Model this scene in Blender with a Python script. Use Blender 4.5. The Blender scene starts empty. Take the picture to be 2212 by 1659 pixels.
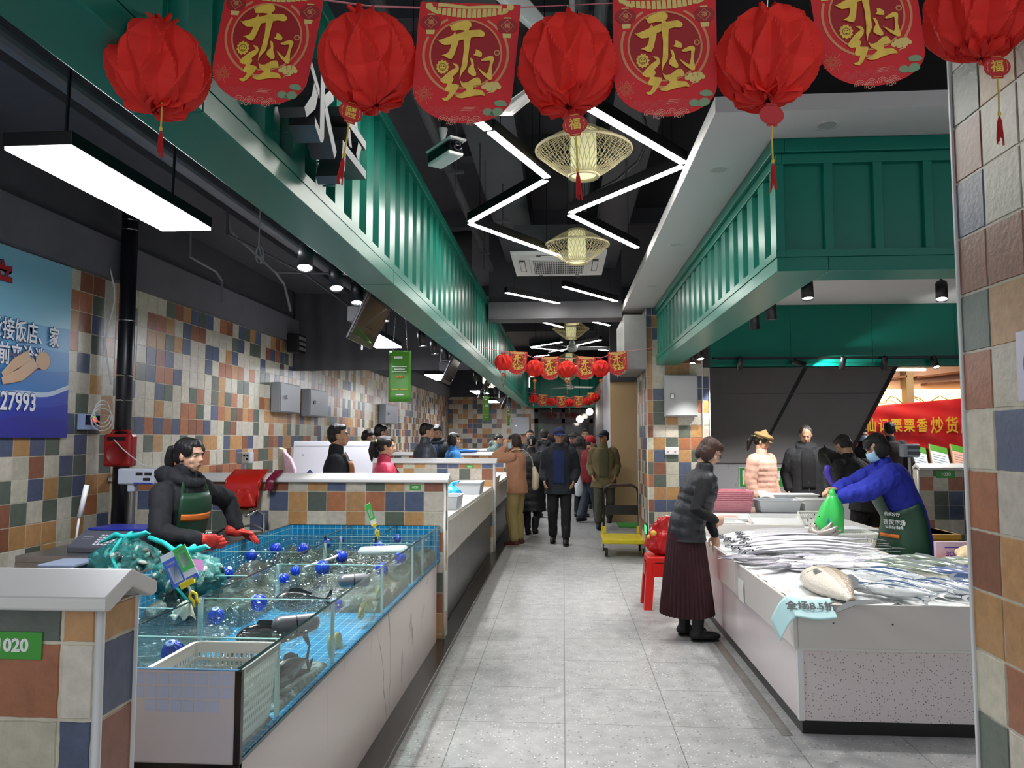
import bpy, bmesh, math, random
from mathutils import Vector as V, Matrix as Mx, Euler, noise
sc = bpy.context.scene
COL = sc.collection
R = math.radians
PI = math.pi
random.seed(7)
# ---------------- camera, world, exposure
cam = bpy.data.cameras.new('camera'); co = bpy.data.objects.new('camera', cam); COL.objects.link(co); sc.camera = co
cam.sensor_width = 36; cam.lens = 36 * 1620 / 2212; cam.clip_start = .05; cam.clip_end = 120
co.location = (0, 0, 1.6); co.rotation_euler = (R(90 + 4.08), 0, R(3.91))
w = bpy.data.worlds.new('world'); sc.world = w; w.use_nodes = True
w.node_tree.nodes['Background'].inputs[0].default_value = (.92, .96, 1, 1)
w.node_tree.nodes['Background'].inputs[1].default_value = .62
sc.view_settings.view_transform = 'Standard'; sc.view_settings.look = 'None'
sc.view_settings.exposure = 0.45; sc.view_settings.gamma = 1
cy = sc.cycles
cy.max_bounces = 7; cy.diffuse_bounces = 3; cy.glossy_bounces = 3; cy.transmission_bounces = 4; cy.transparent_max_bounces = 16
cy.caustics_reflective = False; cy.caustics_refractive = False; cy.sample_clamp_indirect = 4

# ---------------- materials
def lin(h):
    if not isinstance(h, str): return (*h[:3], 1)
    c = [int(h[i:i + 2], 16) / 255 for i in (0, 2, 4)]
    return tuple(x / 12.92 if x <= .04045 else ((x + .055) / 1.055) ** 2.4 for x in c) + (1,)
MATS = {}
def mat(name, col='808080', rough=.5, metal=0, var=0, vs=8, bump=0, bs=40, em=0, emc=None, attr=False, coat=0, spec=.5, trans=0, sub=0, stretch=None, alpha=1, sheen=0):
    if name in MATS: return MATS[name]
    m = bpy.data.materials.new(name); m.use_nodes = True; nt = m.node_tree; N = nt.nodes; L = nt.links
    b = N['Principled BSDF']; c = lin(col)
    b.inputs['Base Color'].default_value = c; b.inputs['Roughness'].default_value = rough; b.inputs['Metallic'].default_value = metal
    b.inputs['Specular IOR Level'].default_value = spec
    if coat: b.inputs['Coat Weight'].default_value = coat; b.inputs['Coat Roughness'].default_value = .12
    if trans: b.inputs['Transmission Weight'].default_value = trans
    if sheen: b.inputs['Sheen Weight'].default_value = sheen
    if sub: b.inputs['Subsurface Weight'].default_value = sub; b.inputs['Subsurface Radius'].default_value = (.02, .008, .004)
    if alpha < 1: b.inputs['Alpha'].default_value = alpha
    if em: b.inputs['Emission Color'].default_value = lin(emc or col); b.inputs['Emission Strength'].default_value = em
    base = None
    if attr:
        a = N.new('ShaderNodeAttribute'); a.attribute_name = 'Col'; base = a.outputs['Color']; L.new(base, b.inputs['Base Color'])
    if var or bump:
        tc = N.new('ShaderNodeTexCoord'); src = tc.outputs['Object']
        if stretch:
            mp = N.new('ShaderNodeMapping'); mp.inputs['Scale'].default_value = stretch; L.new(src, mp.inputs['Vector']); src = mp.outputs['Vector']
    if var:
        n = N.new('ShaderNodeTexNoise'); n.inputs['Scale'].default_value = vs; n.inputs['Detail'].default_value = 6; n.inputs['Roughness'].default_value = .65
        L.new(src, n.inputs['Vector'])
        mr = N.new('ShaderNodeMapRange'); mr.inputs[1].default_value = .25; mr.inputs[2].default_value = .75; mr.inputs[3].default_value = 1 - var; mr.inputs[4].default_value = 1 + var
        L.new(n.outputs['Fac'], mr.inputs[0])
        mx = N.new('ShaderNodeMix'); mx.data_type = 'RGBA'; mx.blend_type = 'MULTIPLY'; mx.inputs[0].default_value = 1
        if base: L.new(base, mx.inputs[6])
        else: mx.inputs[6].default_value = c
        cb = N.new('ShaderNodeCombineColor')
        for i in range(3): L.new(mr.outputs[0], cb.inputs[i])
        L.new(cb.outputs[0], mx.inputs[7]); L.new(mx.outputs[2], b.inputs['Base Color'])
    if bump:
        n2 = N.new('ShaderNodeTexNoise'); n2.inputs['Scale'].default_value = bs; n2.inputs['Detail'].default_value = 4
        L.new(src, n2.inputs['Vector'])
        bp = N.new('ShaderNodeBump'); bp.inputs['Strength'].default_value = bump; bp.inputs['Distance'].default_value = .01
        L.new(n2.outputs['Fac'], bp.inputs['Height']); L.new(bp.outputs[0], b.inputs['Normal'])
    MATS[name] = m
    return m
def glassy(name, tint, rough=.02, ior=.4, f0=.03, bump=0, bs=30, base=.0, colr=None):
    """a pane or water skin: fresnel mix of clear and mirror, so light goes through"""
    if name in MATS: return MATS[name]
    m = bpy.data.materials.new(name); m.use_nodes = True; nt = m.node_tree; N = nt.nodes; L = nt.links
    N.remove(N['Principled BSDF']); out = N['Material Output']
    t = N.new('ShaderNodeBsdfTransparent'); t.inputs[0].default_value = (*tint, 1)
    g = N.new('ShaderNodeBsdfGlossy'); g.inputs['Roughness'].default_value = rough
    f = N.new('ShaderNodeLayerWeight'); f.inputs[0].default_value = .5
    pw = N.new('ShaderNodeMath'); pw.operation = 'POWER'; pw.inputs[1].default_value = 4; L.new(f.outputs['Facing'], pw.inputs[0])
    ma = N.new('ShaderNodeMath'); ma.operation = 'MULTIPLY_ADD'; ma.inputs[1].default_value = ior; ma.inputs[2].default_value = f0; L.new(pw.outputs[0], ma.inputs[0])
    x = N.new('ShaderNodeMixShader')
    L.new(ma.outputs[0], x.inputs[0]); L.new(t.outputs[0], x.inputs[1]); L.new(g.outputs[0], x.inputs[2])
    if bump:
        tc = N.new('ShaderNodeTexCoord'); n2 = N.new('ShaderNodeTexNoise'); n2.inputs['Scale'].default_value = bs; n2.inputs['Detail'].default_value = 3; n2.inputs['Distortion'].default_value = 1.2
        L.new(tc.outputs['Object'], n2.inputs['Vector'])
        bp = N.new('ShaderNodeBump'); bp.inputs['Strength'].default_value = bump; bp.inputs['Distance'].default_value = .02
        L.new(n2.outputs['Fac'], bp.inputs['Height']); L.new(bp.outputs[0], g.inputs['Normal']); L.new(bp.outputs[0], f.inputs['Normal'])
    fin = x
    if base:
        d = N.new('ShaderNodeBsdfPrincipled'); d.inputs['Base Color'].default_value = lin(colr); d.inputs['Roughness'].default_value = .3
        x2 = N.new('ShaderNodeMixShader'); x2.inputs[0].default_value = base
        L.new(x.outputs[0], x2.inputs[1]); L.new(d.outputs[0], x2.inputs[2]); fin = x2
    L.new(fin.outputs[0], out.inputs['Surface'])
    MATS[name] = m
    return m

# ---------------- mesh builder
class G:
    def __init__(s): s.v = []; s.f = []; s.c = []; s.mi = []; s.cur = None; s.m = 0
    def add(s, vs, fs, col=None):
        o = len(s.v); s.v += [tuple(p) for p in vs]
        for f in fs: s.f.append([o + i for i in f]); s.c.append(col or s.cur); s.mi.append(s.m)
        return s
    def quad(s, a, b, c, d, col=None): return s.add([a, b, c, d], [(0, 1, 2, 3)], col)
    def box(s, x0, x1, y0, y1, z0, z1, col=None, M=None):
        vs = [V((x, y, z)) for z in (z0, z1) for x, y in ((x0, y0), (x1, y0), (x1, y1), (x0, y1))]
        if M: vs = [M @ v for v in vs]
        return s.add(vs, [(3, 2, 1, 0), (4, 5, 6, 7), (0, 1, 5, 4), (1, 2, 6, 5), (2, 3, 7, 6), (3, 0, 4, 7)], col)
    def cbox(s, c, d, M=None, col=None):
        return s.box(c[0] - d[0] / 2, c[0] + d[0] / 2, c[1] - d[1] / 2, c[1] + d[1] / 2, c[2] - d[2] / 2, c[2] + d[2] / 2, col, M)
    def prism(s, poly, o, u, v, d, col=None):
        """2D polygon (in axes u,v from o) extruded along vector d"""
        o, u, v, d = V(o), V(u), V(v), V(d); n = len(poly)
        a = [o + u * p[0] + v * p[1] for p in poly]; b = [p + d for p in a]
        fs = [list(range(n))[::-1], list(range(n, 2 * n))] + [(i, (i + 1) % n, n + (i + 1) % n, n + i) for i in range(n)]
        return s.add(a + b, fs, col)
    def poly(s, pts, col=None): return s.add(pts, [list(range(len(pts)))], col)
    def rings(s, rr, cap=True, closed=True, col=None):
        n = len(rr[0]); o = len(s.v); vs = [p for r in rr for p in r]; fs = []
        for k in range(len(rr) - 1):
            for i in range(n if closed else n - 1):
                j = (i + 1) % n; fs.append((k * n + i, k * n + j, (k + 1) * n + j, (k + 1) * n + i))
        if cap: fs += [list(range(n))[::-1], [(len(rr) - 1) * n + i for i in range(n)]]
        return s.add(vs, fs, col)
    def limb(s, pts, rad, side=(1, 0, 0), n=14, cap=True, ang=None, col=None, caps=3):
        pts = [V(p) for p in pts]; rad = [(r, r) if not isinstance(r, (tuple, list)) else r for r in rad]
        if len(rad) == 1: rad = rad * len(pts)
        fr = []
        for i, p in enumerate(pts):
            t = (pts[min(i + 1, len(pts) - 1)] - pts[max(i - 1, 0)])
            t = t.normalized() if t.length > 1e-9 else V((0, 0, 1))
            sd = V(side) - t * t.dot(V(side))
            if sd.length < 1e-3: sd = V((0, 1, 0)) - t * t.y
            sd.normalize(); fr.append((p, t, sd, t.cross(sd)))
        L = []
        for (p, t, sd, fw), (a, b) in zip(fr, rad): L.append((p, sd, fw, a, b))
        if cap and caps:
            p, t, sd, fw = fr[0]; a, b = rad[0]; m = min(a, b)
            L = [(p - t * m * math.sin(q), sd, fw, a * math.cos(q), b * math.cos(q)) for q in [PI / 2 * k / caps * .97 for k in range(caps, 0, -1)]] + L
            p, t, sd, fw = fr[-1]; a, b = rad[-1]; m = min(a, b)
            L += [(p + t * m * math.sin(q), sd, fw, a * math.cos(q), b * math.cos(q)) for q in [PI / 2 * k / caps * .97 for k in range(1, caps + 1)]]
        rr = []
        for p, sd, fw, a, b in L:
            if ang: q = [ang[0] + (ang[1] - ang[0]) * i / (n - 1) for i in range(n)]; rr.append([p + sd * a * math.sin(x) + fw * b * math.cos(x) for x in q])
            else: q = [2 * PI * i / n for i in range(n)]; rr.append([p + sd * a * math.cos(x) + fw * b * math.sin(x) for x in q])
        return s.rings(rr, cap=cap and not ang, closed=not ang, col=col)
    def tube(s, pts, r, n=8, col=None): return s.limb(pts, [r] * len(pts) if not isinstance(r, list) else r, n=n, caps=0, col=col)
    def ell(s, c, r, M=None, nu=14, nv=9, col=None):
        rr = []
        for k in range(nv + 1):
            th = PI * (k + .02) / (nv + .04); ring = []
            for i in range(nu):
                ph = 2 * PI * i / nu; p = V((r[0] * math.sin(th) * math.cos(ph), r[1] * math.sin(th) * math.sin(ph), -r[2] * math.cos(th)))
                if M: p = M @ p
                ring.append(p + V(c))
            rr.append(ring)
        return s.rings(rr, col=col)
    def lathe(s, prof, c=(0, 0, 0), n=24, M=None, cap=True, col=None):
        rr = []
        for r, z in prof:
            ring = [V((r * math.cos(2 * PI * i / n), r * math.sin(2 * PI * i / n), z)) for i in range(n)]
            if M: ring = [M @ p for p in ring]
            rr.append([p + V(c) for p in ring])
        return s.rings(rr, cap=cap, col=col)
    def grid(s, fn, nu, nv, col=None):
        vs = [fn(i / nu, j / nv) for j in range(nv + 1) for i in range(nu + 1)]
        fs = [(j * (nu + 1) + i, j * (nu + 1) + i + 1, (j + 1) * (nu + 1) + i + 1, (j + 1) * (nu + 1) + i) for j in range(nv) for i in range(nu)]
        return s.add(vs, fs, col)
    def xf(s, M, start=0):
        for i in range(start, len(s.v)): s.v[i] = tuple(M @ V(s.v[i]))
        return s
    def mesh(s, name, mats):
        me = bpy.data.meshes.new(name); me.from_pydata(s.v, [], s.f)
        for m in (mats if isinstance(mats, (list, tuple)) else [mats]): me.materials.append(m)
        if any(c is not None for c in s.c):
            at = me.attributes.new('Col', 'FLOAT_COLOR', 'FACE')
            at.data.foreach_set('color', [x for c in s.c for x in (c or (.5, .5, .5, 1))])
        if any(s.mi): me.polygons.foreach_set('material_index', s.mi)
        return me
    def build(s, name, mats, parent=None, smooth=False, bevel=0, solid=0, sub=0, loc=None, rot=None, kind=None, label=None, fixn=True):
        me = s.mesh(name, mats)
        if fixn:
            bm = bmesh.new(); bm.from_mesh(me); bmesh.ops.recalc_face_normals(bm, faces=bm.faces); bm.to_mesh(me); bm.free()
        o = bpy.data.objects.new(name, me); COL.objects.link(o)
        if smooth: me.polygons.foreach_set('use_smooth', [True] * len(me.polygons))
        if solid: md = o.modifiers.new('s', 'SOLIDIFY'); md.thickness = solid; md.offset = 0
        if sub: md = o.modifiers.new('u', 'SUBSURF'); md.levels = md.render_levels = sub
        if bevel:
            md = o.modifiers.new('b', 'BEVEL'); md.width = bevel; md.segments = 2; md.limit_method = 'ANGLE'; md.angle_limit = R(40)
        if parent is not None:
            o.parent = parent
            if parent.name in WORLDROOT: o.location = -parent.location
        if loc is not None: o.location = loc
        if rot is not None: o.rotation_euler = rot
        if kind: o['kind'] = kind
        if label: o['label'] = label
        return o
WORLDROOT = set()
def thing(name, label, cat, loc=(0, 0, 0), rz=0, group=None, world=False):
    o = bpy.data.objects.new(name, None); COL.objects.link(o); o.empty_display_size = .1
    o.location = loc; o.rotation_euler = (0, 0, rz); o['label'] = label; o['category'] = cat
    if group: o['group'] = group
    if world: WORLDROOT.add(o.name)
    return o
def tag(o, label, cat, group=None, kind=None):
    o['label'] = label; o['category'] = cat
    if group: o['group'] = group
    if kind: o['kind'] = kind
    return o
def struct(name, g, m, **k):
    o = g.build(name, m, **k); o['kind'] = 'structure'; return o
def dup(root, label, loc=None, rot=None, scale=None):
    def rec(o, par):
        c = o.copy(); COL.objects.link(c)
        if par: c.parent = par
        for ch in list(o.children): rec(ch, c)
        return c
    r = rec(root, None); r['label'] = label
    if loc is not None: r.location = loc
    if rot is not None: r.rotation_euler = rot
    if scale is not None: r.scale = scale
    return r
WORK = bpy.data.scenes.new('work')
def evald(o):
    """mesh of o with its modifiers (or text outline) evaluated, in a small scene of its own"""
    WORK.collection.objects.link(o); vl = WORK.view_layers[0]; vl.update(); me = bpy.data.meshes.new_from_object(o.evaluated_get(vl.depsgraph)); WORK.collection.objects.unlink(o)
    return me
def fuse(g, name, m, parent, vox=.01, it=3, wr=0, ws=14, smooth=True, label=None, zs=.5):
    """closed shapes grown together into one continuous skin"""
    o = g.build(name, m, None, fixn=False); COL.objects.unlink(o)
    md = o.modifiers.new('r', 'REMESH'); md.mode = 'VOXEL'; md.voxel_size = vox; md.use_smooth_shade = True
    if it: md = o.modifiers.new('k', 'SMOOTH'); md.iterations = it; md.factor = .5
    me = evald(o); me.name = name
    o.modifiers.clear(); o.data = me; o.parent = parent; COL.objects.link(o)
    if wr:
        n = len(me.vertices); cs = [0.0] * (3 * n); ns = cs[:]; me.vertices.foreach_get('co', cs); me.vertices.foreach_get('normal', ns)
        for i in range(0, 3 * n, 3):
            q = V((cs[i] * ws, cs[i + 1] * ws, cs[i + 2] * ws * zs)); d = wr * (noise.noise(q) + .6 * noise.noise(q * 2.3 + V((3, 1, 7))))
            for k in range(3): cs[i + k] += ns[i + k] * d
        me.vertices.foreach_set('co', cs); me.update()
    me.polygons.foreach_set('use_smooth', [True] * len(me.polygons))
    if not me.materials: me.materials.append(m)
    if label: o['label'] = label
    return o
def text(name, s, size, m, parent, loc=(0, 0, 0), rot=(PI / 2, 0, 0), ext=.0006, bold=0, align='CENTER', sx=1, shear=0):
    cu = bpy.data.curves.new(name, 'FONT'); cu.body = s; cu.size = size; cu.extrude = ext; cu.offset = bold; cu.align_x = align; cu.align_y = 'CENTER'; cu.resolution_u = 3; cu.shear = shear
    o = bpy.data.objects.new(name, cu); me = evald(o); me.name = name
    bpy.data.objects.remove(o)
    me.materials.clear(); me.materials.append(m)
    n = bpy.data.objects.new(name, me); COL.objects.link(n)
    n.location = loc; n.rotation_euler = rot; n.scale = (sx, 1, 1)
    if parent is not None:
        n.parent = parent
        if parent.name in WORLDROOT: n.location = V(loc) - parent.location
    return n

# ---------------- tiled surfaces: every tile a raised face, colours in rows
PAL = {'C': lin('c9c3b1'), 'B': lin('566079'), 'G': lin('5d665a'), 'T': lin('ab6e4c'), 'O': lin('b98d5c'), 'R': lin('8f5d46')}
GROUT = lin('cdc6b2')
def pick(rnd): return rnd.choices('CBGTOR', (40, 14, 13, 11, 14, 8))[0]
def tiles(g, o, u, v, n, W, H, p=.157, u0=0, v0=0, rows=None, seed=1, wav=0, gap=.0055, depth=.003):
    """tile field from corner o; u right, v up; u0,v0 = size of the first cut column and row; rows listed bottom to top"""
    rnd = random.Random(seed); o, u, v, n = V(o), V(u), V(v), V(n)
    g.quad(o, o + u * W, o + u * W + v * H, o + v * H, GROUT)
    def cuts(L, f):
        c = [0] + ([f] if f > 0 else []); x = f if f > 0 else 0
        while x < L - 1e-4: x = min(x + p, L); c.append(x)
        return c
    cu, cv = cuts(W, u0), cuts(H, v0)
    for j in range(len(cv) - 1):
        for i in range(len(cu) - 1):
            k = pick(rnd)
            if rows and j < len(rows) and i < len(rows[j]) and rows[j][i] != '.': k = rows[j][i]
            b = PAL[k]; f = rnd.uniform(.88, 1.1); col = (b[0] * f, b[1] * f * rnd.uniform(.97, 1.03), b[2] * f * rnd.uniform(.95, 1.05), 1)
            x0, x1, y0, y1 = cu[i] + gap / 2, cu[i + 1] - gap / 2, cv[j] + gap / 2, cv[j + 1] - gap / 2
            if x1 - x0 < .004 or y1 - y0 < .004: continue
            if not wav:
                q = [(x0, y0), (x1, y0), (x1, y1), (x0, y1)]
            else:
                m = 9; q = []
                for (ax, ay), (bx, by) in (((x0, y0), (x1, y0)), ((x1, y0), (x1, y1)), ((x1, y1), (x0, y1)), ((x0, y1), (x0, y0))):
                    for t in range(m):
                        s_ = t / m; w_ = wav * rnd.uniform(0, 1) * (0 if t == 0 else 1); px, py = ax + (bx - ax) * s_, ay + (by - ay) * s_
                        cx, cy_ = (x0 + x1) / 2, (y0 + y1) / 2; dx, dy = (0, 1 if py < cy_ else -1) if abs(ay - by) < 1e-6 else (1 if px < cx else -1, 0)
                        q.append((px + dx * w_, py + dy * w_))
            k_ = len(q); cx, cy_ = (x0 + x1) / 2, (y0 + y1) / 2; ins = .0016
            lo = [o + u * a + v * b_ + n * .0004 for a, b_ in q]
            hi = [o + u * (a + (ins if a < cx else -ins)) + v * (b_ + (ins if b_ < cy_ else -ins)) + n * depth for a, b_ in q]
            g.add(lo + hi, [list(range(k_, 2 * k_))] + [(t, (t + 1) % k_, k_ + (t + 1) % k_, k_ + t) for t in range(k_)], col)
M_TILE = mat('glazed_stone_tile', attr=True, rough=.33, var=.2, vs=22, bump=.1, bs=60, spec=.5)
M_WHITE = mat('white_composite', 'dcdad6', rough=.35, spec=.5)
M_TRIM = mat('white_trim', 'dadada', rough=.35)
M_GREEN = mat('teal_green_paint', '0a7766', rough=.3, spec=.32)
M_DARK = mat('black_ceiling_paint', '404147', rough=.75, var=.2, vs=2)
M_DUCT = mat('dark_duct_paint', '47484e', rough=.6, var=.15, vs=3)
M_GREY = mat('grey_plaster', '77767a', rough=.8, var=.08, vs=4)
M_BLACK = mat('black_metal', '101012', rough=.4)
M_STEEL = mat('brushed_steel', 'b4b4b2', rough=.32, metal=1, var=.08, vs=6, stretch=(1, 40, 1))
M_STEELD = mat('dark_brushed_steel', '77797b', rough=.34, metal=1, var=.2, vs=3, stretch=(1, 1, 8))
M_CHROME = mat('polished_chrome', 'd0d2d6', rough=.14, metal=1)
M_WPL = mat('white_plastic', 'e4e5e4', rough=.4, spec=.5)
M_LED = mat('led_diffuser', 'ffffff', em=16, emc='f7faff')
M_LAMP = mat('lamp_lens', 'ffffff', em=30, emc='fbfbff')
M_RED = mat('red_plastic', 'b3221c', rough=.4)
M_WHT = mat('white_print', 'f0f2ee', rough=.6)
# ================= the setting
def floor_mat():
    m = bpy.data.materials.new('terrazzo_floor'); m.use_nodes = True; nt = m.node_tree; N = nt.nodes; L = nt.links; b = N['Principled BSDF']
    tc = N.new('ShaderNodeTexCoord'); sx = N.new('ShaderNodeSeparateXYZ'); L.new(tc.outputs['Object'], sx.inputs[0])
    def math_(op, a, v=None):
        n = N.new('ShaderNodeMath'); n.operation = op
        if isinstance(a, (int, float)): n.inputs[0].default_value = a
        else: L.new(a, n.inputs[0])
        if v is not None:
            if isinstance(v, (int, float)): n.inputs[1].default_value = v
            else: L.new(v, n.inputs[1])
        return n.outputs[0]
    ln = []
    for s, off in ((sx.outputs[0], .5), (sx.outputs[1], .5 - .14 / .6)):
        t = math_('FRACT', math_('ADD', math_('MULTIPLY', s, 1 / .6), off + 40)); ln.append(math_('LESS_THAN', math_('ABSOLUTE', math_('SUBTRACT', t, .5)), .0036))
    joint = math_('MAXIMUM', *ln)
    def vor(sc_, th):
        v = N.new('ShaderNodeTexVoronoi'); v.inputs['Scale'].default_value = sc_; L.new(tc.outputs['Object'], v.inputs['Vector'])
        wn = math_('LESS_THAN', v.outputs['Distance'], th); sp = N.new('ShaderNodeSeparateColor'); L.new(v.outputs['Color'], sp.inputs[0])
        return wn, sp.outputs[0]
    d1, c1 = vor(34, .24); d2, c2 = vor(60, .26)
    def mix(a, bcol, f):
        x = N.new('ShaderNodeMix'); x.data_type = 'RGBA'; L.new(f, x.inputs[0])
        if isinstance(a, tuple): x.inputs[6].default_value = a
        else: L.new(a, x.inputs[6])
        x.inputs[7].default_value = bcol; return x.outputs[2]
    ns = N.new('ShaderNodeTexNoise'); ns.inputs['Scale'].default_value = 9; ns.inputs['Detail'].default_value = 8; L.new(tc.outputs['Object'], ns.inputs['Vector'])
    f0 = N.new('ShaderNodeMapRange'); f0.inputs[1].default_value = .3; f0.inputs[2].default_value = .7; L.new(ns.outputs['Fac'], f0.inputs[0])
    c = mix(lin('929292'), lin('a9a9a8'), f0.outputs[0])
    c = mix(c, lin('7c7c7b'), math_('MULTIPLY', d1, math_('GREATER_THAN', c1, .55)))
    c = mix(c, lin('d2d0cc'), math_('MULTIPLY', d2, math_('GREATER_THAN', c2, .7)))
    # worn dirty patches along the middle of the aisle
    n3 = N.new('ShaderNodeTexNoise'); n3.inputs['Scale'].default_value = 1.3; n3.inputs['Detail'].default_value = 9; n3.inputs['Roughness'].default_value = .75; L.new(tc.outputs['Object'], n3.inputs['Vector'])
    f3 = N.new('ShaderNodeMapRange'); f3.inputs[1].default_value = .52; f3.inputs[2].default_value = .75; f3.inputs[4].default_value = .35; L.new(n3.outputs['Fac'], f3.inputs[0])
    c = mix(c, lin('86857f'), f3.outputs[0])
    c = mix(c, lin('5d5c5a'), joint)
    L.new(c, b.inputs['Base Color']); b.inputs['Roughness'].default_value = .42; b.inputs['Specular IOR Level'].default_value = .35
    return m
struct('floor', G().box(-3.8, 12, -3, 26, -.1, 0), floor_mat())
struct('ceiling', G().box(-3.85, 12, -.6, 26, 4.5, 4.6), M_DARK)
# left wall: tiles below, grey band beam, dark wall above
g = G(); tiles(g, (-3.7, 2.6, 0), (0, 1, 0), (0, 0, 1), (1, 0, 0), 21.3, 2.88, v0=.055, u0=.03, seed=11)
struct('wall_left', g, M_TILE, fixn=False)
g = G(); g.box(-3.85, -3.701, -.6, 24.2, 0, 4.5); struct('wall_left.001', g, mat('dark_wall_paint', '45454a', rough=.8, var=.15, vs=2))
g = G(); g.box(-3.7, -3.62, -.6, 24, 2.88, 3.2); struct('trim_1', g, mat('band_beam_paint', '626268', rough=.75, var=.12, vs=3))
# far wall
g = G(); tiles(g, (-3.7, 24, 0), (1, 0, 0), (0, 0, 1), (0, -1, 0), 2.78, 2.9, seed=5); struct('wall_back', g, M_TILE, fixn=False)
g = G(); g.box(-3.7, 1.6, 24.02, 24.15, 0, 3.2); g.box(-3.7, -2.6, 23.96, 24.15, 2.9, 4.5); g.box(-.92, 2, 23.96, 24.15, 3.0, 4.5); g.box(-2.6, -.92, 23.96, 24.15, 2.9, 3.15); g.box(-2.6, -.92, 23.96, 24.15, 3.9, 4.5)
struct('wall_back.001', g, M_DARK)
o = struct('window_1', G().box(-2.6, -.92, 24.1, 24.12, 3.15, 3.9), mat('lit_clerestory', 'e9e4d0', em=1.6, emc='fff2dc'))
g = G(); g.box(-2.6, -.92, 24.03, 24.06, 3.72, 3.9); g.box(-1.8, -1.74, 24.03, 24.07, 3.15, 3.9); o = g.build('window_valance', M_RED, o)
# dark glass doors at the end of the aisle
M_FRAME = mat('black_door_frame', '1b1a1e', rough=.4)
g = G()
for a, b in ((-.92, -.8), (-.05, .05), (.82, .93)): g.box(a, b, 23.9, 24, 0, 2.5)
for z0, z1 in ((2.05, 2.2), (2.4, 2.5), (0, .12)): g.box(-.92, .93, 23.9, 24, z0, z1)
d = struct('door_1', g, M_FRAME)
gl = mat('dark_door_glass', '2a1f22', rough=.06, spec=.8)
for a, b in ((-.8, -.05), (.05, .82)): G().box(a, b, 23.95, 23.97, .12, 2.05).build('door_glass', gl, d)
g = G(); g.box(-.8, .82, 23.95, 23.97, 2.2, 2.4); g.build('transom_glass', gl, d)
# right side far walls
struct('wall_right', G().box(.93, 1.05, 14.56, 17.5, 0, 3.0), mat('pale_lilac_wall', 'c9c8d4', rough=.5))
struct('wall_right.001', G().box(.93, 1.05, 17.5, 24, 0, 3.0), mat('grey_wood_wall', '6d6a6b', rough=.6, var=.25, vs=5, stretch=(1, 6, .6)))
g = G(); g.box(.9, 1.6, 14.5, 14.56, 0, 2.67); struct('wall_right.002', g, mat('beige_board', 'd2b184', rough=.6, var=.06, vs=20, stretch=(8, 1, .3)))
struct('wall_right.003', G().box(.9, 1.6, 14.45, 14.58, 2.67, 4.5), M_DARK)
struct('wall_right.004', G().box(1.6, 1.7, 10.9, 24, 0, 4.5), M_DARK)
struct('wall_right.005', G().box(11.6, 11.7, -3, 26, 0, 4.5), mat('far_side_wall', '8a8078', rough=.8))
# kerbs and gutters
M_KERB = mat('black_marble_kerb', '2a2927', rough=.22, var=.5, vs=7, stretch=(6, .8, 1))
struct('trim_2', G().box(-.995, -.855, 1.75, 23.9, 0, .035), M_KERB, bevel=.006)
struct('trim_3', G().box(1.165, 1.225, 4.25, 9.6, 0.0005, .003), mat('wet_gutter_strip', '77746e', rough=.2, var=.35, vs=6))

# ================= green fascia beams
def corrug(g, a, b, z0, z1, n_out, p=.27, din=.045):
    """box profile sheet from a to b; n_out = outward normal"""
    a, b, n = V(a), V(b), V(n_out); d = (b - a); L = d.length; d.normalize(); pts = []; x = 0
    while x < L:
        for t, o in ((0, 0), (.135, 0), (.15, -din), (.255, -din)):
            if x + t < L: pts.append(a + d * (x + t) + n * o)
        x += p
    pts.append(b)
    g.rings([[V((q.x, q.y, z0)) for q in pts], [V((q.x, q.y, z1)) for q in pts]], cap=False, closed=False)
t = thing('fascia_beam', 'long teal green ribbed beam over the fish tank stalls carrying metal letters', 'beam', (-1.1, 11, 2.52), world=True)
g = G(); corrug(g, (-1.035, 22.6, 0), (-1.035, -.4, 0), 2.64, 3.4, (1, 0, 0)); g.build('ribbed_panel', M_GREEN, t, fixn=False)
g = G()
y = -.4
while y < 22.6:
    e = min(y + 2.4, 22.6); g.box(-1.225, -1.015, y + .0015, e - .0015, 2.52, 2.6); y += 2.4
g.build('soffit', M_GREEN, t, bevel=.004)
g = G(); y = -.4
while y < 22.6:
    e = min(y + 2.4, 22.6); g.box(-1.085, -1.015, y + .0015, e - .0015, 2.602, 2.645); y += 2.4
g.build('lower_lip', M_GREEN, t)
G().box(-1.12, -1.005, -.4, 22.6, 3.4, 3.47).build('top_moulding', M_GREEN, t, bevel=.006)
G().box(-1.225, -1.2, -.4, 22.6, 2.6, 3.47).build('back_panel', M_GREEN, t)
t = thing('fascia_beam', 'teal green panelled canopy beam wrapping the corner above the fresh fish counter', 'beam', (1.3, 6, 2.52), world=True)
g = G(); corrug(g, (1.205, 4.23, 0), (1.205, 9.65, 0), 2.62, 3.16, (-1, 0, 0)); g.build('ribbed_panel', M_GREEN, t, fixn=False)
g = G(); g.box(1.19, 1.469, 4.2, 9.65, 2.52, 2.6); g.box(1.4705, 5.2, 4.2, 4.47, 2.52, 2.6); g.build('soffit', M_GREEN, t, bevel=.004)
g = G(); g.box(1.185, 1.24, 4.195, 9.65, 2.6, 2.64); g.box(1.241, 5.2, 4.195, 4.25, 2.6, 2.64); g.build('lower_lip', M_GREEN, t)
g = G(); g.box(1.44, 1.47, 4.47, 9.6, 2.6, 3.27); g.box(1.44, 5.2, 4.44, 4.47, 2.6, 3.27); g.build('back_panel', M_GREEN, t)
g = G(); g.box(1.235, 5.2, 4.235, 4.25, 2.64, 3.2); g.build('flat_panel', M_GREEN, t)
g = G(); x = 1.19
while x < 5: g.box(x, x + .05, 4.205, 4.236, 2.64, 3.16); x += .268
g.build('batten', M_GREEN, t, bevel=.003, kind=None)
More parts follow.
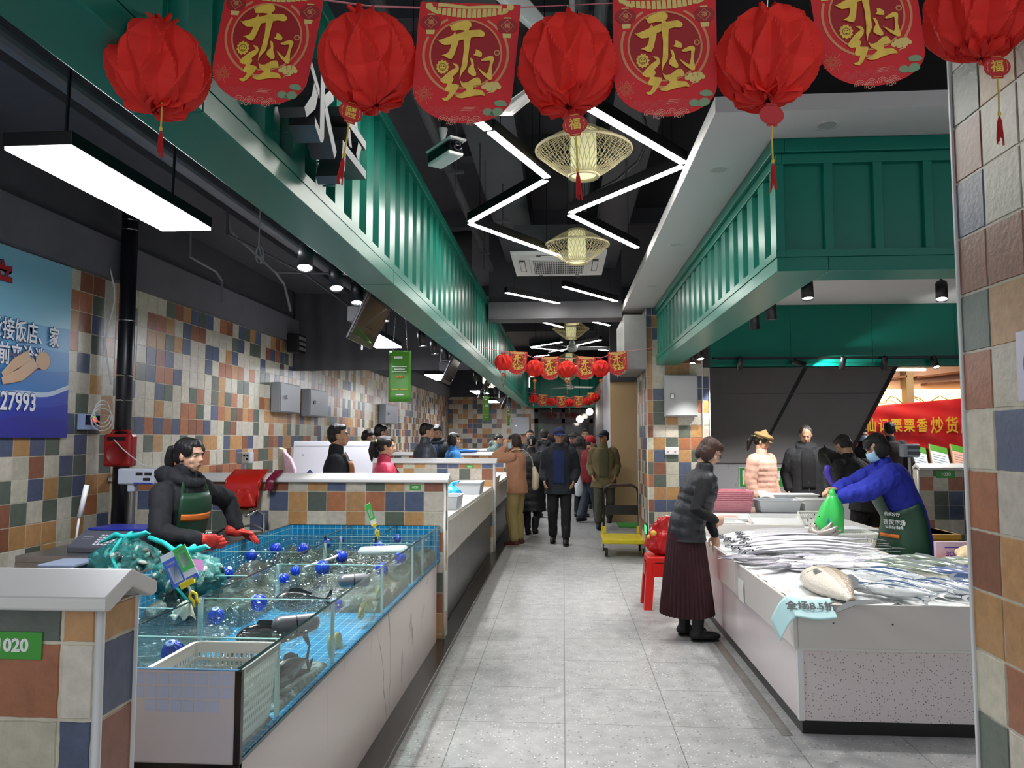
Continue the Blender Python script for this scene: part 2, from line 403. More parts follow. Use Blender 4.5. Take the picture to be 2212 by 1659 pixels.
g = G(); g.box(1.17, 1.24, 4.18, 9.65, 3.19, 3.268); g.box(1.2405, 5.2, 4.18, 4.25, 3.19, 3.268); g.box(1.195, 1.23, 4.2, 9.65, 3.13, 3.189); g.box(1.2305, 5.2, 4.2, 4.24, 3.13, 3.189)
g.build('top_moulding', M_GREEN, t, bevel=.005)
t = thing('fascia_beam', 'flat teal green beam across the rear of the fresh fish stall above the track lights', 'beam', (3.5, 9.65, 2.49), world=True)
g = G(); x = 1.86
while x < 5.9: g.box(x + .001, x + .999, 9.6, 9.72, 2.49, 3.27); x += 1.0
g.build('panel', M_GREEN, t, bevel=.003); G().box(1.86, 5.9, 9.585, 9.74, 2.49, 2.53).build('bottom_edge', M_GREEN, t)
t = thing('fascia_beam', 'distant teal green panelled beam above the dark glass doors', 'beam', (.2, 22.6, 2.5), world=True)
G().box(-1.0, 1.2, 22.62, 22.8, 2.5, 3.42).build('flat_panel', M_GREEN, t)
g = G(); x = -1.0
while x < 1.2: g.box(x, x + .05, 22.58, 22.62, 2.6, 3.36); x += .3
g.build('batten', M_GREEN, t)
G().box(-1.0, 1.2, 22.57, 22.64, 2.5, 2.6).build('lower_lip', M_GREEN, t)
# white suspended soffit over the right stall
g = G(); g.prism([(.79, 3.82), (6, 3.82), (6, 10.1), (.79, 10.1)], (0, 0, 3.27), (1, 0, 0), (0, 1, 0), (0, 0, .085)); struct('ceiling.001', g, mat('white_ceiling_board', 'd2d0d0', rough=.75))
def downlight(x, y, label):
    t = thing('downlight', label, 'ceiling light', (x, y, 3.27), group='recessed lights in the white soffit')
    G().lathe([(.047, -.001), (.06, -.004), (.062, 0)], n=28, cap=False).build('rim', M_WHITE, t, smooth=True)
    G().lathe([(.002, .0), (.048, -.0015)], n=28, cap=False).build('lens', mat('unlit_lens', 'b9b7b5', rough=.3), t)
for x, y, l in ((1.42, 4.02, 'round recessed downlight above the panelled corner of the green canopy'), (.98, 4.66, 'round recessed downlight just past the corner of the white soffit'),
                (.98, 6.5, 'round recessed downlight halfway along the white soffit'), (.98, 8.3, 'round recessed downlight at the far end of the white soffit')): downlight(x, y, l)
# ================= tiled columns
def column(label, x0, x1, y0, y1, z1, p, u0, v0, rows, rf, seed, wav=0):
    t = thing('tiled_column', label, 'column', ((x0 + x1) / 2, (y0 + y1) / 2, 0), world=True)
    g = G(); g.box(x0 + .004, x1, y0 + .004, y1 - .004, 0, z1, GROUT)
    tiles(g, (x0 + .003, y1, 0), (0, -1, 0), (0, 0, 1), (-1, 0, 0), y1 - y0, z1, p, u0, v0, rows, seed, wav)
    tiles(g, (x0, y0 + .003, 0), (1, 0, 0), (0, 0, 1), (0, -1, 0), x1 - x0, z1, p, rf[0], v0, rf[1], seed + 1, wav)
    tiles(g, (x1, y1 - .003, 0), (-1, 0, 0), (0, 0, 1), (0, 1, 0), x1 - x0, z1, p, 0, v0, None, seed + 2)
    g.build('tile_cladding', M_TILE, t, fixn=False)
    for a, b in ((x0, y1), (x0, y0)): G().cbox((a, b, z1 / 2), (.012, .014, z1)).build('corner_trim', M_TRIM, t, bevel=.003)
    return t
rows = [''] * 4 + ['R', 'GC', 'CT', 'OO', 'RO', 'TC', 'CB', 'TC', 'GO', 'RR', 'BC', 'RC', 'GO']
column('huge column of coloured square tiles with a no smoking notice', 1.13, 1.7, 1.45, 2.2, 4.5, .163, .144, .044, rows, (0, None), 31, wav=.0016)
rows = ['', '', '', '', '', 'RB', 'CO', 'TGC', 'GRC', 'OBGO', 'COGTT', '', 'TGOCC', 'OGTTT']
t = column('tiled column at the rear end of the fresh fish stall with a grey cabinet', 1.07, 1.77, 9.69, 10.9, 3.27, .157, .05, .03, None, (.075, rows), 41)
g = G(); tiles(g, (1.77, 9.76, 0), (1, 0, 0), (0, 0, 1), (0, -1, 0), .1, 2.5, v0=.03, seed=8); g.box(1.77, 1.87, 9.763, 10.3, 0, 2.5, GROUT); g.build('side_pier', M_TILE, t, fixn=False)
G().cbox((1.872, 9.757, 1.25), (.012, .012, 2.5)).build('corner_trim', M_TRIM, t)
G().cbox((1.772, 9.688, 1.63), (.012, .012, 3.27)).build('corner_trim', M_TRIM, t)
o = G().box(.78, 1.064, 9.6, 10.9, 2.47, 3.17).build('duct_casing', mat('grey_marble_board', '8b8a8a', rough=.5, var=.12, vs=5), None, bevel=.004); tag(o, 'grey stone boxed duct casing beside the top of the tiled column', 'duct casing')
# ================= stall partitions
def partition(label, num, xl, xr, y0, th=.13, rows=None, u0=0, seed=1, p=.157, wav=0, v0=.072, sidew=None, side_rows=None, zc=1.245, plate=None, white=False):
    t = thing('stall_partition', label, 'partition', ((xl + xr) / 2, y0 + th / 2, 0), world=True)
    g = G(); g.box(xl, xr - .004, y0 + .004, y0 + th - .004, 0, zc, GROUT)
    tiles(g, (xl, y0 + .003, 0), (1, 0, 0), (0, 0, 1), (0, -1, 0), xr - xl - .012, zc, p, u0, v0, rows, seed, wav)
    tiles(g, (xr - .003, y0, 0), (0, 1, 0), (0, 0, 1), (1, 0, 0), th, zc, p, 0, v0, side_rows, seed + 3, wav)
    tiles(g, (xl, y0 + th - .003, 0), (1, 0, 0), (0, 0, 1), (0, 1, 0), xr - xl, zc, p, 0, v0, None, seed + 5)
    g.build('tile_cladding', M_TILE, t, fixn=False)
    ov = .035; c = th / 2
    pf = [(-ov, zc), (-ov, zc + .026), (c, zc + .07), (th + ov, zc + .026), (th + ov, zc), (th + ov - .02, zc - .004), (c, zc + .032), (-ov + .02, zc - .004)]
    G().prism(pf, (xl, y0, 0), (0, 1, 0), (0, 0, 1), (xr - xl + .03, 0, 0)).build('coping', M_WHITE, t, bevel=.005)
    r = .0095
    G().tube([(xr - .002, y0 + .002, 0), (xr - .002, y0 + .002, zc)], .0095, n=14).build('corner_trim', M_TRIM, t, smooth=True)
    G().tube([(xr, y0 + th, 0), (xr, y0 + th, zc)], .006, n=10).build('corner_trim', M_TRIM, t, smooth=True)
    if num:
        px, pz, w_, h_ = plate
        pl = G().cbox((px, y0 - .002, pz), (w_, .004, h_)).build('number_plate', mat('sign_green', '3f9e35', rough=.4), t, bevel=.001)
        text('number', num, h_ * .66, M_WHT, pl, (px, y0 - .0048, pz), bold=.0012 if h_ > .05 else .0006).location = (px, y0 - .0048, pz)
    return t
r10 = [''] * 6 + ['.' * 9 + 'CB', '.' * 9 + 'TC', '.' * 9 + 'GO']
partition('tiled half wall with white coping and green number 1020 plate', '1020', -2.62, -.965, 1.535, rows=r10, seed=21, wav=.0017, side_rows=[''] * 6 + ['R', 'B', 'O'], plate=(-1.155, 1.165, .13, .056))
r21 = [''] * 5 + ['......GTCCBOTGCOCT', '......GCBCOCCOCGOC'.replace('GOC', 'GOC'), '......BOCBOGTOTBBC', '......RTORCOBCGOCR']
partition('tiled half wall numbered 1021 at the far end of the fish tank', '1021', -3.69, -.935, 5.92, rows=r21, u0=.076, seed=22, plate=(-1.172, 1.205, .088, .042))
partition('tiled half wall numbered 1022 behind the white tiled counter', '1022', -3.69, -.95, 10.36, seed=23, u0=.05, plate=(-1.3, 1.2, .095, .046))
partition('tiled half wall behind the woman in the brown fleece jacket', None, -3.69, -.95, 14.8, seed=24)
partition('tiled half wall furthest down the row near the end wall', None, -3.69, -.95, 19.2, seed=25)
t = partition('tiled half wall numbered 1030 behind the fish vendor', '1030', 3.9, 7.2, 8.6, seed=26, rows=[''] * 4 + ['TCC', 'CGB', 'CGB', 'TCT', 'CGC'], plate=(4.19, 1.195, .2, .08))
G().tube([(3.9, 8.6, 0), (3.9, 8.6, 1.245)], .014, n=12).build('corner_trim', M_TRIM, t, smooth=True)
# grey smoke curtain and cross beam
g = G(); g.grid(lambda u, v: V((-3.7 + 2.47 * u, 10 + .012 * math.sin(u * 23) + .01 * math.sin(u * 61 + v * 3), 2.51 + 1.9 * v)), 60, 8)
o = g.build('smoke_curtain', mat('grey_curtain_cloth', '4a4a4e', rough=.85, var=.12, vs=3, bump=.25, bs=6), None, smooth=True, solid=.01); tag(o, 'grey fabric smoke curtain hanging across the stalls above the half walls', 'curtain')
g = G(); g.box(-1.0, .79, 9.95, 10.3, 3.2, 3.42); g.box(-1.0, .79, 9.93, 10.32, 3.185, 3.2); o = g.build('cross_duct', M_GREY, None, bevel=.01); tag(o, 'grey air duct crossing the aisle below the dark ceiling', 'duct')
G().box(-1.0, .79, 10.05, 10.25, 3.42, 4.495).build('upper_panel', M_DARK, o)
# ================= dark ceiling services
def bar_obj(name, label, cat, g, m, group=None): o = g.build(name, m, None, bevel=0); tag(o, label, cat, group); return o
bar_obj('air_duct', 'wide black air duct running lengthwise over the aisle beside the green beam', 'duct', G().box(-.75, -.35, 3.2, 9.9, 3.95, 4.3), M_DUCT)
bar_obj('air_duct', 'black air duct running lengthwise over the aisle beside the white soffit', 'duct', G().box(.35, .7, 3, 9.9, 3.85, 4.25), M_DUCT)
bar_obj('air_duct', 'dark boxed duct high over the tank stall above the grey band', 'duct', G().box(-3.6, -2.9, 1, 9.9, 3.55, 3.9), M_DUCT)
for k, (x, z, r, c, l) in enumerate(((-2.45, 3.35, .045, mat('grey_pipe_paint', '74767f', rough=.5), 'dark grey sprinkler pipe with a red band over the tank stall'), (.1, 3.9, .05, M_DUCT, 'black pipe running along the ceiling over the middle of the aisle'),
                     (.2, 3.75, .035, M_DUCT, 'thin black pipe running along the ceiling next to the thicker pipe'), (-.95, 3.85, .04, M_DUCT, 'black pipe along the top of the ribbed green beam'))):
    g = G().tube([(x, .5, z), (x, 9.9, z)], r, n=12); o = bar_obj('ceiling_pipe', l, 'pipe', g, c)
    if k == 0:
        G().tube([(x, 2.6, z), (x, 2.68, z)], r + .002, n=12).build('red_band', M_RED, o)
        for yy in (2.9, 4.3, 5.7, 7.1): G().tube([(x, yy, z), (x, yy, 4.5)], .012, n=6).build('hanger', M_DUCT, o)
for k in range(9):
    y = 2.2 + k * 2.4 if k < 8 else 22
    o = bar_obj('ceiling_joist', 'black steel joist under the dark ceiling', 'joist', G().box(-3.6 if k % 2 else -1.0, .8 if k % 3 else 5, y, y + .16, 4.3, 4.5), M_DUCT, 'steel joists under the ceiling')
for x, y, l in ((-.62, 3.6, 'thin'), (-.8, 5.5, ''), (-.55, 6.8, ''), (.45, 5.2, ''), (-.85, 8, ''), (.3, 8.7, '')):
    g = G().tube([(x, y, 3.95 if x < 0 else 3.85), (x, y, 4.5)], .008, n=6)
    g = G(); g.tube([(x, y, 3.42), (x, y, 4.5)], .007, n=6); g.cbox((x, y, 3.6), (.12, .03, .02)); bar_obj('threaded_hanger', 'thin black threaded hanger rod under the dark ceiling', 'hanger rod', g, M_DUCT, 'hanger rods under the ceiling')
g = G(); g.tube([(-2.8, 6.0, 3.3), (-2.6, 7.3, 3.25), (-2.3, 8.4, 3.0), (-2.3, 8.4, 2.6)], .012); g.tube([(-2.8, 6.0, 3.3), (-2.8, 6.0, 4.49)], .012)
bar_obj('cable_conduit', 'thin grey conduit bent under the dark ceiling before the smoke curtain', 'conduit', g, M_DUCT)
mcd = mat('pale_conduit', '6f6f74', rough=.5)
g = G(); g.tube([(-3.3, 6.35, 3.54), (-3.3, 6.35, 3.2), (-3.3, 6.85, 3.18), (-3.3, 6.98, 3.12), (-3.3, 7.0, 2.9)], .012); bar_obj('cable_conduit', 'short bent grey conduit above the tiled wall behind the pipe', 'conduit', g, mcd)
g = G(); g.tube([(-2.9, 6.2, 3.54), (-2.9, 6.3, 3.4), (-2.9, 7.3, 3.27), (-2.9, 7.55, 3.2), (-2.9, 7.75, 2.95)], .014); g.tube([(-2.9, 7.3, 3.27), (-2.0, 7.4, 3.25)], .012); bar_obj('cable_conduit', 'forked grey conduit below the black boxed duct beside the dangling coil', 'conduit', g, mcd)
t = thing('wall_speaker', 'black box speaker with grey slats on the band beam before the smoke curtain', 'speaker', (-3.62, 9.7, 2.72)); G().box(0, .16, -.14, .14, 0, .24).build('case', M_BLACK, t, bevel=.01)
for k in range(3): G().box(.16, .168, -.12, .12, .03 + k * .07, .07 + k * .07).build('slat', M_GREY, t)
g = G(); g.tube([(-2.35, 5.6, 3.5), (-2.36, 5.6, 3.1), (-2.33, 5.62, 2.95)], .006); g.tube([(-2.35 + .03 * math.cos(a * .7), 5.6, 3.02 + .07 * math.sin(a * .7)) for a in range(10)], .007)
bar_obj('cable_coil', 'small pale coil of cable dangling over the tank stall', 'cable', g, mat('pale_cable', '9a9a98', rough=.6))
g = G(); g.tube([(.35 + .25 * math.sin(k * .7), 4.4 + k * .35, 3.8 - .18 * math.sin(k * PI / 8)) for k in range(9)], .012); bar_obj('ceiling_cable', 'black cable looping under the ceiling beside the white soffit', 'cable', g, M_BLACK)
# ================= lamps
M_PANEL = mat('panel_diffuser', 'ffffff', em=46, emc='f4f6ff')
M_BAR = mat('bar_diffuser', 'ffffff', em=38, emc='fffdf6')
def led_panel(loc, lx, ly, label, rz=0):
    t = thing('panel_light', label, 'ceiling light', loc, rz)
    G().box(-lx / 2, lx / 2, -ly / 2, ly / 2, .012, .07).build('housing', M_BLACK, t, bevel=.003)
    G().box(-lx / 2 + .006, lx / 2 - .006, -ly / 2 + .006, ly / 2 - .006, 0, .012).build('diffuser', M_PANEL, t)
    for s in (-1, 1): G().tube([(0, s * ly * .36, .07), (.01, s * ly * .36, .5), (0, s * ly * .36, 1.88)], .008, n=6).build('hanging_cord', M_BLACK, t)
    return t
led_panel((-2.09, 3.38, 2.75), .29, 1.2, 'big glowing white panel lamp hanging over the near fish tank')
led_panel((-2.1, 8.3, 2.68), .32, 1.2, 'glowing panel lamp partly behind the tilted screen before the smoke curtain')
led_panel((-2.2, 13.2, 2.66), .32, 1.2, 'glowing panel lamp beyond the smoke curtain above the blue jacketed woman')
led_panel((-1.9, 17.0, 2.62), .32, 1.2, 'small distant panel lamp over the far half walls')
led_panel((-2.0, 21.0, 2.6), .32, 1.2, 'most distant panel lamp close to the tiled end wall')
led_panel((6.5, 12.8, 2.88), .3, 1.2, 'added unseen panel lamp over the nut shop counter behind the rear green beam')  # unseen lamp added to brighten the slanted price boards
def led_bar(a, b, label, z=3.35):
    a, b = V((*a, z)), V((*b, z)); d = b - a; L = d.length; t = thing('linear_lamp', label, 'linear light', tuple((a + b) / 2), math.atan2(d.y, d.x), 'zigzag linear lamps over the aisle')
    G().box(-L / 2, L / 2, -.028, .028, .006, .075).build('housing', M_BLACK, t)
    G().box(-L / 2 + .004, L / 2 - .004, -.024, .024, 0, .006).build('diffuser', M_BAR, t)
    for s in (-1, 1): G().tube([(s * L * .35, 0, .075), (s * L * .35, 0, 1.14)], .003, n=5).build('hanging_wire', M_BLACK, t)
for a, b, l in (((-.76, 3.3), (-.42, 4.155), 'glowing bar lamp emerging from behind the second banner'), ((-.41, 4.18), (-.1, 4.97), 'glowing bar lamp pointing down to the right beside the security camera'),
                ((-.115, 5.02), (-.75, 5.97), 'glowing bar lamp forming the middle stroke of the zigzag beside the green beam'), ((-.76, 6.02), (-.04, 7.15), 'glowing bar lamp forming the lowest stroke of the zigzag beside the green beam'),
                ((-.12, 3.55), (.12, 3.88), 'short glowing bar lamp behind the red paper ball over the aisle'), ((.14, 3.9), (.78, 4.76), 'glowing bar lamp running from the big bamboo lantern to the white soffit'),
                ((.78, 4.81), (.065, 5.78), 'glowing bar lamp forming the middle stroke of the zigzag next to the white soffit'), ((.06, 5.83), (.69, 6.91), 'glowing bar lamp ending above the small bamboo lantern next to the white soffit'),
                ((-.687, 8.98), (-.052, 9.75), 'lone bar lamp below the air conditioner next to the green beam'), ((.009, 8.66), (.695, 9.66), 'lone bar lamp below the air conditioner next to the white soffit'),
                ((-.43, 10.6), (-.62, 10.75), 'short bar lamp stub just past the grey cross duct'), ((-.62, 10.78), (-.0, 11.9), 'bar lamp just past the grey cross duct on the green beam side'),
                ((.42, 10.6), (.17, 10.85), 'short bar lamp just past the grey cross duct on the column side'), ((.21, 11.0), (.73, 11.75), 'bar lamp just past the grey cross duct on the column side'),
                ((-.02, 13.75), (-.62, 14.5), 'bar lamp in the second zigzag on the green beam side'), ((-.62, 14.55), (.0, 15.2), 'lower bar lamp of the second zigzag on the green beam side'),
                ((.68, 13.5), (.2, 14.4), 'bar lamp in the second zigzag next to the beige board'), ((.2, 14.45), (.9, 15.2), 'lower bar lamp of the second zigzag next to the beige board'),
                ((-.6, 16.2), (-.3, 15.9), 'faraway bar lamp above the second garland on the green beam side'), ((.6, 17.8), (.1, 18.8), 'faraway bar lamp above the second garland next to the pale wall'),
                ((-.7, 20.2), (.1, 19.6), 'faraway bar lamp close to the end of the aisle')): led_bar(a, b, l)
def spot(loc, aim, label, power=60, cone=75, r=.042, L=.15, stem=None, lit=True):
    """track spotlight: can, lens, stem and its own lamp"""
    loc, aim = V(loc), V(aim); d = (aim - loc).normalized(); t = thing('track_spotlight', label, 'spotlight', tuple(loc), 0, 'black track spotlights')
    q = d.to_track_quat('-Z', 'Y').to_matrix().to_4x4()
    g = G(); g.lathe([(r * .93, -L / 2 + .004), (r, -L / 2), (r, L / 2 - .01), (r * .9, L / 2)], n=24, M=q, cap=False); g.lathe([(.001, L / 2), (r * .9, L / 2)], n=24, M=q, cap=False); g.build('can', mat('spot_black', '151517', rough=.35), t, smooth=True)
    G().lathe([(.001, -L / 2 + .012), (r * .93, -L / 2 + .012)], n=24, M=q, cap=False).build('lens', M_LAMP if lit else mat('dark_lens', '30302f', rough=.2), t)
    top = (stem if stem else .11); a = q @ V((0, 0, L * .2))
    G().tube([a, V((a.x, a.y, a.z + top))], .011, n=8).build('stem', M_BLACK, t)
    if lit and power:
        ld = bpy.data.lights.new('spot_lamp', 'SPOT'); ld.energy = power; ld.spot_size = R(cone); ld.spot_blend = .35; ld.shadow_soft_size = .03; ld.color = (1, .985, .96)
        lo = bpy.data.objects.new('spot_lamp', ld); COL.objects.link(lo); lo.parent = t; lo.location = d * (L / 2 + .01); lo.rotation_euler = d.to_track_quat('-Z', 'Y').to_euler()
    return t
for k, (y, ax, ay, pw, l) in enumerate(((3.95, -1.2, 3.2, 85, 'lit black spotlight under the green beam, first in the row over the fish tank'), (4.5, -1.1, 3.9, 85, 'lit black spotlight under the green beam, second in the row over the fish tank'),
        (4.98, -1.25, 4.5, 70, 'black spotlight half hidden behind the tilted screen'), (5.75, -1.3, 5.6, 60, 'black spotlight just beyond the tilted screen above the green hanging sign'),
        (7.35, -1.2, 7.3, 75, 'black spotlight after the green hanging sign, first of four in a close row'), (8.05, -1.2, 8.0, 75, 'black spotlight after the green hanging sign, second of four in a close row'),
        (8.75, -1.2, 8.7, 75, 'black spotlight after the green hanging sign, third of four in a close row'), (9.3, -1.2, 9.3, 75, 'black spotlight after the green hanging sign, last of four in a close row'),
        (12.0, -1.3, 12, 80, 'distant black spotlight past the smoke curtain'), (15.5, -1.3, 15.5, 80, 'distant black spotlight by the far screens'), (19.5, -1.3, 19.5, 80, 'most distant black spotlight under the green beam'))):
    spot((-1.4, y, 2.58), (ax, ay, .8), l, pw)
for x, y, z, aim, pw, l in ((1.75, 5.45, 2.66, (1.7, 5.1, .7), 46, 'lit black spotlight below the canopy corner above the ribbon fish'), (1.6, 5.85, 2.58, (1.7, 6.0, .7), 46, 'black spotlight next to the lit one below the canopy'),
        (1.6, 6.35, 2.58, (1.9, 6.9, .7), 46, 'tilted black spotlight third along the canopy inner edge'), (1.6, 8.9, 2.58, (1.8, 8.2, .7), 90, 'black spotlight near the end of the canopy by the tiled column'), (1.6, 9.35, 2.58, (1.4, 8.9, 0), 60, 'black spotlight at the very end of the canopy by the tiled column'),
        (2.9, 5.9, 2.72, (2.6, 5.3, .7), 46, 'black spotlight near the huge tiled column under the canopy ceiling'),
        (1.8, 4.72, 2.7, (1.75, 4.6, .7), 46, 'black spotlight behind the canopy above the big silver fish'), (2.5, 4.72, 2.7, (2.35, 4.6, .7), 46, 'black spotlight behind the canopy above the blue mackerel')):
    spot((x, y, z), aim, l, pw, 82, stem=3.27 - z - .02 if z > 2.6 else .1)
for x, bx, y0, y1, l in ((-1.4, -1.22, 3.7, 9.6, 'black lighting track on the inner side of the long ribbed beam'), (-1.4, -1.22, 11.5, 20, 'far black lighting track on the long ribbed beam past the smoke curtain'), (1.6, 1.475, 5.2, 9.55, 'black lighting track on the inner side of the canopy beam')):
    t = thing('lamp_track', l, 'track', (x, (y0 + y1) / 2, 2.7), world=True); G().box(x - .018, x + .018, y0, y1, 2.685, 2.71).build('rail', M_BLACK, t)
    y = y0 + .2
    while y < y1: G().box(min(x, bx), max(x, bx), y, y + .03, 2.71, 2.72).build('bracket', M_BLACK, t); y += 1.8
t = thing('lamp_track', 'black lighting track along the bottom of the rear green beam', 'track', (3.4, 9.54, 2.58), world=True)
G().box(1.95, 4.95, 9.52, 9.56, 2.575, 2.605).build('rail', M_BLACK, t); G().tube([(1.95, 9.54, 2.59), (1.9, 9.54, 2.59), (1.88, 9.56, 2.6)], .012).build('end_feed', M_BLACK, t)
for x, aim, l in ((2.2, (2.2, 10.4, 0), 'first black spotlight on the rear track from the tiled column'), (2.92, (4, 9.3, 2.2), 'black spotlight tilted sideways on the rear track'), (3.45, (3.3, 10.6, 0), 'black spotlight with a bright rim in the middle of the rear track'),
                  (3.95, (3.95, 10.4, 0), 'fourth black spotlight on the rear track from the tiled column'), (4.55, (4.55, 8.2, .5), 'last black spotlight on the rear track by the huge column')):
    spot((x, 9.49, 2.52), aim, l, 80, 100, r=.036, L=.16, stem=.06)
# ================= bamboo lanterns
def bamboo(y, label, x=.135, z=3.4, proto=[None]):
    if proto[0]: return dup(proto[0], label, (x, y, z))
    t = thing('bamboo_lantern', label, 'hanging lamp', (x, y, z), 0, 'woven bamboo lanterns over the aisle'); mb = mat('pale_bamboo', 'cfc19a', rough=.55)
    g = G(); n = 44
    for k in range(n):
        a = 2 * PI * k / n
        for s, da in ((-1, .28), (-1, -.28), (1, .28), (1, -.28)):
            z1, r1 = (-.165, .092) if s < 0 else (.135, .085); q = []
            for i in range(5):
                u = i / 4; rr = .3 + (r1 - .3) * u + .02 * math.sin(PI * u); aa = a + da * u; q.append((rr * math.cos(aa), rr * math.sin(aa), z1 * u ** 1.1))
            g.tube(q, .0021, n=4)
    g.build('bamboo_ribs', mb, t)
    def ring(r, z, th, nm):
        g = G(); m = 48; rr = []
        for i in range(m + 1):
            a = 2 * PI * i / m; rr.append([V(((r + th * math.cos(b)) * math.cos(a), (r + th * math.cos(b)) * math.sin(a), z + th * 1.4 * math.sin(b))) for b in [2 * PI * j / 8 for j in range(8)]])
        g.rings(rr, cap=False); g.build(nm, mb, t, smooth=True)
    ring(.3, 0, .007, 'outer_hoop'); ring(.092, -.165, .008, 'bottom_hoop'); ring(.085, .135, .007, 'top_hoop')
    g = G(); g.lathe([(.078, -.16), (.082, 0), (.078, .14)], n=32, cap=False); g.build('paper_shade', mat('lit_paper_shade', 'c9c79a', rough=.7, em=.45, emc='dcd9a4'), t, smooth=True, solid=.002)
    G().lathe([(.001, -.158), (.077, -.158)], n=24, cap=False).build('shade_base', mat('lit_shade_base', 'd8d8b0', em=.75, emc='e6e4bb'), t)
    G().tube([(0, 0, .14), (0, 0, 1.11)], .004, n=6).build('hanging_wire', M_BLACK, t)
    proto[0] = t
    return t
for y, l in ((4.62, 'largest woven bamboo lantern, under the middle red paper ball'), (6.95, 'woven bamboo lantern just before the air conditioner'), (10.75, 'woven bamboo lantern just past the air conditioner and the lone bar lamps'),
             (12.4, 'woven bamboo lantern right above the white ceiling fan'), (17.2, 'woven bamboo lantern above the second row of red balls'), (20.2, 'small woven bamboo lantern half behind the second row of banners'), (21.6, 'most distant woven bamboo lantern beside the far fan')): bamboo(y, l)
# ================= ceiling fans
def fan(loc, a0, label, L=.68):
    t = thing('ceiling_fan', label, 'ceiling fan', loc, R(a0)); mw = mat('white_fan_enamel', 'd6d7d6', rough=.3)
    G().lathe([(.001, -.06), (.07, -.05), (.1, -.01), (.1, .05), (.05, .08), (.03, .1)], n=28).build('motor', mw, t, smooth=True)
    G().tube([(0, 0, .1), (0, 0, .9)], .014, n=10).build('down_rod', mw, t); G().lathe([(.03, .18), (.055, .1), (.03, .1)], n=18).build('rod_cover', mw, t, smooth=True)
    for k in range(3):
        a = 2 * PI * k / 3; g = G(); M = Mx.Rotation(a, 4, 'Z')
        def f(u, v): w_ = .055 + .02 * u; return M @ V((.1 + (L - .1) * u, (v - .5) * 2 * w_, .012 - .05 * (v - .5) * (1 - .3 * u)))
        g.grid(f, 10, 3); g.build('blade', mw, t, smooth=True, solid=.006)
    return t
fan((.05, 3.35, 3.32), 124, 'white ceiling fan mostly behind the middle red paper ball')
fan((.17, 13.7, 3.22), 5, 'white ceiling fan under the bamboo lanterns halfway down the aisle')
fan((.2, 21.0, 3.0), 20, 'most distant white ceiling fan before the far green beam')
# ================= air conditioner cassette, camera, screens, signs
t = thing('air_conditioner', 'white ceiling cassette air conditioner over the middle of the aisle', 'air conditioner', (-.04, 7.78, 3.4)); mw = mat('aircon_white', 'd9dad8', rough=.35)
g = G(); g.rings([[V((s * x, u * y, z)) for s, u in ((-1, -1), (1, -1), (1, 1), (-1, 1))] for x, y, z in ((.475, .53, .03), (.475, .53, .008), (.44, .49, 0), (.3, .36, 0), (.29, .35, -.02))]); g.build('panel', mw, t, bevel=.004)
G().box(-.44, .44, -.48, .48, .03, .3).build('body', M_DUCT, t)
dk = mat('vent_dark', '3a3b3c', rough=.6)
for (x, y, sx, sy) in ((-.375, 0, .03, .26), (.375, 0, .03, .26), (0, -.43, .22, .03), (0, .43, .22, .03)):
    l = G().box(x - sx, x + sx, y - sy, y + sy, -.004, .001).build('air_outlet', dk, t); G().box(x - sx * .8, x + sx * .8, y - sy * .8, y + sy * .8, -.012, -.004).build('louvre', mw, l, bevel=.003)
gr = G().box(-.26, .26, -.3, .3, -.022, -.019).build('intake_grille', dk, t); g = G()
for i in range(22): x = -.25 + i * .5 / 21; g.box(x - .0035, x + .0035, -.29, .29, -.027, -.022)
for j in range(7): y = -.29 + j * .58 / 6; g.box(-.255, .255, y - .006, y + .006, -.028, -.021)
g.build('grille_bars', mw, gr)
t = thing('security_camera', 'black and white box security camera hanging beside the green beam', 'camera', (-.72, 4.45, 3.34), R(38))
G().box(-.05, .05, -.15, .13, -.05, .035).build('body', mat('cctv_black', '16171b', rough=.15), t, bevel=.015)
G().box(-.058, .058, -.175, .14, .03, .045).build('sunshade', M_WPL, t, bevel=.008); G().box(-.052, .052, -.15, .13, -.056, -.03).build('lower_shell', M_WPL, t, bevel=.012)
ln = G().lathe([(.03, 0), (.032, .012), (.02, .014), (.018, .006), (.001, .005)], n=20, M=Mx.Rotation(R(90), 4, 'X')).build('lens', mat('lens_glass', '0a0a12', rough=.05), t, smooth=True, loc=(0, -.152, -.006))
G().tube([(0, .02, .045), (0, .02, .1), (0, .02, .16)], [.014, .016, .03], n=12).build('mount', M_WPL, t, smooth=True); G().tube([(0, .02, .16), (0, .02, 1.1)], .012).build('drop_pole', M_BLACK, t)
def screen(y, label, proto=[None]):
    if proto[0]: return dup(proto[0], label, (-1.34, y, 2.44))
    t = thing('display_screen', label, 'screen', (-1.34, y, 2.44), 0, 'tilted screens under the green beam'); M = Mx.Rotation(R(24), 4, 'Y')
    G().cbox((0, 0, 0), (.022, .62, .41)).build('casing', mat('screen_casing', '17171a', rough=.3), t, bevel=.006, rot=(0, R(25), 0))
    fr = G(); fr.box(.0112, .014, -.305, .305, -.2, -.165); fr.box(.0112, .014, -.305, .305, .175, .2); fr.box(.0112, .014, -.305, -.275, -.2, .2); fr.box(.0112, .014, .275, .305, -.2, .2); fr.build('bezel', mat('brown_bezel', '4c3a33', rough=.35), t, rot=(0, R(25), 0))
    G().box(.0112, .0125, -.275, .275, -.165, .175).build('screen_glass', mat('screen_off_glass', '3a3229', rough=.08, spec=.7), t, rot=(0, R(25), 0))
    g = G(); g.cbox((-.11, 0, .02), (.09, .12, .1)); g.cbox((-.05, 0, 0), (.06, .2, .16)); g.build('tilt_bracket', M_BLACK, t)
    G().tube([(-.13, 0, .05), (-.13, 0, .9)], .022, n=12).build('pole', M_BLACK, t)
    proto[0] = t
    return t
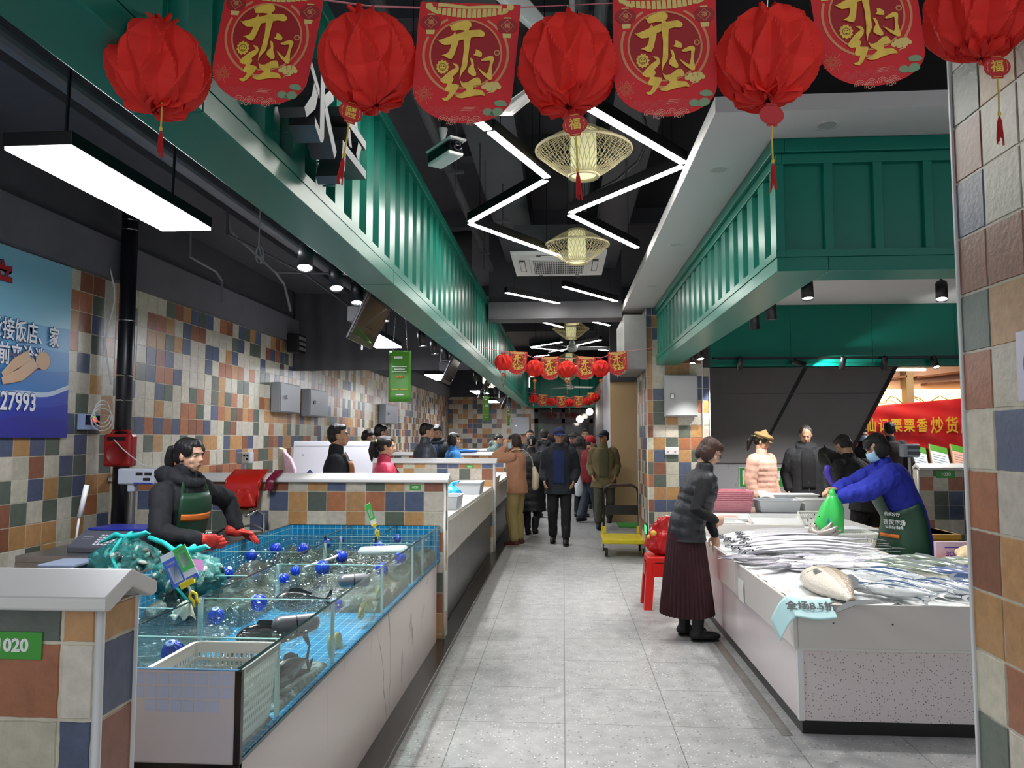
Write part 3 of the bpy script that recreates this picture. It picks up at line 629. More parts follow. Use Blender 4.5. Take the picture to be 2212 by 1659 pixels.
screen(5.14, 'tilted black screen with a brown bezel under the green beam, closest to the tank'); screen(9.0, 'tilted black screen seen edge on beyond the four spotlights'); screen(12.8, 'tilted black screen under the green beam past the smoke curtain'); screen(17.3, 'most distant tilted black screen near the end wall')
t = thing('hanging_sign', 'green hanging notice on two chains below the ribbed green beam', 'sign', (-1.24, 5.62, 1.87))
G().grid(lambda u, v: V(((u - .5) * .17, .004 * math.sin(u * PI) * v * 3, .39 * v)), 8, 8).build('board', mat('leaf_green_print', '4f8f2c', rough=.4), t, solid=.004, smooth=True)
wl, yl, rd = G(), G(), G()
wl.box(-.045, .02, -.008, -.006, .33, .347)
for i, (a, z) in enumerate(((.055, .265), (.04, .245), (.055, .225))): wl.box(-a, a, -.014, -.009, z, z + .007)
wl.box(-.03, .03, -.006, -.004, .05, .058)
yl.box(-.06, -.01, -.008, -.005, .09, .1); yl.box(.005, .06, -.008, -.005, .09, .1)
for i in range(4): rd.box(-.025 + i * .014, -.016 + i * .014, -.013, -.009, .183, .198)
wl.build('white_print', M_WHT, t); yl.build('yellow_print', mat('print_yellow', 'c8b73c'), t); rd.build('orange_print', mat('print_orange', 'd97a2e'), t)
for s in (-1, 1):
    g = G()
    for k in range(26):
        z = .385 + k * .0105; M = Mx.Translation(V((s * .055 - s * .0006 * k, 0, z))) @ Mx.Rotation(R(90) * (k % 2), 4, 'Z'); g.xf(M, len(g.v)) if False else None
        st = len(g.v); g.tube([(.004 * math.cos(a), 0, .007 * math.sin(a)) for a in [2 * PI * i / 8 for i in range(9)]], .0013, n=5); g.xf(M, st)
    g.build('chain', M_CHROME, t)
for y, rz, l in ((12.0, 62, 'green hanging notice seen almost edge on past the smoke curtain'), (16.9, 70, 'most distant hanging notice, a thin bright strip by the far screens')): dup(t, l, (-1.24, y, 1.87)).rotation_euler = (0, 0, R(rz))
# ================= wall boxes
def ebox(name, label, loc, d, m, parts=True, cat='cabinet'):
    t = thing(name, label, cat, loc); w_, h, dp = d   # faces +X when on the long wall
    G().box(0, dp, -w_ / 2, w_ / 2, 0, h).build('body', m, t, bevel=.006)
    dr = G().box(dp, dp + .012, -w_ / 2 + .012, w_ / 2 - .012, .012, h - .012).build('door', m, t, bevel=.003)
    G().box(dp + .012, dp + .035, -w_ * .32, -w_ * .32 + .05, h * .45, h * .45 + .05).build('lock', M_CHROME, dr, bevel=.008)
    return t
mg = mat('grey_cabinet_paint', '8d9094', rough=.4)
ebox('electric_cabinet', 'grey wall cabinet with a long chrome latch beside the white foam lids', (-3.69, 9.6, 1.92), (.72, .38, .12), mg)
ebox('electric_cabinet', 'grey wall cabinet second from the left along the tiled wall', (-3.69, 10.75, 1.9), (.8, .39, .12), mg)
ebox('electric_cabinet', 'grey wall cabinet low behind the green hanging sign', (-3.69, 15.4, 1.88), (1.1, .4, .12), mg)
o = ebox('electric_cabinet', 'pale grey cabinet on the tiled end wall by the dark doors', (-1.35, 23.98, 1.7), (.55, .55, .1), mat('pale_cabinet_paint', 'b9bec4', rough=.4)); o.rotation_euler = (0, 0, -PI / 2)
o = ebox('electric_cabinet', 'light grey cabinet high on the tiled column', (1.49, 9.68, 1.865), (.42, .53, .06), mat('light_cabinet_paint', 'b0b3b2', rough=.35)); o.rotation_euler = (0, 0, -PI / 2)
t = thing('socket_plate', 'white double socket plate on the tiled column', 'socket', (1.37, 9.685, 1.43))
G().box(-.085, .085, -.012, 0, -.045, .045).build('plate', M_WPL, t, bevel=.003)
for s in (-1, 1): G().box(s * .045 - .012, s * .045 + .012, -.014, -.012, -.02, 0).build('switch', mat('pink_mark', 'c98a86'), t)
# ================= live fish tank
def marble(name, col, vein, sc_=1.6, th=.02):
    m = bpy.data.materials.new(name); m.use_nodes = True; nt = m.node_tree; N = nt.nodes; L = nt.links; b = N['Principled BSDF']
    tc = N.new('ShaderNodeTexCoord'); mp = N.new('ShaderNodeMapping'); mp.inputs['Scale'].default_value = (1, 1.6, .7); L.new(tc.outputs['Object'], mp.inputs[0])
    n = N.new('ShaderNodeTexNoise'); n.inputs['Scale'].default_value = sc_; n.inputs['Detail'].default_value = 5; n.inputs['Distortion'].default_value = .8; L.new(mp.outputs[0], n.inputs['Vector'])
    a = N.new('ShaderNodeMath'); a.operation = 'SUBTRACT'; a.inputs[1].default_value = .53; L.new(n.outputs['Fac'], a.inputs[0])
    c = N.new('ShaderNodeMath'); c.operation = 'ABSOLUTE'; L.new(a.outputs[0], c.inputs[0])
    r = N.new('ShaderNodeMapRange'); r.inputs[1].default_value = 0; r.inputs[2].default_value = th; r.inputs[3].default_value = 1; r.inputs[4].default_value = 0; L.new(c.outputs[0], r.inputs[0])
    n2 = N.new('ShaderNodeTexNoise'); n2.inputs['Scale'].default_value = sc_ * 1.3; L.new(tc.outputs['Object'], n2.inputs['Vector'])
    k = N.new('ShaderNodeMapRange'); k.inputs[1].default_value = .5; k.inputs[2].default_value = .62; L.new(n2.outputs['Fac'], k.inputs[0])
    q = N.new('ShaderNodeMath'); q.operation = 'MULTIPLY'; L.new(r.outputs[0], q.inputs[0]); L.new(k.outputs[0], q.inputs[1])
    x = N.new('ShaderNodeMix'); x.data_type = 'RGBA'; x.inputs[6].default_value = lin(col); x.inputs[7].default_value = lin(vein); L.new(q.outputs[0], x.inputs[0]); L.new(x.outputs[2], b.inputs['Base Color']); b.inputs['Roughness'].default_value = .22
    return m
M_MARB = marble('veined_white_marble', 'dccfca', '85807d', 1.1, .014)
M_MARB2 = marble('grey_veined_marble', 'a5a5a8', '4a4a50', 2.4, .015)
def mosaic(name, col, grout, p, line=.06, rough=.2, var=.12):
    m = bpy.data.materials.new(name); m.use_nodes = True; nt = m.node_tree; N = nt.nodes; L = nt.links; b = N['Principled BSDF']
    tc = N.new('ShaderNodeTexCoord'); br = N.new('ShaderNodeTexBrick'); br.offset = 0; br.squash = 1
    br.inputs['Scale'].default_value = 1 / p; br.inputs['Mortar Size'].default_value = line; br.inputs['Brick Width'].default_value = 1; br.inputs['Row Height'].default_value = 1; br.inputs['Mortar Smooth'].default_value = .1
    c = lin(col); br.inputs['Color1'].default_value = tuple(v * (1 - var) for v in c[:3]) + (1,); br.inputs['Color2'].default_value = tuple(min(1, v * (1 + var)) for v in c[:3]) + (1,); br.inputs['Mortar'].default_value = lin(grout)
    # pick the two in-plane axes by the face normal
    ge = N.new('ShaderNodeNewGeometry'); sp = N.new('ShaderNodeSeparateXYZ'); L.new(tc.outputs['Object'], sp.inputs[0]); sn = N.new('ShaderNodeSeparateXYZ'); L.new(ge.outputs['Normal'], sn.inputs[0])
    def absgt(o):
        a = N.new('ShaderNodeMath'); a.operation = 'ABSOLUTE'; L.new(o, a.inputs[0]); k = N.new('ShaderNodeMath'); k.operation = 'GREATER_THAN'; k.inputs[1].default_value = .7; L.new(a.outputs[0], k.inputs[0]); return k.outputs[0]
    def sel(f, a, b_):
        x = N.new('ShaderNodeMix'); L.new(f, x.inputs[0]); L.new(a, x.inputs[2]); L.new(b_, x.inputs[3]); return x.outputs[0]
    u = sel(absgt(sn.outputs[0]), sp.outputs[0], sp.outputs[1]); v = sel(absgt(sn.outputs[2]), sp.outputs[2], sp.outputs[1])
    cb = N.new('ShaderNodeCombineXYZ'); L.new(u, cb.inputs[0]); L.new(v, cb.inputs[1]); L.new(cb.outputs[0], br.inputs['Vector']); L.new(br.outputs[0], b.inputs['Base Color']); b.inputs['Roughness'].default_value = rough
    return m
M_BLUE = mosaic('blue_pool_mosaic', '1583b8', '8fc4cf', .044, .045)
GLASS = glassy('tank_glass', (.92, .98, .97), .01, .35)
WATER = glassy('rippled_water', (.86, .96, .96), .02, .5, f0=.06, bump=.8, bs=30)
M_EDGE = mat('glass_edge', '0e2b2c', rough=.12)
M_EDGE2 = mat('pale_glass_edge', '8fc3bd', rough=.15, spec=.7)
M_SIL = mat('pale_silicone', 'b9d4cc', rough=.3)
X0, X1, Y0, Y1, ZB, ZT = -2.17, -.97, 2.24, 5.9, .635, .905
t = thing('fish_tank', 'long glass live fish tank with blue mosaic, divided into compartments', 'fish tank', ((X0 + X1) / 2, (Y0 + Y1) / 2, ZB), world=True)
G().box(X0, X1, Y0, Y1, ZB, ZB + .012).build('mosaic_floor', M_BLUE, t)
G().box(X0 - .012, X0, Y0, Y1 + .012, ZB, ZT).build('mosaic_wall', M_BLUE, t); G().box(X0, X1, Y1, Y1 + .012, ZB, ZT).build('mosaic_wall', M_BLUE, t)
G().box(X0 - .014, X0 + .001, Y0, Y1 + .01, ZT, ZT + .006).build('wall_edge', M_STEEL, t); G().box(X0, X1, Y1, Y1 + .014, ZT, ZT + .004).build('wall_edge', M_EDGE, t)
g = G(); g.box(X0, X1 + .002, Y0 - .012, Y0, ZB, ZT); nw = g.build('end_panel', mat('lilac_white_panel', 'd3cfd7', rough=.18), t)
g = G()
for i in range(26):
    for j in range(3 if i % 7 else 2): x = X1 - .012 - i * .0392; z = ZT - .008 - j * .0395; g.box(x - .036, x - .003, Y0 - .0134, Y0 - .011, z - .034, z)
g.build('mosaic_strip', mat('pale_blue_mosaic', 'c0cdea', rough=.15), nw, loc=(0, 0, 0))
g = G(); g.box(X0, X1, Y0 - .013, Y0, ZT, ZT + .003); g.build('end_edge', mat('blue_glass_edge', '5f93b5', rough=.1), t)
g = G(); g.box(X1 - .008, X1 + .012, Y0 - .014, Y0 + .004, ZB - .02, ZT); g.box(X0, X1 + .012, Y0 - .016, Y0, ZB - .022, ZB); g.build('black_edge', mat('black_silicone', '0b0c0d', rough=.2), t)
def pane(x0, x1, y0, y1, zt=ZT, edge=M_EDGE, nm='glass_pane', par=None):
    p = G().box(x0, x1, y0, y1, ZB + .012, zt).build(nm, GLASS, t)
    G().box(x0 - .0005, x1 + .0005, y0 - .0005, y1 + .0005, zt, zt + .003).build('pane_edge', edge, p)
pane(X1 - .01, X1 + .002, Y0, Y1); G().box(X1 - .01, X1 + .004, Y0, Y1, ZB - .006, ZB + .006).build('lower_edge', mat('teal_glass_edge', '1c3c3d', rough=.12), t)
pane(-1.585, -1.575, Y0, 5.25)
for x in (-1.68, -1.32): pane(x, x + .009, 5.25, Y1)
RC = [2.58, 3.2, 4.08, 4.9]; LC = [3.0, 3.72, 4.5]
for y in RC: pane(-1.575, X1 - .01, y, y + .008, edge=M_EDGE2)
for y in LC: pane(X0, -1.585, y, y + .008, edge=M_EDGE2)
pane(X0, X1 - .01, 5.25, 5.258, edge=M_EDGE2)
for y in RC + [5.25]: G().box(-1.577, -1.56, y - .005, y + .013, ZB + .012, ZT).build('corner_seal', M_SIL, t); G().box(X1 - .022, X1 - .01, y - .004, y + .012, ZB + .012, ZT).build('corner_seal', M_SIL, t)
for x in (-1.68, -1.32): G().box(x - .003, x + .012, 5.238, 5.25, ZB + .1, ZT).build('corner_post', M_BLACK, t)
g = G()
def wv(x0, x1, y0, y1, z, nx, ny):
    rn = random.Random(int(y0 * 100)); 
    g.grid(lambda u, v: V((x0 + (x1 - x0) * u, y0 + (y1 - y0) * v, z + .0035 * noise.noise(V((x0 + (x1 - x0) * u, y0 + (y1 - y0) * v, 0)) * 17) + .002 * noise.noise(V(((x0 + (x1 - x0) * u) * 40, (y0 + (y1 - y0) * v) * 40, 3))))), nx, ny)
ys = [Y0] + RC + [5.25]
for a, b in zip(ys, ys[1:]): wv(-1.574, X1 - .011, a + .009, b - .001, .835, 36, int((b - a) * 60))
ys = [Y0] + LC + [5.25]
for a, b in zip(ys, ys[1:]): wv(X0, -1.586, a + .009, b - .001, .838, 36, int((b - a) * 60))
for a, b in ((X0, -1.681), (-1.67, -1.321), (-1.31, X1 - .011)): wv(a, b, 5.26, Y1, .84, 20, 30)
g.build('water_surface', WATER, t, smooth=True, kind='stuff', fixn=False)
def beds(x0, x1, y0, y1, h, seed, col):
    rn = random.Random(seed); g = G(); g.grid(lambda u, v: V((x0 + (x1 - x0) * u, y0 + (y1 - y0) * v, ZB + .014 + (h * (.55 + .6 * noise.noise(V((u * 5, v * 5, seed)))) if 0 < u < 1 and 0 < v < 1 else 0))), 40, int(40 * (y1 - y0) / (x1 - x0)) + 2)
    return g.build('clam_murk_bed', mat('clam_murk_' + col, col, rough=.35, var=.55, vs=34, bump=.8, bs=45), t, smooth=True, kind='stuff')
for a in ((-2.15, -1.62, 3.02, 3.66, .05, 3, '34352f'), (-2.15, -1.62, 3.75, 4.45, .12, 4, '4f483b'), (-2.15, -1.62, 4.55, 5.2, .13, 5, '544c3e'), (-1.55, -1.0, 4.1, 4.85, .12, 7, '5d543f'), (-1.55, -1.0, 4.93, 5.22, .13, 8, '5c5442'),
          (-1.3, -.99, 5.28, 5.86, .13, 9, '4e4839'), (-1.55, -.99, 2.27, 2.56, .02, 15, '2c322e'), (-1.5, -.99, 2.62, 3.16, .025, 16, '3a453f'), (-1.66, -1.34, 5.28, 5.86, .13, 10, '50493a'), (-2.15, -1.7, 5.28, 5.86, .13, 12, '504b3c')): beds(*a)  # the two shallow front beds are dark murk added under the water, without clams
rn = random.Random(4); g = G()
for k in range(520):
    x = rn.uniform(-2.1, -1.0); y = rn.choice((rn.uniform(2.6, 3.15), rn.uniform(3.3, 4.0), rn.uniform(4.1, 4.88), rn.uniform(4.1, 4.88), rn.uniform(4.95, 5.8)))
    if -1.62 < x < -1.55 or (x < -1.6 and y < 3.9 and rn.random() < .6): continue
    r = rn.choice((.002, .003, .0035, .005)); g.ell((x, y, .842), (r * 1.5, r * 1.5, r * .7), nu=6, nv=4)
g.build('foam_bubbles', mat('white_foam', 'eef6f6', rough=.15, spec=.8), t, smooth=True, kind='stuff')
t = thing('marble_cabinet', 'white marble cabinet with grey veins under the fish tank', 'cabinet', (-1.5, 4, 0), world=True)
y = Y0 + .01
while y < Y1 - .1: e = min(y + .9, Y1); G().box(-1.02, -.985, y + .001, e - .001, 0, ZB - .012).build('front_panel', M_MARB, t); y += .9
G().box(X0, -1.02, Y0 + .005, Y0 + .03, 0, ZB - .022).build('end_panel', M_MARB, t); G().box(X0, -1.02, Y0 + .03, Y1, 0, ZB - .001).build('carcass', M_GREY, t)
# aerator balls
M_BALL = mat('blue_ribbed_plastic', '1238b4', rough=.25)
def ball(loc, label, s=1, rot=(0, 0, 0), proto=[None]):
    if not proto[0]:
        t = thing('aerator_ball', label, 'aerator ball', loc, 0, 'blue ribbed aerator balls in the tank'); g = G(); n = 40; rr = []
        for k in range(13):
            th = PI * (k + .03) / 12.06; rr.append([V((.036 * (1 - .1 * (i % 4 > 1)) * math.sin(th) * math.cos(2 * PI * i / n), .036 * (1 - .1 * (i % 4 > 1)) * math.sin(th) * math.sin(2 * PI * i / n), -.034 * math.cos(th))) for i in range(n)])
        g.rings(rr); g.build('shell', M_BALL, t); G().lathe([(.014, .03), (.015, .038), (.006, .04), (.001, .034)], n=16).build('nozzle', mat('pale_blue_plastic', '7f9ad8', rough=.3), t)
        proto[0] = t
    else: t = dup(proto[0], label, loc)
    t.rotation_euler = rot; t.scale = (s, s, s)
for k, (x, y, z, s, l) in enumerate(((-1.40, 2.66, .835, 1.1, 'blue aerator ball next to the white basket in the first compartment'), (-1.84, 4.05, .86, .95, 'blue aerator ball right beside the teal net bag with the payment card'), (-1.97, 4.68, .855, 1, 'blue aerator ball close to the mosaic wall behind the net bags'),
        (-1.92, 4.95, .86, 1, 'blue aerator ball against the mosaic wall, second from the net bags'), (-1.73, 4.95, .86, 1, 'blue aerator ball beside the long black glass edge, middle of the tank'), (-1.49, 4.14, .86, .8, 'upright blue aerator ball, taller of a close pair in the middle compartments'),
        (-1.38, 4.28, .855, 1.15, 'large blue aerator ball among the most bubbles'), (-1.50, 4.0, .845, .75, 'small blue aerator ball, lower of a close pair in the middle compartments'), (-1.39, 4.68, .855, 1.05, 'dark blue aerator ball before the white basin of the back compartment'),
        (-1.62, 5.43, .86, .7, 'tiny blue aerator ball at the back near the mosaic wall corner'), (-1.65, 5.2, .86, .8, 'small blue aerator ball by the first black post'), (-1.27, 5.14, .86, .8, 'small blue aerator ball by the yellow clip post'), (-1.22, 5.5, .86, .8, 'blue aerator ball in the furthest corner compartment'),
        (-1.23, 5.08, .85, .6, 'half sunk blue aerator ball beside the yellow clip post'), (-1.05, 4.33, .84, 1.05, 'blue aerator ball behind the aisle glass, lower one of two'), (-1.03, 4.74, .84, 1, 'blue aerator ball behind the aisle glass, upper one of two'),
        (-1.06, 3.5, .82, .85, 'sunken blue aerator ball in the clear blue compartment by the aisle glass'), (-1.43, 3.5, .825, 1.1, 'sunken blue aerator ball in the clear blue compartment by the long glass edge'), (-1.52, 3.25, .82, 1, 'sunken blue aerator ball under the yellow card clip'))):
    ball((x, y, z), l, s, (.5 + .3 * math.sin(k * 3), .4 * math.sin(k * 2.1), k * .7))
def capsule(name, loc, L_, r, rz, label, m):
    t = thing(name, label, 'pump', loc, rz); G().limb([(-L_ / 2 + r, 0, 0), (L_ / 2 - r, 0, 0)], [r, r], side=(0, 1, 0), n=20, caps=5).build('body', m, t, smooth=True); G().lathe([(r * 1.01, -.003), (r * 1.03, 0), (r * 1.01, .003)], n=20, M=Mx.Rotation(PI / 2, 4, 'Y'), cap=False).build('seam_band', M_BLACK, t)
mgf = mat('grey_float_plastic', '63666b', rough=.3)
capsule('pump_float', (-1.08, 3.02, .85), .19, .036, .5, 'grey capsule shaped pump float near the aisle glass and the white basket', mgf); capsule('pump_float', (-1.1, 3.94, .85), .17, .034, .3, 'grey capsule shaped pump float halfway along the aisle glass', mgf)
g = G(); g.limb([(-1.36, 5.08, .83), (-1.08, 5.06, .845)], [(.07, .03), (.07, .03)], side=(0, 1, 0), n=16); o = g.build('foam_block', M_WPL, None, smooth=True); tag(o, 'long white floating trough in the compartment before the yellow clip', 'trough')
g = G(); g.tube([(-1.5, 4.33, .85), (-1.42, 4.6, .86), (-1.4, 4.72, .868)], .008); o = g.build('air_hose', M_WPL, None, smooth=True); tag(o, 'short white hose in the middle of the fish tank', 'hose')
o = G().grid(lambda u, v: V((-1.66 + .09 * u + .02 * math.sin(v * 5), 3.1 + .08 * v, .845 + .06 * math.sin(PI * u) * math.sin(PI * v) + .012 * math.sin(u * 14 + v * 9))), 12, 12).build('plastic_bag', mat('clear_film', 'cfd6c4', rough=.2, alpha=.6), None, smooth=True, solid=.001); tag(o, 'crumpled clear plastic bag floating in the compartment before the net bags', 'bag')
# ---- baskets
def perf(g, o, u, v, nu, nv, hu=.55, hv=.55, r0=0, r1=None):
    """panel o,u,v cut into nu x nv cells, each with a square hole (rows r0..r1 only)"""
    o, u, v = V(o), V(u), V(v); r1 = nv if r1 is None else r1
    for j in range(nv):
        for i in range(nu):
            a = o + u * (i / nu) + v * (j / nv); U, W_ = u / nu, v / nv
            if not (r0 <= j < r1): g.quad(a, a + U, a + U + W_, a + W_); continue
            x0, x1, y0, y1 = (1 - hu) / 2, (1 + hu) / 2, (1 - hv) / 2, (1 + hv) / 2
            O = [a, a + U, a + U + W_, a + W_]; I = [a + U * x0 + W_ * y0, a + U * x1 + W_ * y0, a + U * x1 + W_ * y1, a + U * x0 + W_ * y1]
            for k in range(4): g.quad(O[k], O[(k + 1) % 4], I[(k + 1) % 4], I[k])
def basket(name, label, loc, w_, d, h, m, rz=0, taper=.86, nu=18, nd=12, nv=7, rim=.012, solid=.0025, group=None, r0=1, r1=None, tilt=0, cat='basket'):
    t = thing(name, label, cat, loc, rz, group); t.rotation_euler.x = tilt
    a = [(-w_ / 2, -d / 2), (w_ / 2, -d / 2), (w_ / 2, d / 2), (-w_ / 2, d / 2)]; B = [V((x * taper, y * taper, 0)) for x, y in a]; T = [V((x, y, h)) for x, y in a]
    g = G()
    for k in range(4):
        n = nu if k % 2 == 0 else nd; b0, b1, t0, t1 = B[k], B[(k + 1) % 4], T[k], T[(k + 1) % 4]
        # trapezoid wall: bilinear cells
        st = len(g.v); perf(g, (0, 0, 0), (1, 0, 0), (0, 0, 1), n, nv, r0=r0, r1=r1)
        for i in range(st, len(g.v)):
            x, _, z = g.v[i]; g.v[i] = tuple((b0 * (1 - x) + b1 * x) * (1 - z) + (t0 * (1 - x) + t1 * x) * z)
    g.build('side_wall', m, t, solid=solid, fixn=False)
    g = G(); perf(g, B[0], B[1] - B[0], B[3] - B[0], nu, nd); g.build('base', m, t, solid=solid, fixn=False)
    g = G(); rr = []
    for k in range(4):
        for q in range(4):
            an = PI * 1.25 + PI / 2 * k - PI / 4 + PI / 2 * q / 3; c = V(a[k] + (h,)); c.x -= math.copysign(.02, c.x); c.y -= math.copysign(.02, c.y)
            ring = []
            for x, z in ((-.002, -.012), (rim, -.01), (rim, .003), (-.004, .003)): ring.append(V((c.x + math.cos(an) * (.02 + x), c.y + math.sin(an) * (.02 + x), h + z)))
            rr.append(ring)
    rr.append(rr[0]); g.rings(rr, cap=False); g.build('rim', m, t)
    return t
M_BSK = mat('white_basket_plastic', 'e6e6df', rough=.38)
basket('perforated_basket', 'white perforated basket sunk in the first tank compartment', (-1.125, 2.415, .652), .29, .32, .24, M_BSK, nu=17, nd=18, nv=9, r0=1, r1=8, solid=.003)
o = G().grid(lambda u, v: V((-1.25 + .25 * u, 2.28 + .27 * v, .8 + .02 * noise.noise(V((u * 6, v * 6, 1))))), 40, 40).build('clams', mat('mottled_clams', '6a604b', rough=.3, var=.7, vs=60, bump=1, bs=70), None, smooth=True, solid=.02); tag(o, 'pile of small brown clams filling the white basket', 'shellfish', kind='stuff')
# ---- net bags of shellfish
def netbag(loc, sx, sy, sz, label, seed, rz):
    t = thing('net_bag', label, 'bag', loc, rz)
    def shp(k, am):
        def f(u, v):
            th = PI * (v * .98 + .01); ph = 2 * PI * u; p = V((math.sin(th) * math.cos(ph), math.sin(th) * math.sin(ph), -math.cos(th)))
            r = 1 + am * noise.noise(p * 3 + V((seed, 0, 0))) + am * .55 * noise.noise(p * 9 + V((0, seed, 0)))
            z = p.z * r * sz; z = max(z, -sz * .72); x = p.x * r * sx; y = p.y * r * sy
            if p.z > .55: f_ = 1 - (p.z - .55) * 1.5; x *= max(f_, .2); y *= max(f_, .2); z *= 1.05
            return V((x * k, y * k, (z + sz * .72) * (k if k < 1 else 1)))
        return f
    g = G(); f0 = shp(.9, .13); g.cur = lin('3c443f'); g.grid(f0, 40, 28); r_ = random.Random(seed)
    for k in range(150):
        p = f0(r_.random(), r_.uniform(.12, .8)); c = r_.choice(('59615a', '8d978c', '3b423e', 'a9b3a6', '6a7068', '2c3230')); s_ = r_.uniform(.7, 1.2); g.ell(p, (.036 * s_, .024 * s_, .011 * s_), Euler((r_.uniform(-2, 2), r_.uniform(-2, 2), r_.uniform(0, 3))).to_matrix(), 8, 5, col=lin(c))
    g.build('shellfish', mat('wet_shells', attr=True, rough=.25, var=.4, vs=60, bump=.5, bs=70), t, smooth=True, kind='stuff')
    G().grid(shp(1.0, .15), 64, 44).build('net', glassy('teal_net', (.5, .86, .84), .25, .4, bump=1, bs=70, base=.13, colr='35c0ba'), t, smooth=True)
    M_N = mat('teal_net_cord', '23b8b0', rough=.5); top = sz * 1.72 * .98
    g = G(); g.limb([(0, 0, top - .02), (.005, 0, top + .015), (.02, .01, top + .03)], [.022, .016, .012], n=12)
    g.limb([(0, 0, top + .01), (-.06, .02, top + .02), (-.14, .03, top - .02)], [.014, .018, .006], n=10); g.limb([(0, 0, top + .01), (.06, -.02, top + .02), (.11, -.03, top + .035), (.13, -.03, top + .03)], [.014, .016, .014, .006], n=10)
    g.build('knot', M_N, t, smooth=True)
    g = G(); g.limb([(-.02, -.02, top), (-.03, -sy * .8, top * .75), (.02, -sy * 1.04, top * .45), (.09, -sy * .95, top * .1)], [.009, .01, .009, .007], n=8); g.build('draw_cord', M_N, t, smooth=True)
netbag((-2.36, 3.95, .80), .185, .16, .15, 'teal net bag of oysters beside the stall woman, without a card on it', 3, .2)
netbag((-1.90, 3.74, .79), .18, .15, .135, 'teal net bag of oysters standing behind the blue and green payment card', 8, -.1)
o = G().tube([(-2.22, 3.93, 1.065), (-2.12, 3.9, 1.04), (-2.0, 3.78, 1.02), (-1.93, 3.74, 1.03)], .013).build('net_ribbon', MATS['teal_net_cord'], None, smooth=True); tag(o, 'twisted teal net ribbon joining the two shellfish bags', 'ribbon')
o = G().grid(lambda u, v: V((-1.95 + .19 * u, 3.61 + .01 * v, .955 + .05 * v - .02 * (u - .5) ** 2)), 8, 3).build('paper_tag', mat('pink_tag_paper', 'e39bcf', rough=.6), None, solid=.002); tag(o, 'pink paper label tucked on the teal net bag behind the payment card', 'label')
def cardclip(loc, rot, label, w_, h, cols, s=1):
    t = thing('payment_card', label, 'card', loc); t.rotation_euler = rot
    G().box(-w_ / 2, w_ / 2, -.001, .001, .03, .03 + h).build('card', M_WHT, t)
    for (x0, x1, z0, z1, c) in cols: G().box(x0 * w_ / 2, x1 * w_ / 2, -.0022, -.001, .03 + z0 * h, .03 + z1 * h).build('print_patch', mat('print_' + c, c, rough=.5), t)
    my = mat('yellow_clip', 'f0d21a', rough=.35)
    G().cbox((0, 0, .026), (w_ * .55 if w_ > .05 else .03, .014, .026)).build('clip', my, t, bevel=.003)
    G().tube([(0, 0, .015), (0, 0, -.02)], .005).build('swivel', M_WPL, t)
    g = G()
    for s_ in (-1, 1): g.limb([(s_ * .004, 0, -.015), (s_ * .014, 0, -.03), (s_ * .008, 0, -.055), (s_ * .012, 0, -.075)], [.006, .007, .006, .004], n=8)
    g.build('glass_clamp', my, t, smooth=True)
    return t
cardclip((-1.577, 3.12, .962), (R(-6), R(-28), R(8)), 'blue and green payment card in a yellow clip on the long glass edge', .115, .15, [(-1, .0, .0, .82, '4f6fd6'), (-.82, -.12, .12, .6, 'eef0f2'), (-.85, -.15, .66, .72, 'dfe4f5'), (.02, 1, .3, 1, '4cc65c'), (.2, .8, .42, .8, 'eef2ee'), (.2, .8, .86, .92, 'd8f0da'), (.05, 1, 0, .12, '4f6fd6')])
cardclip((-1.315, 5.23, .965), (0, R(-24), R(55)), 'narrow green payment card in a yellow clip by the 1021 half wall', .05, .16, [(-1, 1, .25, 1, '3fc04e'), (-.5, .5, .35, .75, 'e8ece8')])
# ================= behind the tank
t = thing('steel_table', 'stainless steel work table under the big scale beside the tiled wall', 'table', (-2.95, 4.75, 0), world=True)
G().box(-3.25, -2.64, 4.3, 5.25, .86, .9).build('worktop', M_STEEL, t, bevel=.004)
G().box(-3.25, -2.64, 4.3, 4.32, .78, .86).build('apron', M_STEEL, t)
for x, y in ((-3.2, 4.36), (-2.69, 4.36), (-3.2, 5.2), (-2.69, 5.2)): G().box(x - .02, x + .02, y - .02, y + .02, 0, .86).build('leg', M_STEEL, t)
t = thing('weighing_scale', 'large electronic scale with a keypad and a raised display on a pole', 'scale', (-2.8, 4.62, .9), R(-6)); ms = mat('scale_body_grey', '54565d', rough=.4)
g = G(); g.prism([(-.2, 0), (-.2, .035), (-.06, .115), (.2, .115), (.2, 0)], (-.21, 0, 0), (0, 1, 0), (0, 0, 1), (.42, 0, 0)); g.build('base', ms, t, bevel=.006)
G().box(-.2, .2, -.04, .2, .116, .13).build('weighing_plate', mat('blue_plate', '22339a', rough=.3), t, bevel=.004)
kp = G(); M = Mx.Translation(V((0, -.135, .072))) @ Mx.Rotation(R(29.7), 4, 'X')
for i in range(6):
    for j in range(5): kp.cbox((-.04 + i * .026, -.05 + j * .022, .003), (.018, .013, .004), M)
kp.build('keypad', mat('key_white', 'c9ccd0', rough=.5), t); g = G(); g.cbox((-.13, .02, .002), (.07, .012, .002), M); g.cbox((-.13, 0, .002), (.07, .008, .002), M); g.build('panel_print', mat('panel_print_grey', '8a8f99', rough=.5), t)
G().tube([(-.1, .24, .1), (-.1, .24, .36)], .018, n=12).build('pole', M_STEEL, t); G().cbox((-.1, .24, .37), (.05, .05, .06)).build('pole_head', mat('scale_light_grey', 'a9aeb6', rough=.4), t, bevel=.005)
hd = G().cbox((-.06, .24, .44), (.27, .07, .105)).build('display_head', MATS['scale_light_grey'], t, bevel=.01)
for x, z in ((-.03, .46), (.035, .46), (.025, .425)): G().cbox((x, .203, z), (.05, .004, .017)).build('display_window', mat('lcd_dark', '0b0b0d', rough=.15), hd)
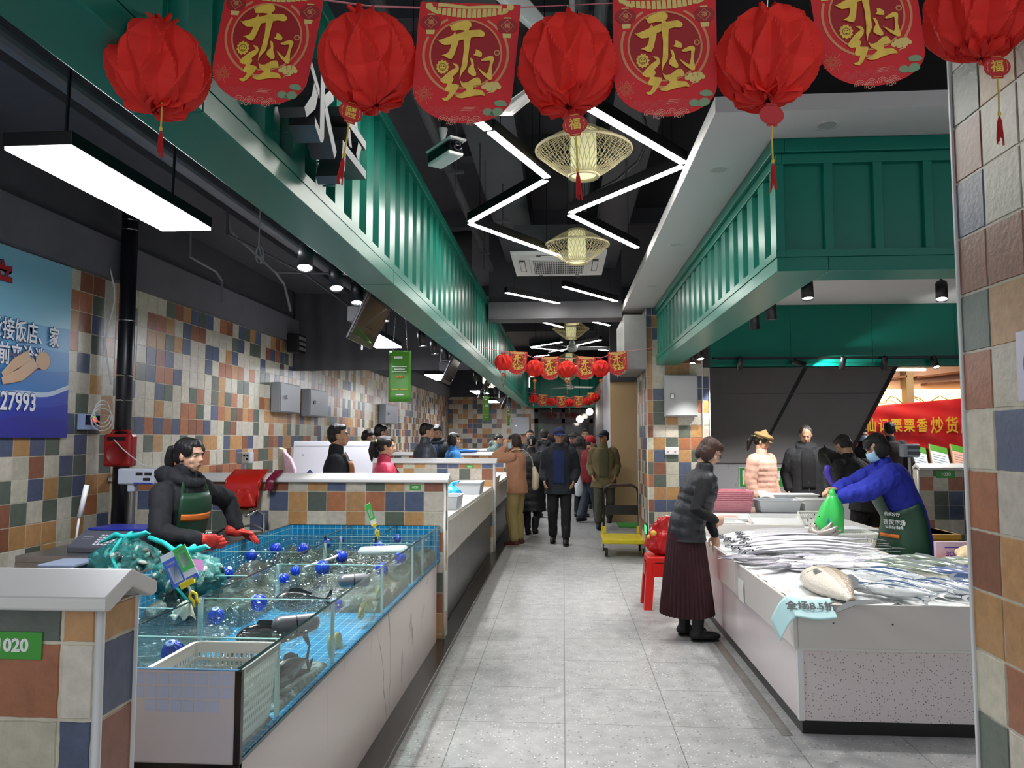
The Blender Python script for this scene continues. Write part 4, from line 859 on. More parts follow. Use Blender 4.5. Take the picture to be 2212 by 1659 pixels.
G().cbox((0.0, .203, .398), (.14, .004, .008)).build('blue_stripe', MATS['blue_plate'], hd)
t = thing('weighing_scale', 'small scale display on a stem just above the 1021 coping by the red bag', 'scale', (-3.42, 7.9, .88)); G().cbox((0, 0, .5), (.15, .11, .12)).build('display_head', MATS['scale_light_grey'], t, bevel=.012); G().cbox((.03, -.06, .5), (.085, .012, .11)).build('display_face', M_WPL, t, bevel=.006)
for x, z in ((.015, .525), (.05, .525), (.05, .49)): G().cbox((x, -.067, z), (.022, .004, .018)).build('display_window', MATS['lcd_dark'], t)
G().tube([(0, 0, .02), (0, 0, .44)], .018).build('pole', M_STEEL, t); G().cbox((0, 0, .01), (.3, .3, .04)).build('base', MATS['scale_body_grey'], t)
t = thing('steel_sink', 'stainless sink counter in the corner below the 1021 half wall', 'sink', (-2.7, 5.6, 0), world=True); G().box(-3.3, -2.2, 5.38, 5.88, .8, .85).build('rim', M_STEEL, t, bevel=.01); G().box(-3.25, -2.25, 5.42, 5.86, .5, .8).build('bowl', M_STEEL, t)
for x in (-3.25, -2.25): G().box(x - .02, x + .02, 5.6, 5.64, 0, .5).build('leg', M_STEEL, t)
G().tube([(-2.35, 5.8, .85), (-2.35, 5.8, 1.0), (-2.37, 5.72, 1.04), (-2.42, 5.62, 1.0)], .012).build('tap', M_CHROME, t, smooth=True)
o = G().tube([(-2.62, 5.3, .84), (-2.5, 5.42, .93), (-2.3, 5.5, .95), (-2.2, 5.4, .93)], .011).build('water_hose', mat('grey_hose', '4d4f50', rough=.4), None, smooth=True); tag(o, 'grey water hose arching behind the stall woman', 'hose')
t = thing('wall_pipe', 'black vertical drain pipe running up the tiled wall', 'pipe', (-3.55, 5.84, 0)); G().tube([(0, 0, 0), (0, 0, 4.4)], .062, n=24).build('pipe', mat('black_pvc', '17181f', rough=.3), t, smooth=True)
for z in (1.9, 2.1, 2.55, 3.3, 3.38, 3.42): G().lathe([(.064, -.006), (.066, 0), (.064, .006)], (0, 0, z), n=24, cap=False).build('pipe_band', M_CHROME, t)
g = G(); q = [(-3.62, 5.7, 2.95)] + [(-3.6 + .015 * math.sin(k), 5.69 + .03 * math.sin(k * .9), 2.9 - k * .11) for k in range(9)]; g.tube(q, .006)
for a in range(3): g.tube([(-3.6, 5.64 + .1 * (1 + .2 * a) * math.cos(b), 1.8 + .09 * math.sin(b) - .03 * a) for b in [k * .5 + a for k in range(13)]], .005)
o = g.build('white_cable', M_WPL, None, smooth=True); tag(o, 'loose white cable looped down the black wall pipe', 'cable')
t = thing('thermostat_box', 'pair of small blue edged temperature controllers on the tiled wall', 'controller', (-3.69, 5.52, 1.66))
for k in (0, 1):
    b = G().box(0, .06, -.05 + k * .098, .046 + k * .098, 0, .12).build('unit', mat('pale_blue_case', '9fb4d9', rough=.3), t, bevel=.004); G().box(.06, .063, -.04 + k * .098, .036 + k * .098, .035, .11).build('dial', mat('dial_navy', '131a3a', rough=.15), b)
for x in (.012, .035): G().box(.063, .065, .04 + x, .056 + x, .06, .088).build('red_digit', mat('red_led', 'ff2a1a', em=4, emc='ff2a1a'), t)
G().box(.063, .065, .05, .07, .094, .102).build('green_digit', mat('green_led', '8fe01a', em=2.5, emc='8fe01a'), t)
t = thing('emergency_speaker', 'red portable speaker hanging on the black wall pipe', 'speaker', (-3.5, 5.735, 1.37)); g = G(); g.box(-.115, .115, -.05, .05, 0, .26); g.build('case', mat('speaker_red', 'a11f1b', rough=.35), t, bevel=.022)
G().tube([(-.08, 0, .25), (-.06, 0, .285), (.06, 0, .285), (.08, 0, .25)], .013).build('handle', MATS['speaker_red'], t, smooth=True); G().box(-.08, .07, -.052, -.049, .205, .235).build('dark_slot', M_BLACK, t)
G().lathe([(.085, 0), (.088, .003), (.08, .006), (.078, .002), (.001, .002)], (0, -.05, .1), n=32, M=Mx.Rotation(R(90), 4, 'X'), cap=False).build('grille', mat('speaker_red_dark', '8d1b18', rough=.4), t, smooth=True)
G().tube([(-.02, -.06, .215), (.08, -.1, .14), (.25, -.12, .02), (.42, -.1, -.02)], .004).build('plug_cable', M_WPL, t)
o = G().tube([(-3.05, 4.55, .9), (-3.04, 4.57, 1.12)], .007).tube([(-3.04, 4.57, 1.1), (-3.02, 4.6, 1.3)], .016).build('brush', M_WPL, None, smooth=True); tag(o, 'thin white handled brush leaning beside the big scale', 'brush')
t = thing('grey_tray', 'pale blue grey plastic crate showing over the 1020 coping', 'crate', (-2.68, 3.95, .79)); G().box(-.09, .09, -.1, .1, 0, .13).build('body', mat('blue_grey_crate', '8a95a8', rough=.4), t, bevel=.01); G().box(-.1, .1, -.11, .11, .12, .14).build('rim', MATS['blue_grey_crate'], t, bevel=.006)
o = G().box(-3.1, -2.19, 3.6, 4.2, 0, .79).build('low_bench', M_STEEL, None, bevel=.005); tag(o, 'low steel bench behind the 1020 half wall carrying the crate', 'bench')
# red bags hung over the 1021 coping
def bagdrape(label, x0, poly, m, y=5.862, over=.1):
    g = G(); n = len(poly)
    def wob(x, z): return .014 * noise.noise(V((x * 22, z * 12, x0 * 9)))
    bm = bmesh.new(); vs = [bm.verts.new((x0 + x, y - .012, 1.29 + z)) for x, z in poly]; f = bm.faces.new(vs); bmesh.ops.triangulate(bm, faces=[f]); bmesh.ops.subdivide_edges(bm, edges=bm.edges, cuts=5, use_grid_fill=True)
    for v in bm.verts:
        d = v.co.z - 1.262
        if d > 0: v.co.y += d * 2.4; v.co.z = 1.265 + d * 1.35
        v.co.y += wob(v.co.x, v.co.z) - .012
    me = bpy.data.meshes.new('plastic_bag'); bm.to_mesh(me); bm.free(); me.materials.append(m); o = bpy.data.objects.new('plastic_bag', me); COL.objects.link(o)
    me.polygons.foreach_set('use_smooth', [True] * len(me.polygons)); md = o.modifiers.new('s', 'SOLIDIFY'); md.thickness = .008; tag(o, label, 'bag'); return o
bagdrape('shiny red plastic carrier bag draped over the 1021 coping', -2.69, [(0, -.26), (.09, -.255), (.092, -.2), (.1, -.12), (.115, -.09), (.14, -.115), (.175, -.115), (.19, -.09), (.205, -.13), (.21, -.23), (.225, -.25), (.265, -.245), (.28, -.17), (.27, -.13), (.28, -.06), (.305, .03), (.02, .03), (.005, -.05)], mat('red_bag_film', 'c8261a', rough=.22, spec=.6))
bagdrape('small maroon plastic bag draped over the 1021 coping', -2.37, [(0, -.115), (.03, -.105), (.06, -.12), (.075, -.05), (.105, .025), (.035, .025), (.015, -.05)], mat('maroon_bag_film', '7d1f3c', rough=.25))
# sea poster on the tiled wall
t = thing('sea_poster', 'blue seafood shop poster with waves, shellfish and a phone number on the tiled wall', 'poster', (-3.685, 4.3, 1.6)); L_ = 1.03
g = G(); g.box(0, .006, -2.0, L_, 0, 1.27); g.build('sheet', mat('poster_sea_blue', '86c2d8', rough=.3), t)
def band(z0, z1, col, amp, ph, x): 
    g = G(); n = 40; q = [(-2 + (2 + L_) * i / n, z1 + amp * math.sin(ph + i * .33) + amp * .4 * math.sin(i * .8)) for i in range(n + 1)]; g.prism([(-2, z0), (L_, z0)] + q[::-1], (x, 0, 0), (0, 1, 0), (0, 0, 1), (.001, 0, 0)); return g.build('sea_print', mat('print_' + col, col, rough=.35), t)
band(0, .8, '5fa6d2', .01, 0, .0065); band(0, .62, '4a90c8', .01, 2, .0078); band(0, .47, '3a7cc0', .012, 1, .0091)
band(0, .345, 'c9d9ea', .045, .2, .0104); band(0, .31, '2b46b4', .045, .25, .0117); band(0, .2, '2334a6', .04, 1.2, .013); band(0, .12, '2a2f96', .03, 2.2, .0143)
bt = mat('poster_lettering', 'eef2f6', rough=.4); bo = mat('lettering_outline', '23406f', rough=.4)
def ptext(s, size, y, z, m, o_=True, bold=.002, x=.017, sx=.72):
    if o_: text('lettering', s, size, bo, t, (x - .001, y, z), (PI / 2, 0, PI / 2), bold=bold + .005, align='RIGHT', sx=sx)
    text('lettering', s, size, m, t, (x + .001, y, z), (PI / 2, 0, PI / 2), bold=bold, align='RIGHT', sx=sx)
ptext('海产', .28, .42, 1.01, mat('poster_red', 'b02024', rough=.4), bold=.005); ptext('承接饭店、家', .155, .90, .71, bt); ptext('迎前来洽谈。', .155, .87, .545, bt); ptext('927993', .17, .69, .235, bt, bold=.003, sx=.8)
g = G(); mc = mat('shellfish_print', 'd7b291', rough=.5); g.limb([(.02, .36, .37), (.02, .52, .42), (.02, .66, .52)], [(.002, .025), (.002, .045), (.002, .05)], side=(1, 0, 0), n=12); g.limb([(.02, .36, .41), (.02, .48, .5), (.02, .6, .56)], [(.002, .02), (.002, .04), (.002, .045)], side=(1, 0, 0), n=12); g.ell((.021, .74, .54), (.003, .075, .065)); g.build('shellfish_print', mc, t, smooth=True)
g = G(); g.lathe([(.001, 0), (.13, 0), (.13, .002), (.001, .002)], (.017, .14, .43), n=32, M=Mx.Rotation(R(90), 4, 'Y')); g.build('plate_print', mat('plate_black', '20242c', rough=.4), t)
g = G()
for a in range(6): g.ell((.02, .14 + .075 * math.cos(a), .43 + .075 * math.sin(a)), (.003, .038, .038))
g.build('food_print', mat('food_red', 'd4605a', rough=.5), t, smooth=True)
# ================= counters further down the row
def row_counter(y0, y1, label):
    t = thing('stall_counter', label, 'counter', (-1.4, (y0 + y1) / 2, 0), world=True)
    G().box(-1.5, -.975, y0, y1, .9, .93).build('worktop', M_WHITE, t, bevel=.004)
    y = y0
    while y < y1 - .05: e = min(y + .45, y1); G().box(-1.0, -.965, y + .001, e - .001, .6, .9).build('apron_slab', mat('cream_slab', 'd6d2c8', rough=.2, var=.05, vs=6), t); y += .45
    y = y0
    while y < y1 - .05: e = min(y + 1.05, y1); G().box(-1.04, -1.0, y + .002, e - .002, .05, .6).build('steel_panel', M_STEELD, t); y += 1.05
    G().box(-1.48, -1.04, y0, y1, 0, .9).build('carcass', M_DUCT, t); G().box(-1.005, -.97, y0, y0 + .06, .05, .6).build('end_strip', M_BLACK, t)
row_counter(6.06, 10.35, 'white slab and steel fronted counter between half walls 1021 and 1022'); row_counter(10.5, 14.78, 'steel fronted counter behind the 1022 half wall beside the brown fleece woman'); row_counter(14.95, 19.15, 'steel fronted counter far down the row behind the aisle shoppers')
def tub(loc, w_, d, h, label, m, rz=0, lid=False):
    t = thing('plastic_tub', label, 'tub', loc, rz); g = G(); n = .9
    def rect(k, z, i=0): return [V((s * (w_ / 2 * k - i), u * (d / 2 * k - i), z)) for s, u in ((-1, -1), (1, -1), (1, 1), (-1, 1))]
    g.rings([rect(n, 0), rect(1, h), rect(1.05, h), rect(1.05, h + .006), rect(1, h + .006, .004), rect(n, .006, .004)], cap=True); g.build('body', m, t, bevel=.004)
    if lid: G().box(-w_ * .53, w_ * .53, -d * .53, d * .53, h + .006, h + .016).build('lid', m, t, bevel=.003)
    return t
M_TUB = mat('translucent_tub', 'd3d8dc', rough=.25, alpha=.8)
tub((-1.13, 7.15, .93), .3, .42, .12, 'clear plastic tub on the counter behind half wall 1021, closer one', M_TUB); tub((-1.14, 9.0, .93), .34, .42, .13, 'clear plastic tub on the counter next to half wall 1022', M_TUB, lid=True)
o = G().ell((-1.2, 7.95, 1.01), (.13, .16, .08)).limb([(-1.2, 7.95, 1.07), (-1.17, 7.93, 1.12), (-1.1, 7.88, 1.14)], [.03, .02, .012]); o = fuse(o, 'plastic_bag', mat('blue_bag_film', '2fa6d8', rough=.25), None, .012, 2, .012, 20); tag(o, 'tied blue plastic bag between the two clear tubs', 'bag')
o = G().ell((-1.13, 7.72, .96), (.08, .1, .03)).build('salmon_piece', mat('salmon', 'd8785a', rough=.35), None, smooth=True); tag(o, 'orange piece of fish beside the tied blue bag', 'fish')
tub((-1.15, 11.0, .93), .4, .7, .1, 'white trays of stock on the counter past half wall 1022', M_WPL, lid=True)
o = G().ell((-2.1, 14.86, 1.34), (.42, .1, .035)).build('plastic_sheet', mat('blue_sheet', '2f7fd6', rough=.3), None, smooth=True); tag(o, 'blue plastic sheet lying on the coping of a distant half wall', 'sheet')
# foam lids and boxes behind 1021
M_FOAM = mat('white_foam_board', 'dcdde2', rough=.7)
def foamlid(x, z, w_, label, rzz):
    t = thing('foam_board', label, 'foam board', (x, 8.55, z)); t.rotation_euler = (R(-8), 0, R(rzz))
    G().box(-w_ / 2, w_ / 2, -.02, .02, 0, .39).build('board', M_FOAM, t, bevel=.006); G().box(-w_ / 2 + .02, w_ / 2 - .02, -.022, -.02, .33, .336).build('moulded_line', mat('foam_shadow', 'b9bac2', rough=.8), t)
    G().prism([(-.04, 0), (.04, 0), (0, .04)], (w_ * .2 - w_ / 4, -.022, .02), (1, 0, 0), (0, 0, 1), (0, .002, 0)).build('arrow_print', mat('navy_print', '1c2a5c', rough=.5), t)
    g = G(); g.prism([(-.014, 0), (.014, 0), (0, .022)], (-w_ * .25, -.022, .22), (1, 0, 0), (0, 0, 1), (0, .002, 0)); g.build('recycle_mark', mat('foam_mark', '9a9ba8', rough=.5), t)
foamlid(-2.9, 1.17, .48, 'white foam box lid standing behind half wall 1021, closer to the tiled wall', 0); foamlid(-2.43, 1.17, .47, 'white foam box lid standing behind the man in the brown apron', 0)
o = G().box(-3.2, -2.2, 8.4, 8.95, 0, 1.168).build('foam_box', M_FOAM, None, bevel=.01); tag(o, 'white foam box stack behind half wall 1021 under the standing lids', 'box')
t = thing('paper_sack', 'cream and pink printed sack leaning beside the foam lids', 'sack', (-3.1, 8.25, 1.05)); G().prism([(-.09, 0), (.06, 0), (-.03, .42), (-.1, .44)], (0, 0, 0), (1, 0, 0), (0, 0, 1), (0, .09, 0)).build('sack', mat('cream_sack', 'cfc6b2', rough=.6), t, bevel=.012); G().prism([(.02, 0.02), (.12, 0.02), (.11, .2), (.06, .32), (-.02, .4), (-.04, .38)], (0, -.03, 0), (1, 0, 0), (0, 0, 1), (0, .07, 0)).build('pink_bag', mat('pink_film', 'dcb8c4', rough=.3, var=.2, vs=20), t, bevel=.015)
o = G().box(-3.6, -3.1, 7.6, 8.4, 0, .88).box(-3.4, -3.12, 8.12, 8.4, .88, 1.05).build('side_table', M_STEEL, None, bevel=.006); tag(o, 'steel side table along the tiled wall under the small scale', 'table')
# ================= new year garlands: paper balls and printed banners on a cord
M_PAPER = mat('red_tissue_paper', 'e4281d', rough=.75, var=.1, vs=9, sub=.25)
M_BRED = mat('banner_red', 'cf2229', rough=.65, var=.05, vs=6)
M_GOLD = mat('gold_print', 'e2bd48', rough=.4, var=.2, vs=30)
M_RING = mat('rose_gold_print', 'cf8a5c', rough=.5)
M_DKRED = mat('dark_red_print', '9e141b', rough=.6, var=.12, vs=18)
M_PALE = mat('pale_gold_print', 'd9c274', rough=.5)
M_ROSE = mat('rose_print', 'c9484b', rough=.55)
M_PINE = mat('pine_green_print', '7d9b77', rough=.6)
M_TASSEL = mat('red_tassel_thread', 'c21d20', rough=.7); M_CORD = mat('gold_cord', 'd2b54a', rough=.5)
def bcoord(x, y): return ((x - 665) * .000192, -(y - 15) * .000192)
S_KAI = [[(425,308),(455,325),(500,295),(620,255),(665,250),(710,285),(715,325),(690,360),(675,365),(640,385),(560,380),(500,390),(470,385),(455,345)],
 [(285,497),(320,518),(480,455),(515,400),(530,440),(660,390),(830,375),(880,410),(890,440),(860,470),(780,465),(720,480),(560,525),(470,575),(380,580),(340,555)],
 [(480,540),(565,520),(550,590),(520,700),(485,765),(440,755),(400,730),(360,720),(400,705),(440,680),(465,620)],
 [(635,380),(685,375),(715,480),(705,560),(690,760),(680,870),(620,960),(597,1030),(600,930),(620,830),(635,640),(625,480)]]
S_MEN = [[(785,630),(830,650),(862,680),(855,730),(800,720),(755,705),(780,680)], [(715,745),(750,760),(765,820),(770,870),(800,940),(795,980),(765,985),(725,960),(690,925),(700,880),(735,830)],
 [(850,770),(890,745),(960,715),(1005,725),(1015,755),(990,870),(1000,1000),(985,1028),(950,1020),(880,960),(840,910),(815,870),(870,910),(930,950),(955,880),(965,790),(960,775),(900,785),(870,785)]]
S_HONG = [[(500,820),(560,830),(585,870),(570,930),(510,990),(525,1030),(500,1080),(595,1100),(570,1170),(500,1270),(450,1310),(410,1300),(390,1275),(440,1265),(470,1220),(480,1190),(430,1180),(425,1150),(455,1080),(400,1080),(360,1050),(370,1020),(470,920),(545,870)],
 [(605,1040),(640,1070),(700,1060),(780,1005),(835,1000),(865,1050),(860,1090),(800,1100),(770,1110),(775,1150),(880,1165),(915,1210),(915,1235),(870,1225),(760,1240),(640,1270),(580,1262),(555,1240),(620,1215),(690,1160),(650,1130),(625,1110)]]
def smooth2(poly, n=3):
    """soften a brush outline (closed catmull-rom), keeping its tips"""
    out = []; m = len(poly)
    for i in range(m):
        p0, p1, p2, p3 = (V(poly[(i + k) % m] + (0,)) for k in (-1, 0, 1, 2))
        for j in range(n):
            t = j / n; q = .5 * (2 * p1 + (p2 - p0) * t * .8 + (2 * p0 - 5 * p1 + 4 * p2 - p3) * t * t * .8 + (3 * p1 - p0 - 3 * p2 + p3) * t ** 3 * .8 + (p1 * 0)) if False else p1 + (p2 - p1) * t + ((p2 - p0) * .12 * t * (1 - t) ** 2 - (p3 - p1) * .12 * t * t * (1 - t)) * 2
            out.append((q.x, q.y))
    return out
def flat(g, pts, y, d=.0006):
    g.prism(pts, (0, y, 0), (1, 0, 0), (0, 0, 1), (0, -d, 0))
def circ(cx, cz, r, n=36, a0=0, a1=2 * PI): return [(cx + r * math.cos(a0 + (a1 - a0) * i / n), cz + r * math.sin(a0 + (a1 - a0) * i / n)) for i in range(n + (0 if a1 - a0 > 6.28 else 1))]
def ringp(g, cx, cz, r0, r1, y, a0=0, a1=2 * PI, n=48, d=.0006):
    for k in range(n):
        a, b = a0 + (a1 - a0) * k / n, a0 + (a1 - a0) * (k + 1) / n
        q = [(cx + r * math.cos(t), cz + r * math.sin(t)) for r, t in ((r0, a), (r1, a), (r1, b), (r0, b))]
        g.poly([V((x, y - d, z)) for x, z in q])
def make_banner(detail=True):
    t = thing('banner', 'x', 'banner'); o = [bcoord(*p) for p in [(62, 5), (1318, 28), (1300, 450), (1275, 900), (1255, 1180)]]
    for k in range(17):
        a = PI * k / 16; o.append(bcoord(637 + 618 * math.cos(a) , 1180 - 80 * k / 16 + 445 * math.sin(a) ** .9))
    o += [bcoord(32, 700), bcoord(45, 300)]
    g = G(); flat(g, o, .0006, .0012); g.build('panel', M_BRED, t)
    g = G(); cx, cz = bcoord(657, 690); rr = 450 * .000192
    g.poly([V((x, -.0008, z)) for x, z in circ(cx, cz, rr * .97)]); g.build('dark_disc', M_DKRED, t)
    g = G(); ringp(g, cx, cz, rr * .96, rr * 1.01, -.0012); ringp(g, cx, cz, rr * 1.13, rr * 1.2, -.0009, R(155), R(292)); ringp(g, cx, cz, rr * 1.13, rr * 1.2, -.0009, R(-52), R(28)); ringp(g, cx, cz, rr * 1.1, rr * 1.17, -.0009, R(40), R(60)); ringp(g, cx, cz, rr * 1.1, rr * 1.17, -.0009, R(118), R(138))
    ringp(g, *bcoord(1045, 668), .0042, .0072, -.0012, n=20); g.build('ring_print', M_RING, t, fixn=False)
    g = G(); q = []
    for k in range(15):   # tiled roof
        u = k / 14; x = 240 + 880 * u; dip = 70 * (1 - (2 * u - 1) ** 2); w_ = 27
        flat(g, [bcoord(*p) for p in ((x - w_, 150 + dip * .9), (x + w_, 150 + dip * .9), (x + w_ * .85, 80 + dip * .25), (x - w_ * .85, 80 + dip * .25))], -.0012)
    for sx, c in ((-1, 175), (1, 1190)):
        flat(g, circ(*bcoord(c, 65), .0088, 18), -.0012); flat(g, [bcoord(*p) for p in ((c - sx * 0 - 40, 70), (c + 40, 60), (c - sx * 120 + 10, 150), (c - sx * 110, 175), (c - sx * 20, 130))], -.0015)
    flat(g, [bcoord(*p) for p in ((290, 20), (480, 35), (665, 60), (880, 45), (1080, 45), (1090, 80), (665, 95), (280, 65))], -.0009)
    g.build('roof_print', M_PALE, t)
    if detail:
        for c, y in ((205, 280), (1160, 315)):
            g, h, ww = G(), G(), G(); x, z = bcoord(c, y); flat(g, [(x + .0245 * math.cos(a), z + .0195 * math.sin(a)) for a in [2 * PI * i / 30 for i in range(30)]], -.0012)
            flat(h, [(x - .0105, z - .019), (x + .0105, z - .019), (x + .009, z - .03), (x - .009, z - .03)], -.0012); flat(h, [(x - .009, z + .019), (x + .009, z + .019), (x + .008, z + .022), (x - .008, z + .022)], -.0012)
            for k in range(4):
                a, b = PI / 2 * k, PI / 2 * (k + 1); p = [(x + r * math.cos(q_), z + r * math.sin(q_)) for r, q_ in ((.0158, a), (.0158, b), (.0142, b), (.0142, a))]; flat(ww, p, -.002)
            lp = g.build('lantern_print', mat('print_lantern_red', '9c2226', rough=.6), t); h.build('lantern_cap_print', M_PALE, lp); ww.build('diamond_print', M_RING, lp); text('lettering', '福', .0135, M_RING, lp, (x, -.0022, z), bold=.0003, ext=.0002)
        g = G(); x0, z0 = bcoord(160, 1218)
        for k in range(26):
            a = 2 * PI * k / 26; r1 = .012 + .008 * (k % 3 == 0) + .004 * (k % 2)
            flat(g, [(x0 + r * math.cos(a + d), z0 + r * math.sin(a + d)) for r, d in ((.004, -.06), (r1, -.015), (r1, .015), (.004, .06))], -.0008, .0004); flat(g, circ(x0 + r1 * math.cos(a), z0 + r1 * math.sin(a), .0011, 8), -.0008, .0004)
        g.build('firework_print', M_RING, t)
        g = G(); x0, z0 = bcoord(378, 865); flat(g, [(x0 + (.0145 + .0016 * math.cos(11 * a)) * math.cos(a), z0 + (.0165 + .0016 * math.cos(11 * a)) * math.sin(a)) for a in [2 * PI * i / 66 for i in range(66)]], -.0012, .001)
        g.build('rosette_print', M_GOLD, t); g = G(); ringp(g, x0, z0, .008, .0092, -.0024, n=18); flat(g, circ(x0 - .003, z0 + .002, .0014, 8), -.0022); flat(g, circ(x0 + .003, z0 + .002, .0014, 8), -.0022); flat(g, [(x0 - .005, z0 - .004), (x0 + .005, z0 - .004), (x0, z0 - .007)], -.0022); g.build('rosette_detail', mat('brown_print', '6a3a16', rough=.5), t)
        g = G()
        for x, y, r in ((900, 1115, 30), (945, 1090, 36), (1000, 1080, 36), (1055, 1085, 36), (1085, 1112, 28), (1030, 1125, 34), (960, 1135, 34)): flat(g, circ(*bcoord(x, y), r * .000192 * 1.05, 20), -.0013 - .00002 * r % .0003)
        flat(g, [bcoord(*p) for p in ((985, 1150), (1010, 1150), (1035, 1165), (1030, 1180), (970, 1185), (935, 1215), (960, 1180), (1000, 1165))], -.0012); g.build('cloud_print', M_PALE, t)
        g = G()
        for x, y, a, b in ((1110, 1320, 75, 40), (1150, 1335, 45, 25), (960, 1435, 60, 45), (1020, 1455, 30, 30), (1085, 1430, 65, 50), (1050, 1450, 50, 40)): x0, z0 = bcoord(x, y); flat(g, [(x0 + a * .000192 * math.cos(q_), z0 + b * .000192 * math.sin(q_)) for q_ in [2 * PI * i / 24 for i in range(24)]], -.0012 - .0001 * (x % 3))
        g.build('pine_print', M_PINE, t)
    g = G(); h = G()
    def inside(x, z): u, v = x / .000192 + 665, -z / .000192 + 15; return v < 1180 + 445 * max(0, 1 - ((u - 637) / 618) ** 2) ** .5 - 25 - 60 * (abs(u - 637) > 500)
    for row, y in enumerate((1440, 1500, 1560)):
        for k in range(9):
            x0, z0 = bcoord(150 + k * 135 + (row % 2) * 68, y)
            for r in (.0125, .0085, .0048):
                q = [(r, a) for a in (0, PI)]
                for s in range(10):
                    a, b = PI * s / 10, PI * (s + 1) / 10; mid = (x0 + r * math.cos((a + b) / 2), z0 + r * math.sin((a + b) / 2))
                    if inside(*mid) and inside(x0, z0): (g if row < 2 else h).poly([V((x0 + rr_ * math.cos(t_), -.0008 - .0002 * row, z0 + rr_ * math.sin(t_))) for rr_, t_ in ((r, a), (r + .0011, a), (r + .0011, b), (r, b))])
    for c in (520, 770):
        x0, z0 = bcoord(c, 1595)
        for r in (.003, .007, .0105): ringp(h, x0, z0, r, r + .0012, -.0016, R(-10), R(190) if r > .005 else 2 * PI, n=18)
    for y in (1385, 1405, 1425): x0, z0 = bcoord(740 - (y - 1385), y); flat(h, [(x0 - .014, z0), (x0 + .013, z0 + .001), (x0 + .013, z0 + .002), (x0 - .014, z0 + .001)], -.0008)
    g.build('wave_print', M_ROSE, t, fixn=False); h.build('pink_cloud_print', mat('pink_print', 'e09a8a', rough=.5), t, fixn=False)
    for nm, S in (('lettering', S_KAI), ('lettering', S_MEN), ('lettering', S_HONG)):
        g = G()
        for i, p in enumerate(S): flat(g, [bcoord(*q) for q in smooth2(p)], -.0022 - .0004 * i, .0012)
        g.build(nm, M_GOLD, t)
    return t
def make_ball():
    t = thing('paper_ball', 'x', 'paper ball'); n = 9; NU, NV = 132, 46
    def tri(x): return abs((x % 1) * 2 - 1)
    def f(u, v):
        th = PI * (.035 + .93 * v); ph = 2 * PI * u; s = math.sin(th)
        a = tri(n * u + 1.6 * v + .18 * noise.noise(V((u * 9, v * 5, 2)))); b = tri(n * u - 1.6 * v + .18 * noise.noise(V((u * 9, v * 5, 8))))
        k = max(a, b) ** 1.5; r = .119 * (.80 + .22 * k + .05 * noise.noise(V((math.cos(ph) * 3, math.sin(ph) * 3, v * 5))))
        return V((r * s ** .8 * math.cos(ph), r * s ** .8 * math.sin(ph), -.104 * math.cos(th) * (.97 + .05 * k)))
    G().grid(f, NU, NV).build('tissue', M_PAPER, t, smooth=False, fixn=False)
    g = G(); rn = random.Random(5)
    for k in range(13):
        a = 2 * PI * k / 13 + rn.uniform(-.1, .1); L_ = rn.uniform(.045, .065); M = Mx.Rotation(a, 4, 'Z') @ Mx.Translation(V((.01, 0, -.1))) @ Mx.Rotation(R(rn.uniform(-8, 20)), 4, 'Y'); st = len(g.v)
        g.grid(lambda u, v: V((L_ * u, (v - .5) * .055 * (math.sin(PI * min(1, u * .75 + .12))), .02 * u * u + .012 * math.sin(v * 9 + k))), 6, 6); g.xf(M, st)
    g.build('bottom_petals', M_PAPER, t, fixn=False)
    g = G()
    for k in range(7):
        a = 2 * PI * k / 7; M = Mx.Rotation(a, 4, 'Z') @ Mx.Translation(V((.005, 0, .1))) @ Mx.Rotation(R(-45 + 12 * (k % 3)), 4, 'Y'); st = len(g.v); g.grid(lambda u, v: V((.04 * u, (v - .5) * .03 * (1 - .7 * u), .004 * math.sin(v * 7))), 3, 3); g.xf(M, st)
    g.build('top_petals', M_PAPER, t, fixn=False)
    return t
PB, PBN, PBS = make_ball(), make_banner(True), None
M_TAG = mat('tag_red', 'b8141a', rough=.45)
